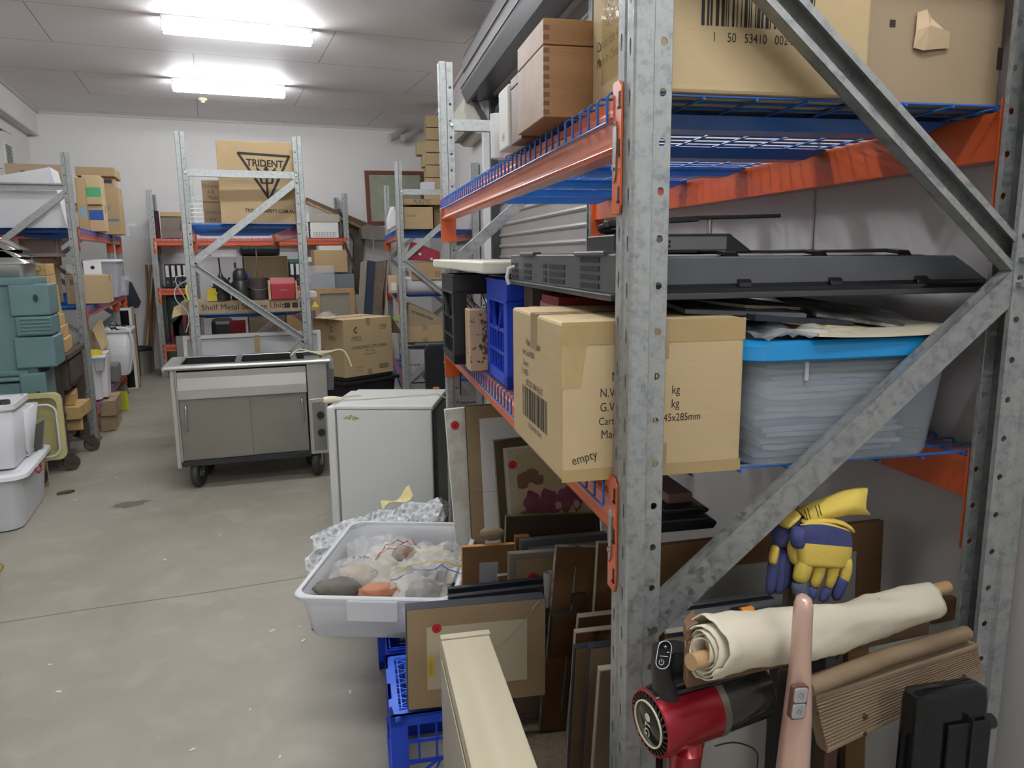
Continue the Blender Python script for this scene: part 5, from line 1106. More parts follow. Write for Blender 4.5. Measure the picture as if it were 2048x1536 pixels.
b=MB(G); p=G.rect(167,521,203,549,8.2); b.box(p[0],p[1],8.2,8.202,p[2],p[3]); o=b.solo('paper_notice',mat('white paper',(228,228,232),.7),'white sheet with a round black emblem hung on the left rack','paper sheet',G,(p[0],8.2,p[2]))
b=MB(G); c=((p[0]+p[1])/2,8.199,(p[2]+p[3])/2); b.prism([(c[0]+.018*math.cos(a),c[2]+.018*math.sin(a)) for a in [R(20*k) for k in range(18)]],8.1985,8.1995,ax='y'); b.build('emblem',INK,o)
sbox('plastic_bag','crumpled clear bag between cartons at the left rack upright','plastic bag',G,7.9,131,529,150,548,.2,FILM)
t=thing('plastic_basket','clear basket at the far front of the second level','basket',G,(-.98,9.6,Z2+.002)); b=MB(); b.box(-.12,.12,-.1,.1,0,.22,tx=.03,ty=.02); b.build('basket_body',CLEAR,t,bevel=.004)
# third level
Z3=.318
t=thing('storage_bin','large white bin of cables on the lowest level of the left rack','storage bin',G,(-.93,9.0,Z3))
X0,X1,Z0,Z1=G.rect(206,660,262,742,9.4)
b=MB(); b.F=G; b.loft([[(x,y,z) for x,y in b.rrect(X0+e,X1-e,9.4+e,9.95-e,.05)] for z,e in ((Z3,.05),(Z3+.01,.045),(Z1,.0))],True,False); b.build('bin_body',WHP,t,smooth=True,solid=.003)
b=MB(); b.F=G; b.loft([[(x,y,z) for x,y in b.rrect(X0-e,X1+e,9.4-e,9.95+e,.06)] for z,e in ((Z1-.03,.012),(Z1-.03,.02),(Z1,.02),(Z1,-.004))],False,False); b.build('bin_rim',WHP,t,smooth=True)
g=random.Random(6); b=MB(G); P=[((X0+X1)/2+g.uniform(-.12,.12),9.68+g.uniform(-.2,.2),Z1-.02+g.uniform(-.03,.07)) for _ in range(16)]; b.tube(smoothp(P,5),.007,6); b.solo('cable_tangle',BLK,'tangle of dark cables heaped in the large white bin','cables',G,((X0+X1)/2,9,Z1),smooth=True)
b=MB(G); P=[G.at(x,y,b=9.42) for x,y in ((232,655),(255,658),(262,675),(265,700),(262,725),(258,745))]; b.tube(smoothp(P,4),.012,8); b.solo('white_hose',WHP,'white hose looping out of the large white bin','hose',G,tuple(P[0]),smooth=True)
t=thing('framed_screen','white framed dark screen standing beyond the white bin','screen',G,(-.83,9.7,.6)); X0,X1,Z0,Z1=G.rect(238,616,265,690,10.4); Z0=.004
b=MB(); b.F=G; b.box(X0,X1,10.4,10.43,Z0,Z1); b.build('screen_frame',WHT,t,bevel=.003); b=MB(); b.F=G; b.box(X0+.01,X1-.03,10.395,10.4,Z0+.02,Z1-.03); b.build('screen_glass',BLKG,t)
sbox('cardboard_sheet','brown cardboard sheet behind the white framed screen','panel',G,10.5,262,614,269,680,.1,CARD2,z=.004)
b=MB(G); p=G.rect(186,642,214,700,8.1); b.loft([[(p[0],8.1,p[3]-.08),(p[0]+.06,8.1,p[2]),(p[0]+.08,8.12,p[2]),(p[0]+.02,8.12,p[3]-.08)],[(p[1]-.05,8.15,p[3]+.02),(p[1],8.15,p[2]+.05),(p[1],8.17,p[2]+.05),(p[1]-.04,8.17,p[3]+.02)]]); b.solo('open_flap_carton',CARD,'open kraft carton with a tall raised flap on the lowest level','carton',G,(p[0],8.1,p[2]))
rb('brown carton under the raised flap on the lowest level',G,8.2,160,664,192,740,.3,m=CARD2,z=Z3)
t=thing('bucket','white bucket with yellow lid behind the left rack upright','bucket',G,(-1.12,7.93,Z3)); b=MB(); b.lathe([(0,0),(.09,0),(.115,.42),(0,.42)],24); b.build('bucket_body',WHP,t,smooth=True); b=MB(); b.lathe([(0,.42),(.12,.42),(.12,.455),(0,.46)],24); b.build('lid',mat('yellow lid',(222,200,50),.45),t,smooth=True)
t=thing('carry_basket','small translucent basket hanging on the tall white bin','basket',G,(-1.0,7.98,.62)); X0,X1,Z0,Z1=G.rect(187,715,209,742,7.8)
b=MB(); b.F=G; b.box(X0,X1,7.8,7.92,Z0,Z1,tx=.015); b.build('basket_body',mat('milky plastic',(222,226,232),.35,alpha=.72,transl=.3),t,bevel=.004); b=MB(); b.F=G; b.box(X0-.01,X1+.01,7.79,7.93,Z1-.008,Z1+.006); b.build('basket_rim',WHP,t)
b=MB(); X0,X1,Z0,Z1=G.rect(193,706,216,770,7.95); w=(X1-X0)/2; b.box(-w,w,-.12,.12,0,Z1-Z3,tx=.02,ty=.02); o=b.solo('white_bin',WHP,'tall narrow white bin on the lowest level of the left rack','bin',G,((X0+X1)/2,8.07,Z3),bevel=.006)
sbox('grey_scanner','grey wedge-shaped device beside the tall white bin','device',G,8.9,215,730,236,750,.3,mat('grey device',(120,118,110),.5),z=Z3,bevel=.02)
sbox('black_bag','black bag behind the tall white bin','bag',G,8.0,176,722,193,778,.2,BLK,z=Z3,bevel=.03)
# under the lowest level
rb('brown carton under the left rack, upper one of two',G,7.86,200,802,232,832,.5,m=CARD2,z=.155)
rb('brown carton under the left rack, lower one of two',G,7.9,200,830,232,858,.5,m=CARD2,z=.004,zt=.15)
b=MB(); b.grid(6,6,lambda u,v:(-.06+.13*u,.02*math.sin(5*u),.20*v)); b.solo('yellow_net',mat('yellow mesh cloth',(206,206,50),.6),'yellow net bag hanging behind the cartons under the left rack','net bag',G,(-.99,8.9,.02),solid=.004)
# things at the far end of the left aisle
b=MB(G); P=[G.at(x,y,b=11.2) for x,y in ((249,560),(262,565),(281,605),(276,616),(258,618),(250,600))]; Q=[p+Vector((0,.12,0)) for p in P]; b.loft([P,Q]); b.solo('hanging_cloth',mat('dark navy cloth',(36,42,54),.9,bump=.4,bs=10),'dark navy cloth hanging past the far end of the left rack','cloth',G,tuple(P[0]),bevel=.01)
for k,(x,xb,c) in enumerate(((300,284,WOODK),(307,293,mat('brown plank',(128,98,68),.7)),(314,299,WOODK),(292,303,mat('brown plank',(128,98,68),.7)))):
    p=G.at(x,(530,556,534,530)[k],b=12.0); q=G.at(xb,702,b=12.15-.1*k); b=MB(); b.bar((0,0,0),(p.x-q.x,.17,p.z-.01),.034,.024); b.solo('timber_plank',c,'tall timber leaning on the back wall, %s of the leaning lengths'%('leftmost','second','rightmost','crossing one')[k],'timber',G,(q.x,12.0-.03*k,.012))
for k in range(3):
    b=MB(); b.bar((0,0,0),(.55,.45,1.0),.05,.02); b.solo('metal_rail',mat('dark metal rail',(64,66,68),.4,.5),'dark metal rail slanting against the wall by the steel bin','rail',G,(-.88-.18-.5-.06*k,11.68-.04*k,.012),R(0)+R(90)-R(8*k)*0+R(60),group='dark rails in the far left corner')
q=G.at(285,745,z=0); t=thing('steel_bin','brushed steel waste bin with liner at the far end of the aisle','bin',G,(q.x+.0,q.y-.12,.002))
b=MB(); b.lathe([(0,0),(.125,0),(.16,.36),(.165,.365),(.155,.362),(.12,.01),(0,.01)],26); b.build('bin_body',STEEL,t,smooth=True)
b=MB(); b.lathe([(.168,.33),(.172,.365),(.15,.385),(.10,.36),(0,.34)],22); b.build('bin_liner',BLK,t,smooth=True,jit=.004)
sbox('black_folded_item','black folded frame leaning beside the steel bin','folded frame',G,11.3,262,628,272,700,.15,BLK,z=.004,bevel=.01)
# ---- dark industrial trolley with flat cartons ----
DK=mat('dark grimy steel',(66,60,58),.6,.3,(88,76,66),9,bump=.3,bs=22)
t=thing('machine_trolley','dark grimy cast-iron trolley on small wheels carrying flat cartons','trolley',G,(-1.35,6.78,.0))
b=MB(); b.box(-.42,.30,-.30,.52,.865,.905); b.build('top_plate',mat('worn dark timber top',(84,68,58),.7,0,(64,52,46),8),t,bevel=.004)
b=MB(); b.box(-.30,.27,-.22,.50,.62,.865); b.build('drawer_box',DK,t,bevel=.006)
b=MB(); b.box(.27,.285,-.16,.46,.66,.84); b.build('side_plate',DK,t,bevel=.004)
for x,y in ((.16,-.20),(.22,.42),(-.3,-.20),(-.3,.42)):
    b=MB(); b.lathe([(0,.13),(.075,.13),(.078,.22),(.07,.24),(.07,.40),(.078,.41),(.078,.44),(.07,.45),(.07,.50),(.08,.52),(.08,.865),(0,.865)],6,M=Matrix.Translation((x,y,0))@Matrix.Rotation(R(30),4,'Z')); b.build('leg',DK,t,smooth=True,bevel=.003)
b=MB(); b.box(-.30,.25,-.20,.48,.24,.262); b.build('lower_shelf',DK,t,bevel=.003)
for x,y in ((.235,-.24),(.30,.36),(-.3,-.2),(-.3,.4)):
    w=MB(); w.X=Matrix.Translation((x,y,.062))@Matrix.Rotation(R(20),4,'Z')@Matrix.Rotation(R(90),4,'X'); w.lathe([(0,-.02),(.025,-.025),(.058,-.02),(.062,-.012),(.062,.012),(.058,.02),(.025,.025),(0,.02)],24); wh=w.build('caster_wheel',mat('iron wheel',(92,80,72),.6,.3),t,smooth=True)
    w=MB(); w.X=Matrix.Translation((x,y,0))@Matrix.Rotation(R(20),4,'Z'); w.prism([(-.10,.135),(.02,.135),(.045,.06),(-.01,.05),(-.05,.10)],-.035,-.028,ax='y'); w.prism([(-.10,.135),(.02,.135),(.045,.06),(-.01,.05),(-.05,.10)],.028,.035,ax='y'); w.box(-.10,.02,-.035,.035,.13,.14); w.build('caster_fork',DK,wh)
BRD=mat('flat carton kraft',(198,166,112),.75,0,(186,154,102),4,spec=.25)
ys=[(528,552,44,128),(552,578,60,130),(576,600,96,138),(600,626,96,139),(626,640,96,126),(636,662,104,146),(660,688,106,152),(684,718,112,156)]
zz=.908; H_=[.088,.088,.088,.078,.06,.088,.092,.10]
for k in range(7,-1,-1):
    h=H_[k]; off=(0,.0,.0,.02,.0,.03,.05,.07)[k]-.035
    c=carton('flat kraft food carton, number counted by height in the pile on the dark trolley' if 0 else 'flat kraft carton in the tall pile on the dark trolley, '+('topmost','second from the top','third from the top','fourth from the top','fourth from the bottom','third from the bottom','second from the bottom','lowest')[k],G,(-1.33+off,6.88,zz),.40,.44,h-.002,m=BRD,rot=R((3,2,-1,4,-3,1,2,3)[k]),tape=None,prints=[('f',.84,.6,'#box',.045,.04),('f',.84,.22,'=',.05),('f',.96,.4,'1:',.045),('r',.2,.5,'#box',.04,.04),('f',.25,.3,'-',.12)],group='flat cartons piled on the dark trolley',mark=INKB,bev=.003); zz+=h
for k,(x,y,z,h,r) in enumerate(((-1.24,6.95,.264,.10,8),(-1.20,6.90,.366,.10,-4),(-1.27,6.98,.468,.09,5))):
    carton('flat kraft carton on the lower tray of the dark trolley, '+('lowest','middle','topmost')[k]+' of three',G,(x+.04,y,z),.26,.40,h-.002,m=BRD,rot=R(r),tape=None,prints=[('f',.5,.5,'B',.06),('r',.3,.5,'B',.06)],mark=INKB,bev=.003)
# ---- teal insulated carriers ----
def carrier(label,bx0,bx1,z0,z1,Y0,panels,lid):
    t=thing('food_carrier',label,'insulated box',G,((bx0+bx1)/2,Y0+.3,z0))
    b=MB(); b.F=G; b.box(bx0,bx1,Y0,Y0+.5,z0,z1); b.build('carrier_body',TEAL,t,bevel=.02,seg=3)
    for (x0,y0,x1,y1,hole,ribs) in panels:
        X0,X1,Z0_,Z1_=G.rect(x0,y0,x1,y1,Y0-.03); b=MB(); b.F=G; b.box(X0,X1,Y0-.03,Y0+.3,Z0_,Z1_); o=b.build('door_panel',TEAL,t,bevel=.012,seg=3)
        for k in range(ribs):
            zc=Z0_+(Z1_-Z0_)*(k+.7)/(ribs+.4); b=MB(); b.F=G; b.tube([(X0+.03,Y0-.032,zc),(X1-.002,Y0-.032,zc)],.007,8); b.build('rib',TEAL,o,smooth=True)
        if hole:
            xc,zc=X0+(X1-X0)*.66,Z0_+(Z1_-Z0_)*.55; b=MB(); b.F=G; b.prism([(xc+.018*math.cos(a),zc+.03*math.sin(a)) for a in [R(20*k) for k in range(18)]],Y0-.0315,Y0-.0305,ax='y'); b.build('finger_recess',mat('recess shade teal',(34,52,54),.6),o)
            b=MB(); b.F=G; b.tube([(xc+.019*math.cos(a),Y0-.031,zc+.031*math.sin(a)) for a in [R(20*k) for k in range(18)]],.004,6,closed=True); b.build('recess_lip',TEAL,o,smooth=True)
    if lid:
        for (x0,y0,x1,y1) in lid:
            X0,X1,Z0_,Z1_=G.rect(x0,y0,x1,y1,Y0-.02); b=MB(); b.F=G; b.box(X0,X1,Y0-.02,Y0+.5,Z0_,Z1_); b.build('lid',TEAL,t,bevel=.01)
    return t
carrier('teal insulated food carrier, upper one, holding the stacked steel pans',-1.92,-1.16,.80,1.455,6.0,[(17,569,99,632,1,0),(31,633,103,672,0,5),(29,674,112,736,0,0)],[(-80,556,63,572)])
carrier('teal insulated food carrier, lower one, behind the yellowish tub',-1.95,-1.26,.202,.785,6.0,[(43,746,96,845,1,0)],[(-80,757,62,766),(-80,744,58,755)])
t=thing('pan_stack','stack of stainless steel pans and sloped lids on the teal carrier','steel pans',G,(-1.42,6.28,1.472))
SH=mat('polished stainless',(168,168,166),.16,.95)
b=MB(); b.loft([[(x,y,z) for x,y in b.rrect(-.26+e,.25-e,-.2+e,.2-e,.04)] for z,e in ((0,.03),(.01,.02),(.118,.01))]); b.build('pan',STEEL,t,smooth=True)
for k,(z,w,h) in enumerate(((.12,.28,.085),(.165,.255,.07),(.215,.22,.07))):
    b=MB(); b.loft([[(x,y,zz_) for x,y in b.rrect(-.28,.27-.0+e*0-s,-.2,.2,.03)] for zz_,s,e in ((z,-.0+.03*k,0),(z+.006,.03*k,0),(z+h,.11+.03*k,0),(z+h+.004,.13+.03*k,0))]); b.build('sloped_lid',SH,t,smooth=True)
b=MB(); b.tube([(-.12,0,.29),(-.12,0,.31),(-.02,0,.33),(.06,0,.31),(.07,0,.29)],.012,10); b.build('lid_handle',SH,t,smooth=True)
# ---- yellowish tub on its side, screen frame, dolly ----
YT=mat('yellowed plastic',(196,186,130),.45,alpha=.93); 
t=thing('storage_tub','yellowed clear tub standing on its side behind the white bins','storage tub',G,(-1.2,5.95,.2)); X0,X1,Z0,Z1=G.rect(8,790,127,926,5.8)
def ry(x0,x1,z0,z1,r,y): bb=MB(); return [(x,y,z) for x,z in bb.rrect(x0,x1,z0,z1,r,5)]
b=MB(); b.F=G; b.loft([ry(X0,X1,Z0,Z1,.05,5.83),ry(X0+.03,X1-.03,Z0+.03,Z1-.03,.05,5.83)],False,False); b.loft([ry(X0,X1,Z0,Z1,.05,5.83),ry(X0,X1,Z0,Z1,.05,5.87),ry(X0+.02,X1-.02,Z0+.02,Z1-.02,.05,5.88),ry(X0+.05,X1-.05,Z0+.05,Z1-.05,.05,5.935)],False,True); b.build('tub_shell',YT,t,smooth=True)
b=MB(); b.F=G; b.tube([Vector(p) for p in ry(X0+.035,X1-.035,Z0+.03,Z1-.075,.06,5.815)],.007,6,closed=True); b.build('inner_rim',mat('milky plastic rim',(226,229,234),.32),t,smooth=True)
t=thing('small_screen','grey framed panel leaning inside the yellowed tub','panel',G,(-1.15,5.75,.3)); P=[G.at(x,y,b=5.72) for x,y in ((66,912),(64,850),(90,834),(86,898))]
b=MB(); b.F=G; b.loft([P,[p+Vector((0,.015,0)) for p in P]]); b.build('panel_frame',mat('pale metal frame',(160,160,152),.4,.4),t); c=sum(P,Vector())/4
b=MB(); b.F=G; b.loft([[c+(p-c)*.88+Vector((0,-.002,0)) for p in P],[c+(p-c)*.88+Vector((0,.001,0)) for p in P]]); b.build('panel_glass',mat('olive grey panel',(84,84,72),.4),t)
t=thing('wheeled_dolly','wooden dolly with a black wheel under the yellowed tub','dolly',G,(-1.3,6.1,0)); b=MB(); b.box(-.4,.1,-.25,.3,.17,.2); b.build('deck',WOODK,t,bevel=.003)
b=MB(); b.X=Matrix.Translation((.02,.0,.086))@Matrix.Rotation(R(12),4,'Z')@Matrix.Rotation(R(90),4,'X'); b.lathe([(0,-.02),(.04,-.02),(.05,-.025),(.08,-.022),(.085,0),(.08,.022),(.05,.025),(.04,.02),(0,.02)],26); b.build('caster_wheel',RUBBER,t,smooth=True)
b=MB(); b.box(.06,.1,.02,.05,.002,.19); b.build('leg',WOODK,t,bevel=.002)
# ---- white tubs, left foreground ----
MILK=mat('frosted white tub',(226,228,232),.38,0,(208,211,218),2.5,alpha=.93)
t=thing('storage_tub','large frosted white tub with a red clip at the left foreground','storage tub',G,(-1.5,5.5,0))
X1=-1.10; X0=-1.95
b=MB(); b.loft([[(x,y,z) for x,y in b.rrect(-.44+e,.36-e,-.40+e,.42-e,.09,6)] for z,e in ((.002,.045),(.01,.035),(.33,.004))],True,True); b.build('tub_body',MILK,t,smooth=True)
b=MB(); b.loft([[(x,y,z) for x,y in b.rrect(-.44-e,.36+e,-.40-e,.42+e,.10,6)] for z,e in ((.325,.014),(.33,.03),(.352,.026),(.362,.008),(.362,-.02),(.352,-.03))],False,True); b.build('lid',mat('frosted white lid',(236,237,240),.36),t,smooth=True)
b=MB(); q=G.at(74,958,a=-1.13); yy=q.y-5.5; b.tube([(.372,yy+.08,.335),(.385,yy+.075,.30),(.392,yy+.05,.285),(.392,yy-.04,.285),(.385,yy-.06,.30),(.380,yy-.05,.325)],.007,8); b.build('red_clip',mat('dark red clip',(150,24,60),.4),t,smooth=True)
t=thing('storage_bin','tall white bin of black gear standing on the large tub','storage bin',G,(-1.5,5.35,.364)); X0,X1,Z0,Z1=G.rect(-70,812,32,948,5.22)
b=MB(); b.F=G; b.loft([[(x,y,z) for x,y in b.rrect(X0+e,X1-e,5.22+e,5.62-e,.03,4)] for z,e in ((.366,.03),(.376,.025),(Z1,0))],True,False); b.build('bin_body',mat('white bin plastic',(222,222,226),.4),t,smooth=True,solid=.003)
b=MB(); b.F=G; b.loft([[(x,y,z) for x,y in b.rrect(X0-e,X1+e,5.22-e,5.62+e,.035,4)] for z,e in ((Z1-.04,.006),(Z1-.03,.014),(Z1,.012),(Z1,-.003))],False,False); b.build('bin_rim',WHP,t,smooth=True)
zi=Z1
t=thing('black_gear','black electronic gear lying in the tall white bin','electronics',G,(X1-.14,5.42,zi-.05)); b=MB(); b.box(-.16,.08,-.1,.06,0,.045); b.build('housing',BLK,t,bevel=.01); b=MB(); b.box(-.16,.08,-.101,-.1,.03,.036); b.build('silver_strip',ZINC,t); b=MB(); b.tube([(.02+.03*math.cos(a),-.11,.005+.03*math.sin(a)) for a in [R(30*k) for k in range(9)]],.006,8); b.build('cable',BLK,t,smooth=True)
b=MB(); 0 and b.solo('pipe_bend',BLK,'black curved handle sticking up behind the tall white bin','handle',G,(X0+.36,5.66,zi+.01),smooth=True)
t=thing('laundry_bin','white flared bin with grey handle bar beside the tall white bin','bin',G,(-1.2,5.75,.36)); X0,X1,Z0,Z1=G.rect(20,812,68,935,5.5)
b=MB(); b.F=G; b.loft([[(x,y,z) for x,y in b.rrect(X0+e,X1-e*1.1,5.5+e,5.74-e*.5,.03,4)] for z,e in ((.366,.05),(.38,.045),(Z1-.02,0))],True,False); b.build('bin_body',mat('white bin plastic',(222,222,226),.4),t,smooth=True,solid=.003)
P0=G.at(27,848,b=5.47);P1=G.at(67,810,b=5.75)
b=MB(); b.F=G; b.tube([P0,P1],.013,10); b.build('rim_bar',WHP,t,smooth=True); b=MB(); b.F=G; b.tube([P0*.72+P1*.28,P0*.35+P1*.65],.0145,10); b.build('grip',mat('grey grip',(150,150,150),.5),t,smooth=True)
q=G.at(2,1142,z=.0); b=MB(); b.tube([(.02*math.cos(a),.02*math.sin(a),.022+.012*math.sin(a)) for a in [R(24*k) for k in range(15)]],.006,8,closed=True); b.solo('brass_fitting',mat('brass',(190,160,90),.3,.9),'small brass ring fitting lying at the left edge of the floor','fitting',G,(q.x-.01,q.y,0),smooth=True)
# ================= middle rack =================
ZM1=1.878; ZM2=1.193
t=rb('large trident safety carton on top of the middle rack',G,6.28,439,283,593,434,.5,m=CARD3,z=ZM1,tape='t',rot=R(-2))
w=t.children[0].dimensions if 0 else None
X0,X1,Z0,Z1=G.rect(439,283,593,434,6.28); W_=X1-X0; H_=Z1-ZM1
b=MB(); o=Vector((-W_/2,-.25,0)); U=Vector((1,0,0)); V=Vector((0,0,1))
def q_(u,v): return o+U*(u*W_)+V*(v*H_)+Vector((0,-.0008,0))
A,B_,C_=q_(.27,.855),q_(.93,.83),q_(.64,.30)
for a,c in ((A,B_),(B_,C_),(C_,A)): b.bar(a,c,.0008,.019,up=(0,0,1) if abs((c-a).z)<.1 else (1,0,0),ext=.004)
b.text('TRIDENT',.072,q_(.61,.735),(1,0,-.03),(.03,0,1),bold=.03,sx=.92)
tc_=q_(.62,.5); b.bar(tc_+V*.10,tc_-V*.10,.0008,.017,up=(1,0,0)); b.poly([tc_+V*.135+Vector((0,-.0008,0)),tc_+V*.095-U*.022+Vector((0,-.0008,0)),tc_+V*.095+U*.022+Vector((0,-.0008,0))])
for s in (-1,1):
    b.bar(tc_-V*.0+U*s*.008*0,tc_-V*.0+U*s*.042,.0008,.012,up=(0,0,1)); b.bar(tc_+U*s*.038-V*.0,tc_+U*s*.050+V*.06,.0008,.016,up=(1,0,0)); b.poly([tc_+U*s*.075+V*.125+Vector((0,-.0008,0)),tc_+U*s*.032+V*.085+Vector((0,-.0008,0)),tc_+U*s*.062+V*.06+Vector((0,-.0008,0))])
b.text('TRIDENTSAFETY.COM.AU',.036,q_(.64,.155),(1,0,-.02),(.02,0,1),bold=.02,sx=.9)
b.build('printed_emblem',INK,t)
rb('small brown carton beside the trident carton, upper one of two',G,7.0,404,360,446,404,.3,m=CARD2,prints=[('f',.55,.72,'Dimension',.05),('f',.4,.45,'4 8',.05),('f',.5,.2,'Made',.05)],mark=INKB)
rb('small brown carton beside the trident carton, lower one of two',G,7.0,407,405,449,436,.3,m=CARD2,z=ZM1,prints=[('f',.55,.6,'Dimension',.05),('f',.4,.3,'4 8',.05)],mark=INKB)
t=thing('wire_basket','white wire basket behind the small brown cartons','basket',G,(-.03,8.0,ZM1)); X0,X1,Z0,Z1=G.rect(393,385,410,436,7.8)
b=MB(); 
for k in range(7): b.tube([(-.12,0,.04*k+.01),(.2,0,.04*k+.01)],.004,5); 
for k in range(7): b.tube([(-.12+.05*k,0,0),(-.12+.05*k,0,.27)],.004,5)
b.build('wire_side',WHT,t)
t=thing('long_carton','long flat brown carton printed Shelf Metal Storage on the middle rack','carton',G,(.27,6.3,ZM2))
X0,X1,Z0,Z1=G.rect(364,603,637,632,6.19); cx=(X0+X1)/2; hw=(X1-X0)/2
b=MB(); b.box(-hw,hw,-.24,.20,.0,.098); b.X=Matrix(); o=b.build('box_body',CARD2,t,bevel=.004); 
t.matrix_world=Matrix.Translation((cx,6.435,ZM2))@Matrix.Rotation(R(-2.0),4,'Z'); WM[t.name]=t.matrix_world.copy()
b=MB(); b.text('4 Shelf Metal Storage Unit',.062,(-.08,-.2405,.05),(1,0,0),(0,0,1),sx=1.0)
for x in (.27,.33,.39): b.prism([(x+px_,.05+pz_) for px_,pz_ in MB().rrect(-.022,.022,-.02,.02,.006)],-.2412,-.2406,ax='y')
b.build('printed_text',INK,t)
b=MB(); b.poly([(.455,-.2412,.03),(.515,-.2412,.03),(.485,-.2412,.078)]); b.build('warning_triangle',mat('yellow triangle',(220,196,60),.6),t)
b=MB(); b.loft([[(-hw-.0,-.24,.0),(-hw,-.22,.09),(-hw,-.21,.09),(-hw,-.23,.0)],[(-hw-.07,-.22,-.02),(-hw-.05,-.20,.06),(-hw-.05,-.19,.06),(-hw-.07,-.21,-.03)]]); b.build('open_flap',CARD,t,jit=.003)
IR=mat('dark ironware',(44,46,52),.38,.5,(66,62,60),9); ZC=ZM2+.099
def urn(label,px0,px1,ytop,b_,prof,m=IR):
    x=(G.at(px0,560,b=b_).x+G.at(px1,560,b=b_).x)/2; r=(G.at(px1,560,b=b_).x-G.at(px0,560,b=b_).x)/2; zt=G.at(px0,ytop,b=b_).z; h=zt-ZC
    t=thing('iron_urn',label,'urn',G,(x,b_,ZC)); b=MB(); b.lathe([(r*a,h*c) for a,c in prof],26); b.build('urn_body',m,t,smooth=True); return t,r,h
t,r,h=urn('black iron urn with a tall spike beside the yellow tape',423,460,545,6.25,((0,0),(.92,0),(.98,.45),(1,.5),(.86,.55),(.84,.72),(.3,.86),(.12,1),(0,1)))
b=MB(); b.tube([(0,0,h),(-.004,0,h+.11)],.006,8); b.build('spike',BLK,t)
b=MB(); b.lathe([(r*1.0,h*.47),(r*1.06,h*.485),(r*1.0,h*.5)],24); b.build('band',IR,t,smooth=True)
t,r,h=urn('black iron kettle urn with domed lid in front of the blue jug',460,500,537,6.28,((0,0),(.95,0),(1,.3),(.92,.55),(.72,.62),(.74,.74),(.66,.9),(.3,1),(0,1)))
b=MB(); b.tube([(-r*.9,0,h*.45),(-r*1.25,0,h*.6),(-r*1.0,0,h*.72)],.009,8); b.build('spout',IR,t,smooth=True); b=MB(); b.cyl((-r*.4,0,h),(-r*.4,0,h+.045),.008); b.build('lid_knob',BLK,t)
t,r,h=urn('rusty iron pail holding an old tool',494,538,556,6.26,((0,0),(.86,0),(.9,.5),(.94,.52),(.98,1),(.93,1),(.85,.3),(0,.3)),mat('rusty iron',(84,74,70),.55,.4,(56,48,46),14,bump=.3))
b=MB(); b.tube(smoothp([(-r,0,h*.92),(-r*1.05,-.02,h*.7),(-r*.5,-.05-r*.7,h*.5),(r*.5,-.05-r*.7,h*.5),(r*1.05,-.02,h*.7),(r,0,h*.92)],4),.0035,6); b.build('bail_handle',ZINC,t,smooth=True)
b=MB(); b.tube([(0,0,h*.6),(0,.0,h+.22)],.006,6); b.bar((-.03,0,h*.9),(-.01,0,h+.07),.01,.01); b.bar((.05,0,h*.9),(.01,0,h+.07),.01,.01); b.bar((-.012,0,h+.07),(.012,0,h+.07),.01,.01); b.solo('old_tool',mat('old timber handle',(98,80,64),.7),'old pronged hand tool standing in the rusty pail','tool',G,tuple(WM[t.name].translation))
t=thing('tool_case','red metal case with a slot handle on the long carton','metal case',G,(.52,6.26,ZC)); X0,X1,Z0,Z1=G.rect(540,556,588,602,6.2); hw=(X1-X0)/2; hh=Z1-ZC
REDM=mat('red painted metal',(158,32,44),.42,0,(140,26,38),6)
b=MB(); b.box(-hw,hw,-.1,.1,0,hh*.72); b.build('case_body',REDM,t,bevel=.004); b=MB(); b.prism([(-.1,hh*.725),(.1,hh*.725),(.08,hh),(-.07,hh)],-hw-.003,hw+.003,ax='x'); b.build('lid',REDM,t,bevel=.003)
b=MB(); b.box(-.03,.03,-.103,-.1,hh*.42,hh*.45); b.build('slot_handle',ZINC,t); 
for q in ((-hw-.02,-hw-.004,-.1,.1,0,hh*.9),(hw+.004,hw+.016,-.1,.1,0,hh*.85)): b=MB(); b.box(*q); b.build('side_strap',CARD3,t)
sbox('white_carton','small white box beside the red metal case','box',G,6.3,591,584,634,603,.2,mat('white carton',(214,214,208),.6),z=ZC)
sbox('blue_jug','blue plastic jug behind the black urns','jug',G,6.5,486,545,498,600,.12,CRATE,z=ZC,bevel=.01)
b=MB(); g=random.Random(9); b.tube(smoothp([(g.uniform(-.05,.06),g.uniform(-.04,.04),.05+g.uniform(-.02,.06)) for _ in range(14)],4),.009,7); b.box(-.05,.05,-.04,.04,.002,.10); b.solo('yellow_tape',mat('yellow plastic',(214,196,40),.45),'tangled bright yellow tape in a small tub beside the black urn','tape',G,(.015,6.24,ZC),smooth=True)
b=MB(); P=[G.at(x,y,b=6.03) for x,y in ((374,603),(366,590),(352,565),(356,552),(380,556),(352,575),(352,600),(372,620),(378,640),(372,665))]; b.F=G; b.tube(smoothp(P,5),.004,6); b.solo('hanging_cable',mat('grey white cable',(170,170,166),.5),'looped pale cable hanging at the left end of the long carton','cable',G,tuple(P[0]),smooth=True)
b=MB(G); b.tube([G.at(378,600,b=6.05),G.at(372,582,b=6.05),G.at(374,570,b=6.06)],.008,7); b.solo('hanging_hook',mat('yellow plastic',(214,196,40),.45),'small yellow hooked handle at the left end of the long carton','hook',G,tuple(G.at(378,600,b=6.05)),smooth=True)
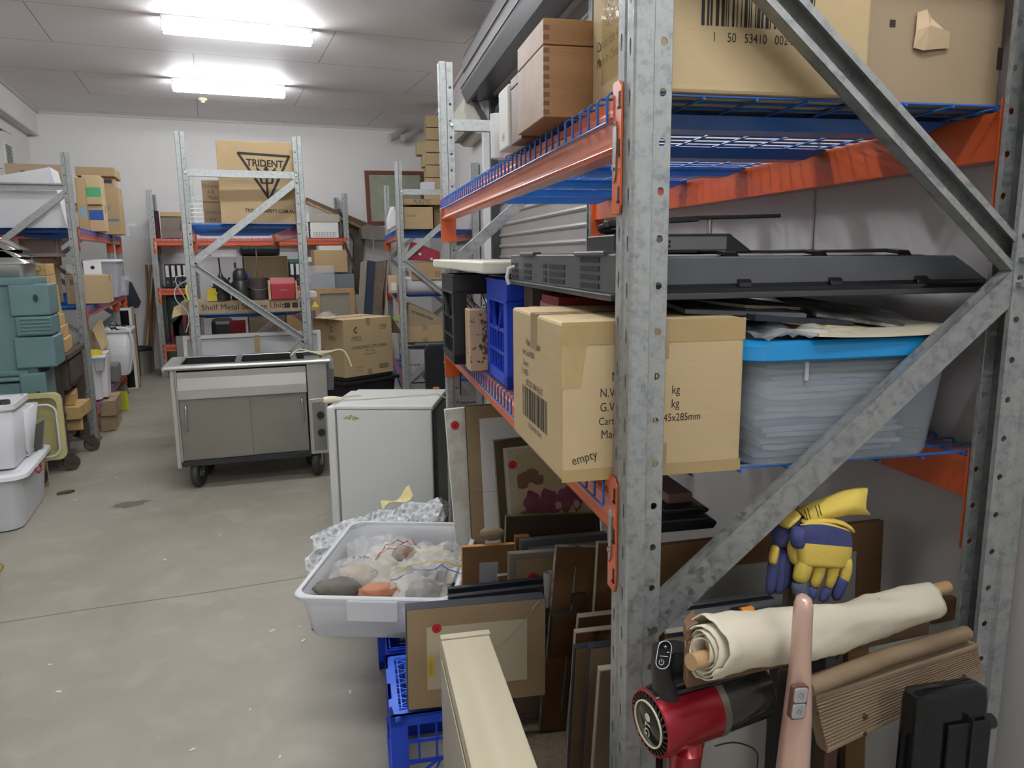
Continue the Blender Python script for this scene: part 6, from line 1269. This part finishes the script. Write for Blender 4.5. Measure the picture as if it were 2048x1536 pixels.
# wide white framed whiteboard behind the trolley
t=thing('whiteboard','wide white framed board standing on edge behind the steel trolley','board',G,(.25,6.28+.2,.004)); 
P0=G.at(365,672,b=6.33);P1=G.at(640,655,b=6.33)
b=MB(); b.F=G; M=Matrix.Translation((0,6.335,0))@Matrix.Rotation(R(90),4,'X'); b.frame(P0.x,P1.x,.004,P0.z,.03,-.02,.02,M=M); b.build('board_frame',WHT,t,bevel=.003)
b=MB(); b.F=G; b.box(P0.x+.03,P1.x-.03,6.332,6.338,.034,P0.z-.03); b.build('board_panel',mat('board back',(196,196,198),.6),t)
b=MB(); b.F=G; x=G.at(514,680,b=6.32).x; b.box(x-.018,x+.018,6.312,6.33,P0.z-.16,P0.z-.02); b.build('tape_strip',CARD3,t)
sbox('red_sign','round-topped red sign leaning behind the middle rack braces','sign',G,7.6,460,640,492,672,.02,REDM,bevel=.008)
# ================= far rack contents =================
ZF1=1.888; ZF2=1.223; ZF3=.453
BLKB=mat('black binder',(34,36,42),.5); 
def binder(label,x,w,m=BLKB,z=ZF2,Y=11.32,h=.32):
    t=thing('ring_binder',label,'binder',G,(x,Y,z)); b=MB(); b.box(-w/2,w/2,0,.28,0,h); b.build('cover',m,t,bevel=.004)
    b=MB(); b.box(-w*.3,w*.3,-.0015,0,h*.45,h*.93); b.build('spine_label',WHITEB,t)
    b=MB(); b.tube([(.014*math.cos(a),-.001,h*.25+.014*math.sin(a)) for a in [R(45*k) for k in range(8)]],.003,5,closed=True); b.build('finger_ring',ZINC,t); return t
b0=binder('black ring binder with white spine label, left row on the far rack',-.545,.07)
for k in range(1,4): dup(b0,G,(-.545+.074*k,11.32,ZF2),0,'black ring binder with white spine label, left row on the far rack','black binders in the left row')
b0['group']='black binders in the left row'
b1=binder('black ring binder in the right row below the green box',1.02,.07); b1['group']='black binders in the right row'
for k in (1,2,3): dup(b1,G,(1.02+.076*k,11.32,ZF2),0,'black ring binder in the right row below the green box','black binders in the right row')
sbox('green_file','green lever file lying on the right row of binders','file',G,11.33,578,518,602,532,.28,mat('green file',(30,100,74),.5))
sbox('white_file','white file box lying on the right row of binders','file',G,11.33,607,514,630,524,.28,WHITEB)
t=rb('open-topped picture carton at the left of the far rack',G,11.35,322,432,366,475,.3,m=mat('taupe carton',(120,108,98),.7),z=ZF1)
sbox('kraft_lid','kraft lid on the picture carton at the left of the far rack','lid',G,11.33,320,424,368,433,.34,CARD3)
b=MB(); b.grid(5,5,lambda u,v:(-.05+.1*u*.6,.0+.02*math.sin(4*v),.36*v)); b.solo('maroon_cloth',mat('maroon cloth',(64,24,34),.9),'maroon cloth draped at the left end of the far rack','cloth',G,(-.60,11.38,ZF1),solid=.02)
for k,(x0,x1,lb) in enumerate(((593,617,'white archive box, left one of the pair on the far rack'),(621,677,'white archive box with a grid label, right one of the pair on the far rack'))):
    t=thing('archive_box',lb,'archive box',G,(0,0,0)); X0,X1,Z0,Z1=G.rect(x0,444,x1,475,11.34); M=G.M@Matrix.Translation(((X0+X1)/2,11.34,ZF1)); t.matrix_world=M; WM[t.name]=M; w=(X1-X0)/2; h=Z1-ZF1
    b=MB(); b.box(-w,w,0,.36,0,h); b.build('box_body',mat('white archive card',(222,222,218),.6),t,bevel=.003)
    b=MB(); b.box(-w-.015,w+.02,-.015,.38,h,h+.11,tx=.0); b.build('box_lid',mat('grey beige lid',(172,164,152),.7) if k else WHITEB,t,bevel=.005)
    b=MB(); 
    for i in range(9): b.box(-w*.8+w*1.6*i/8-.002,-w*.8+w*1.6*i/8+.002,-.0015,0,.02,.08)
    for zz_ in (.02,.05,.08): b.box(-w*.8,w*.8,-.0015,0,zz_-.002,zz_+.002)
    b.build('grid_label',INK,t)
rb('brown open carton of white papers on the right of the far rack',G,11.0,629,500,695,545,.4,m=CARD3,tape=None)
sbox('white_papers','bundle of white papers sticking out of the brown open carton','papers',G,11.05,638,491,685,502,.3,WHITEB)
sbox('grey_plastic_tub','grey plastic tub under the brown open carton at the far rack','tub',G,11.0,628,548,709,578,.4,mat('grey plastic',(120,124,128),.4))
sbox('acrylic_box','clear acrylic sheet box in front of the grey tub','acrylic box',G,10.9,617,531,670,600,.02,CLEAR,bevel=.001)
t=thing('timber_frame','pale timber frame standing before the far rack on the right','frame',G,(1.6,10.8,.0)); P0=G.at(629,578,b=10.8);P1=G.at(708,576,b=10.8)  # plain timber frame holding a hazy sheet, without artwork
b=MB(); b.F=G; b.frame(P0.x,P1.x,.35,P0.z,.07,-.02,.02,M=Matrix.Translation((0,10.8,0))@Matrix.Rotation(R(90),4,'X')); b.build('frame_members',WOODK,t,bevel=.003)
b=MB(); b.F=G; b.box(P0.x+.07,P1.x-.07,10.80,10.805,.42,P0.z-.07); b.build('clear_sheet',mat('hazy sheet',(170,166,150),.3,alpha=.7),t)
b=MB(); b.F=G; b.box(P0.x,P1.x+.05,10.85,11.2,.002,.35); b.build('frame_base',WOODK,t)
sbox('white_foam_block','large white foam box behind the middle rack','foam box',G,7.8,398,513,476,590,.4,mat('white foam',(206,206,204),.7),z=ZM2)
sbox('clear_wrap','crinkled clear wrap on top of the large white foam box','plastic wrap',G,7.85,422,500,474,513,.3,FILM)
rb('brown carton behind the pail and red metal case',G,7.8,490,512,577,590,.4,z=ZM2,m=mat('olive brown carton',(128,112,84),.8),tape=None)
sbox('dark_bag','dark bag on top of the brown carton behind the pail','bag',G,7.85,480,492,560,512,.3,BLK,bevel=.03)
for k,(x0,y0,x1,y1,c,lb) in enumerate(((335,585,375,690,mat('dark green cloth',(38,52,52),.9),'dark green bundle at the left of the far rack lower bay'),(340,640,372,710,mat('dark navy bag',(32,36,58),.8),'dark navy bag at the lower left of the far rack'),(424,640,470,690,BLK,'black bag low on the far rack'),(500,636,560,690,mat('timber crate',(104,92,72),.8),'slatted timber crate low on the far rack'),(575,625,612,690,mat('mid brown carton',(150,122,84),.8),'brown carton low at the right of the far rack'))):
    sbox(('cloth_bundle','navy_bag','black_bag','timber_crate','brown_carton')[k],lb,('bundle','bag','bag','crate','carton')[k],G,11.36,x0,y0,x1,y1,.5,c,z=ZF3,bevel=(.06,.08,.06,.004,.004)[k])
sbox('grey_toolbox','grey box leaning in front of the navy bag','box',G,11.25,353,673,368,712,.1,mat('pale grey box',(150,152,150),.5),z=.05)
b=MB(G); P=[G.at(x,y,b=11.36) for x,y in ((376,606),(352,640),(340,650),(345,690),(368,690))]; P[3].z=P[4].z=ZF3; b.loft([P,[p+Vector((0,.04,0)) for p in P]]); b.solo('red_folded_chair',mat('dull red',(112,36,38),.6),'dull red folded panel beside the middle rack','folded panel',G,tuple(P[0]))
# things above and right of the far rack
p=G.at(612,402,b=11.75); q=G.at(735,455,b=11.75)
for k in range(5):
    b=MB(G); d=Vector((0,.03*k-.05,.028*(k%3)-.02)); b.tube([p+d,q+d+Vector((0,0,.02*k-.03))],.022,8); b.solo('timber_pole',(WOODK,mat('grey brown pole',(110,96,80),.8))[k%2] if k!=2 else mat('grey brown pole',(110,96,80),.8),'pole in the strapped bundle slanting over the far rack','pole',G,tuple(p+d),group='strapped bundle of poles over the far rack',smooth=True)
b=MB(); c=p*.5+q*.5; b.lathe([(.085,-.02),(.095,0),(.085,.02)],14,M=Matrix.Translation(c)@(q-p).to_track_quat('Z','Y').to_matrix().to_4x4()); b.solo('strap',mat('brown strap',(98,78,60),.8),'brown strap around the slanting bundle of poles','strap',G,(0,0,0),smooth=True)
CL=mat('grey sacking',(116,108,98),.9,0,(96,90,82),8,bump=.6,bs=12)
def drape(label,pts,b_,m,dp=.12,name='sacking'):
    b=MB(G); P=[G.at(x,y,b=b_) for x,y in pts]; P2=[p+Vector((0,dp,0)) for p in P]; b.loft([P,P2]); return b.solo(name,m,label,'sacking' if name=='sacking' else name.replace('_',' '),G,tuple(P[0]),bevel=.01,jit=.004)
drape('dark grey sacking hanging at the right end of the far rack',[(683,440),(700,442),(735,455),(728,500),(722,560),(718,600),(706,560),(708,480)],12.0,CL,.1)
drape('grey cloth bundle with pale straps beside the framed map',[(722,455),(735,448),(770,455),(772,482),(742,480),(725,478)],11.6,mat('pale grey cloth',(140,132,122),.9,0,(118,112,104),8,bump=.5,bs=14),.2,'cloth_bundle')
b=MB(G); P=[G.at(x,y,b=11.55) for x,y in ((745,477),(748,490),(746,502),(744,508))]; b.tube(P,.012,6); b.solo('hanging_strap',mat('pale strap',(160,156,148),.8),'pale strap dangling from the grey cloth bundle','strap',G,tuple(P[0]))
b=MB(G); p=G.at(688,484,b=11.0);q=G.at(735,600,b=10.7); b.bar(p,q,.04,.02); b.solo('dark_pole',mat('dark brown pole',(74,54,44),.6),'dark brown batten slanting beside the open carton','batten',G,tuple(p))
for k,(pts,m,lb) in enumerate(((((722,525),(736,519),(730,640),(716,640)),mat('worn board edge',(150,142,126),.7),'pale-edged board at the left of the leaning boards'),(((734,520),(752,523),(744,640),(726,640)),mat('navy panel',(44,54,74),.6),'dark navy panel leaning between pale boards'),(((751,523),(776,520),(768,640),(744,640)),mat('hazy wrapped board',(132,122,104),.4,0,(96,82,70),6),'film-wrapped brown board leaning beside the navy panel'),(((770,522),(778,524),(769,640),(762,640)),mat('pale batten',(176,160,130),.7),'pale batten at the right of the leaning boards'))):
    b=MB(G); P=[G.at(x,y,b=9.6) for x,y in pts]; k0=(P[0]-P[3]); k1=(P[1]-P[2]); P[3]=P[0]-k0*((P[0].z-.01)/k0.z); P[2]=P[1]-k1*((P[1].z-.01)/k1.z)
    b.loft([P,[p_+Vector((0,.03,0)) for p_ in P]]); b.solo('leaning_board',m,lb,'board',G,tuple(P[3]),bevel=.003)
# metal cabinet low behind
sbox('metal_cabinet','cream metal cabinet behind the pale timber frame','cabinet',G,11.0,705,590,726,650,.4,mat('cream metal',(170,166,146),.5),z=.004)
# ---- caterers choice carton on black bin ----
P=G.at(690,760,b=7.0); Q=G.at(787,745,b=7.0)
cm=Matrix
ZK=.46
a=G.at(691,757,z=ZK+.0); c=G.at(787,742,z=ZK); d_=G.at(668,752,z=ZK)
fw=(c-a); ang=math.atan2(fw.y,fw.x); wd=fw.length; lf=.50; hgt=(CH-ZK)*0+G.at(695,640,b=a.y).z-ZK
ctr=a+Vector((math.cos(ang),math.sin(ang),0))*wd/2+Vector((-math.sin(ang),math.cos(ang),0))*lf/2
t=carton('kraft caterers choice thickshake cups carton with an open flap behind the fridge',G,(ctr.x,ctr.y,ZK),wd,lf,hgt,rot=ang,m=CARD,tape='tf',bev=.006,prints=[
    ('f',.24,.80,'C',.085,.02),('f',.245,.80,'C',.045,.01),('f',.25,.69,'caterers',.042),('f',.25,.64,'CHOICE',.042),('f',.52,.50,'THICKSHAKE CUPS (PAPER)',.044,.012),('f',.52,.435,'470ml (16oz)',.028),('f',.52,.375,'20 Sleeves x 50',.03),
    ('f',.80,.83,'110883',.032),('f',.80,.83,'#box',.085,.045),('f',.80,.13,'#bar',.10,.035),('f',.80,.13,'#box',.115,.045),('f',.3,.15,'======',.03),('f',.3,.09,'=====',.03),
    ('l',.62,.82,'C',.07,.02),('l',.62,.7,'caterers',.042),('l',.62,.65,'CHOICE',.042),('l',.2,.8,'110883',.03),('l',.25,.45,'PAPER',.04)],mark=mat('carton print',(62,52,42),.7))
b=MB(); b.loft([[(wd/2,-lf/2,hgt),(wd/2,lf/2,hgt),(wd/2+.004,lf/2,hgt),(wd/2+.004,-lf/2,hgt)],[(wd/2+.13,-lf/2-.0,hgt-.19),(wd/2+.13,lf/2,hgt-.19),(wd/2+.134,lf/2,hgt-.19),(wd/2+.134,-lf/2,hgt-.19)]]); b.build('side_flap',CARD2,t)
b=MB(); b.loft([[(-wd/2,-lf/2,hgt),(-wd/2,lf/2,hgt),(-wd/2-.004,lf/2,hgt),(-wd/2-.004,-lf/2,hgt)],[(-wd/2-.10,-lf/2+.05,hgt+.02),(-wd/2-.10,lf/2,hgt+.02),(-wd/2-.104,lf/2,hgt+.016),(-wd/2-.104,-lf/2+.05,hgt+.016)]]); b.build('open_flap',CARD,t)
b=MB(); b.grid(9,6,lambda u,v:(-wd/2-.06+.2*u,-.05+.22*v,hgt+.01+.06*math.sin(math.pi*u)*math.sin(math.pi*v)+.012*noise.noise(Vector((u*8,v*8,0))))); b.build('clear_tape',FILM,t,smooth='full')
t=thing('storage_bin','black plastic bin with lid carrying the thickshake cups carton','storage bin',G,(ctr.x,ctr.y,.002),ang)
b=MB(); b.box(-wd/2-.02,wd/2+.02,-lf/2,lf/2,0,.38,tx=.03,ty=.03); b.build('bin_body',BLK,t,bevel=.01)
b=MB(); b.box(-wd/2-.04,wd/2+.06,-lf/2-.03,lf/2+.02,.385,.42); b.build('bin_lid',BLK,t,bevel=.01); b=MB(); b.box(-wd/2,wd/2+.0,-lf/2+.01,lf/2-.01,.42,.455); b.build('lid_ridge',BLK,t,bevel=.01)
# ================= right-middle rack contents =================
SR=7.62; ZR1=1.878; ZR2=1.238; ZR3=.333
rb('kraft carton hand-lettered PLASTIC on the rack past the roller door',N,SR+.02,806,398,884,412,.5,m=CARD3,z=2.115,tape=None,prints=[('f',.5,.5,'PLASTIC',.06)],mark=INKB)
rb('wide kraft carton under the PLASTIC carton past the roller door',N,SR+.02,804,414,866,456,.5,m=CARD3,z=ZR1,tape=None,prints=[('f',.3,.6,'====',.05)],mark=INKB)
rb('kraft carton at the back right of the rack past the roller door',N,SR+.25,868,412,905,456,.4,m=CARD3,z=ZR1)
sbox('clear_tub','small clear tub on top of the PLASTIC carton','tub',N,SR+.25,843,364,870,386,.15,mat('milky plastic',(222,226,232),.35,alpha=.72,transl=.3))
drape('white crumpled plastic bag behind the PLASTIC carton upright',[(776,420),(786,410),(796,418),(800,450),(786,460),(776,452)],0,FILM) if 0 else None
b=MB(N); P=[N.at(x,y,b=7.95) for x,y in ((774,440),(780,416),(788,412),(794,424),(796,452),(776,462))]; b.loft([P,[p_+Vector((0,.2,0)) for p_ in P]]); b.solo('plastic_bag',mat('white bag',(206,212,214),.4,bump=.6,bs=14),'white crumpled plastic bag at the front edge of the rack past the roller door','plastic bag',N,tuple(P[0]),bevel=.02)
t=thing('red_case','red plastic case leaning under the blue deck past the roller door','case',N,(.75,SR+.05,1.55)); P=[N.at(x,y,b=SR+.03) for x,y in ((818,520),(820,500),(826,484),(834,486),(880,504),(880,524))]
REDP=mat('red plastic',(158,24,52),.35)
b=MB(); b.F=N; b.loft([P,[p_+Vector((0,.3,0)) for p_ in P]]); b.build('case_shell',REDP,t,bevel=.006)
for x,y in ((840,508),(863,518)):
    c=N.at(x,y,b=SR+.028); b=MB(); b.F=N; b.tube([c,c+Vector((0,-.003,0))],.014,14); b.build('white_stud',WHP,t)
rb('kraft carton under the red plastic case',N,SR+.03,823,524,884,560,.4,m=CARD3,z=None,tape=None,prints=[('f',.85,.3,'SS',.08)],mark=INKB)
b=MB(N); P0=N.at(811,578,b=SR+.1); P1=N.at(884,576,b=SR+.1); b.tube([(P0.x,SR+.12,ZR2+.085),(P1.x+.1,SR+.12,ZR2+.085)],.083,24); b.solo('foam_roll',mat('lilac white foam',(208,204,210),.6),'thick pale foam roll on the second level past the roller door','foam roll',N,(P0.x,SR+.12,ZR2),smooth=True)
rb('open kraft carton with paper label beside the rack upright past the roller door',N,7.9,779,552,796,592,.3,m=CARD,z=ZR2,tape=None,prints=[('f',.5,.4,'#fill',.05,.08)],mark=WHITEB)
b=MB(N); P=[N.at(x,y,b=SR+.04) for x,y in ((816,612),(822,608),(884,636),(884,652),(816,652))]; b.loft([P,[p_+Vector((0,.4,0)) for p_ in P]]); b.solo('slanting_carton',CARD2,'slanting brown carton with italic print on the third level','carton',N,tuple(P[0]),bevel=.004)
b=MB(N); c=N.at(845,630,b=SR+.038); b.text('accessories',.05,c,(1,0,-.42),(.42,0,1),bold=.01); o=[x for x in COL.objects if x.name.startswith('slanting_carton')][0]; b.build('printed_text',INK,o)
rb('wide taped brown carton under the slanting one',N,SR+.03,815,651,886,684,.5,m=CARD3,tape='tf')
b=MB(N); P0=N.at(812,690,b=SR-.05);P1=N.at(884,684,b=SR-.05); z=P0.z; b.prism([(P0.x,SR+.17),(P0.x+.10,SR+.05),(P1.x+.2,SR+.05),(P1.x+.2,SR+.45),(P0.x,SR+.45)],z-.02,z+.012); b.solo('desk_top',[mat('teal laminate',(120,150,146),.4),],'teal-topped desk board with a rounded wooden edge','desk top',N,tuple(P0),bevel=.008)
sbox('grey_office_case','pale grey metal case with a perforated strip below the desk board','case',N,SR+.04,812,700,860,745,.4,mat('pale grey case',(176,174,172),.5),z=ZR3)
b=MB(N); P0=N.at(818,730,b=SR+.035)
for k in range(5): b.tube([(P0.x+.02+.022*k,SR+.038,P0.z),(P0.x+.02+.022*k,SR+.030,P0.z)],.006,8)
b.build('vent_holes',BLK,[x for x in COL.objects if x.name.startswith('grey_office_case')][0])
b=MB(N); P=[N.at(x,y,b=7.95) for x,y in ((784,640),(797,640),(800,720),(786,720))]; b.loft([P,[p_+Vector((0,.2,0)) for p_ in P]]); b.solo('white_sack',mat('white sack',(212,212,204),.8,bump=.5,bs=12),'white sack with a green band beside the rack upright past the roller door','sack',N,tuple(P[0]),bevel=.02)
b=MB(N); P=[N.at(x,y,b=7.93) for x,y in ((783,634),(798,636),(798,643),(783,641))]; b.loft([P,[p_+Vector((0,.02,0)) for p_ in P]]); b.solo('green_band',mat('lime green band',(140,200,60),.6),'lime green band across the top of the white sack','band',N,tuple(P[0]))
# office chair
q=N.at(868,760,b=6.85)
t=thing('office_chair','black office chair back beside the near rack far upright','chair',N,(q.x+.1,6.95,0))
FAB=mat('black fabric',(26,28,32),.9)
P0=N.at(849,690,b=6.75);P1=N.at(889,800,b=6.75)
b=MB(); b.F=N; y=6.75; b.prism([(p_,z_) for p_,z_ in MB().rrect(P0.x,P1.x+.16,P1.z,P0.z,.06,6)],y,y+.07,ax='y'); b.build('backrest',FAB,t,bevel=.02)
b=MB(); b.F=N; b.box(P0.x+.02,P1.x+.14,y+.07,y+.5,.42,.50); b.build('seat',FAB,t,bevel=.03)
b=MB(); b.F=N; xc=(P0.x+P1.x+.16)/2; b.cyl((xc,y+.27,.08),(xc,y+.27,.42),.03); b.build('gas_column',BLK,t)
for k in range(5):
    b=MB(); b.F=N; a=R(72*k+10); b.bar((xc,y+.27,.09),(xc+.25*math.cos(a),y+.27+.25*math.sin(a),.07),.035,.03); l=b.build('base_leg',BLK,t); b=MB(); b.F=N; b.lathe([(0,-.02),(.028,-.02),(.03,0),(.028,.02),(0,.02)],14,M=Matrix.Translation((xc+.25*math.cos(a),y+.27+.25*math.sin(a),.031))@Matrix.Rotation(R(90),4,'X')); b.build('caster',BLK,l,smooth=True)
b=MB(G); P=[G.at(x,y_,z=.004) for x,y_ in ((866,788),(892,795),(880,850),(868,838))]; 
sbox('teal_crate','dark teal plastic crate on the floor behind the fridge','crate',N,4.75,866,818,888,845,.3,mat('dark teal plastic',(50,96,88),.5),z=.004,bevel=.006)
sbox('orange_beam_stack','orange steel offcut standing behind the fridge','steel offcut',N,4.9,868,776,880,830,.05,ORNG,z=.004)
# tall column of small cartons by the back wall
g=random.Random(12)
for k in range(11):
    z=.42*0+.002+.30*k+.0; 
for k in range(7):
    X0,X1,Z0,Z1=N.rect(852,230+25*k,869,254+25*k,10.4)
    carton('small kraft carton in the tall column beside the framed map, '+('topmost','second from top','third from top','fourth from top','fifth from top','sixth from top','seventh from top')[k],N,((X0+X1)/2+.05,10.55,Z0),X1-X0+.10,.28,Z1-Z0-.003,m=CARD,tape=None,group='column of kraft cartons by the back wall')
rb('small kraft carton jutting left high on the carton column',N,10.42,834,283,852,309,.25,m=CARD,tape=None)
rb('smaller kraft carton jutting left low on the carton column',N,10.42,845,309,852,333,.25,m=CARD,tape=None)
X0,X1,Z0,Z1=N.rect(848,405,880,420,10.4)
b=MB(N); b.box(X0-.02,min(X1+.1,1.27),10.38,10.75,ZR1,Z1+.0); b.solo('brown_carton',CARD2,'wide brown carton carrying the tall column of small cartons','carton',N,(X0,10.4,ZR1),bevel=.004)
sbox('plastic_crate_far','black crate deep in the lowest level past the roller door','crate',N,8.2,830,745,880,775,.3,BLK,z=ZR3)
# chain at the roller door and lower black shapes behind the near rack far end
b=MB(N); b.box(.50,.98,3.15,3.25,.004,.92); b.solo('gilt_frame_panel',mat('brown gilt frame',(150,112,62),.5),'tall brown framed panel behind the white board at the far upright','framed panel',N,(.7,3.2,.004),bevel=.004)
w=bpy.data.worlds.new('world'); scene.world=w; w.use_nodes=True; w.node_tree.nodes['Background'].inputs[0].default_value=(.5,.5,.52,1); w.node_tree.nodes['Background'].inputs[1].default_value=.05
scene.view_settings.view_transform='Standard'; scene.view_settings.look='None'; scene.view_settings.gamma=1; scene.view_settings.use_curve_mapping=False
scene.view_settings.exposure=EXPO
scene.cycles.max_bounces=8; scene.cycles.diffuse_bounces=4; scene.cycles.glossy_bounces=3; scene.cycles.transmission_bounces=4; scene.cycles.transparent_max_bounces=16
scene.cycles.caustics_reflective=False; scene.cycles.caustics_refractive=False; scene.cycles.sample_clamp_indirect=6
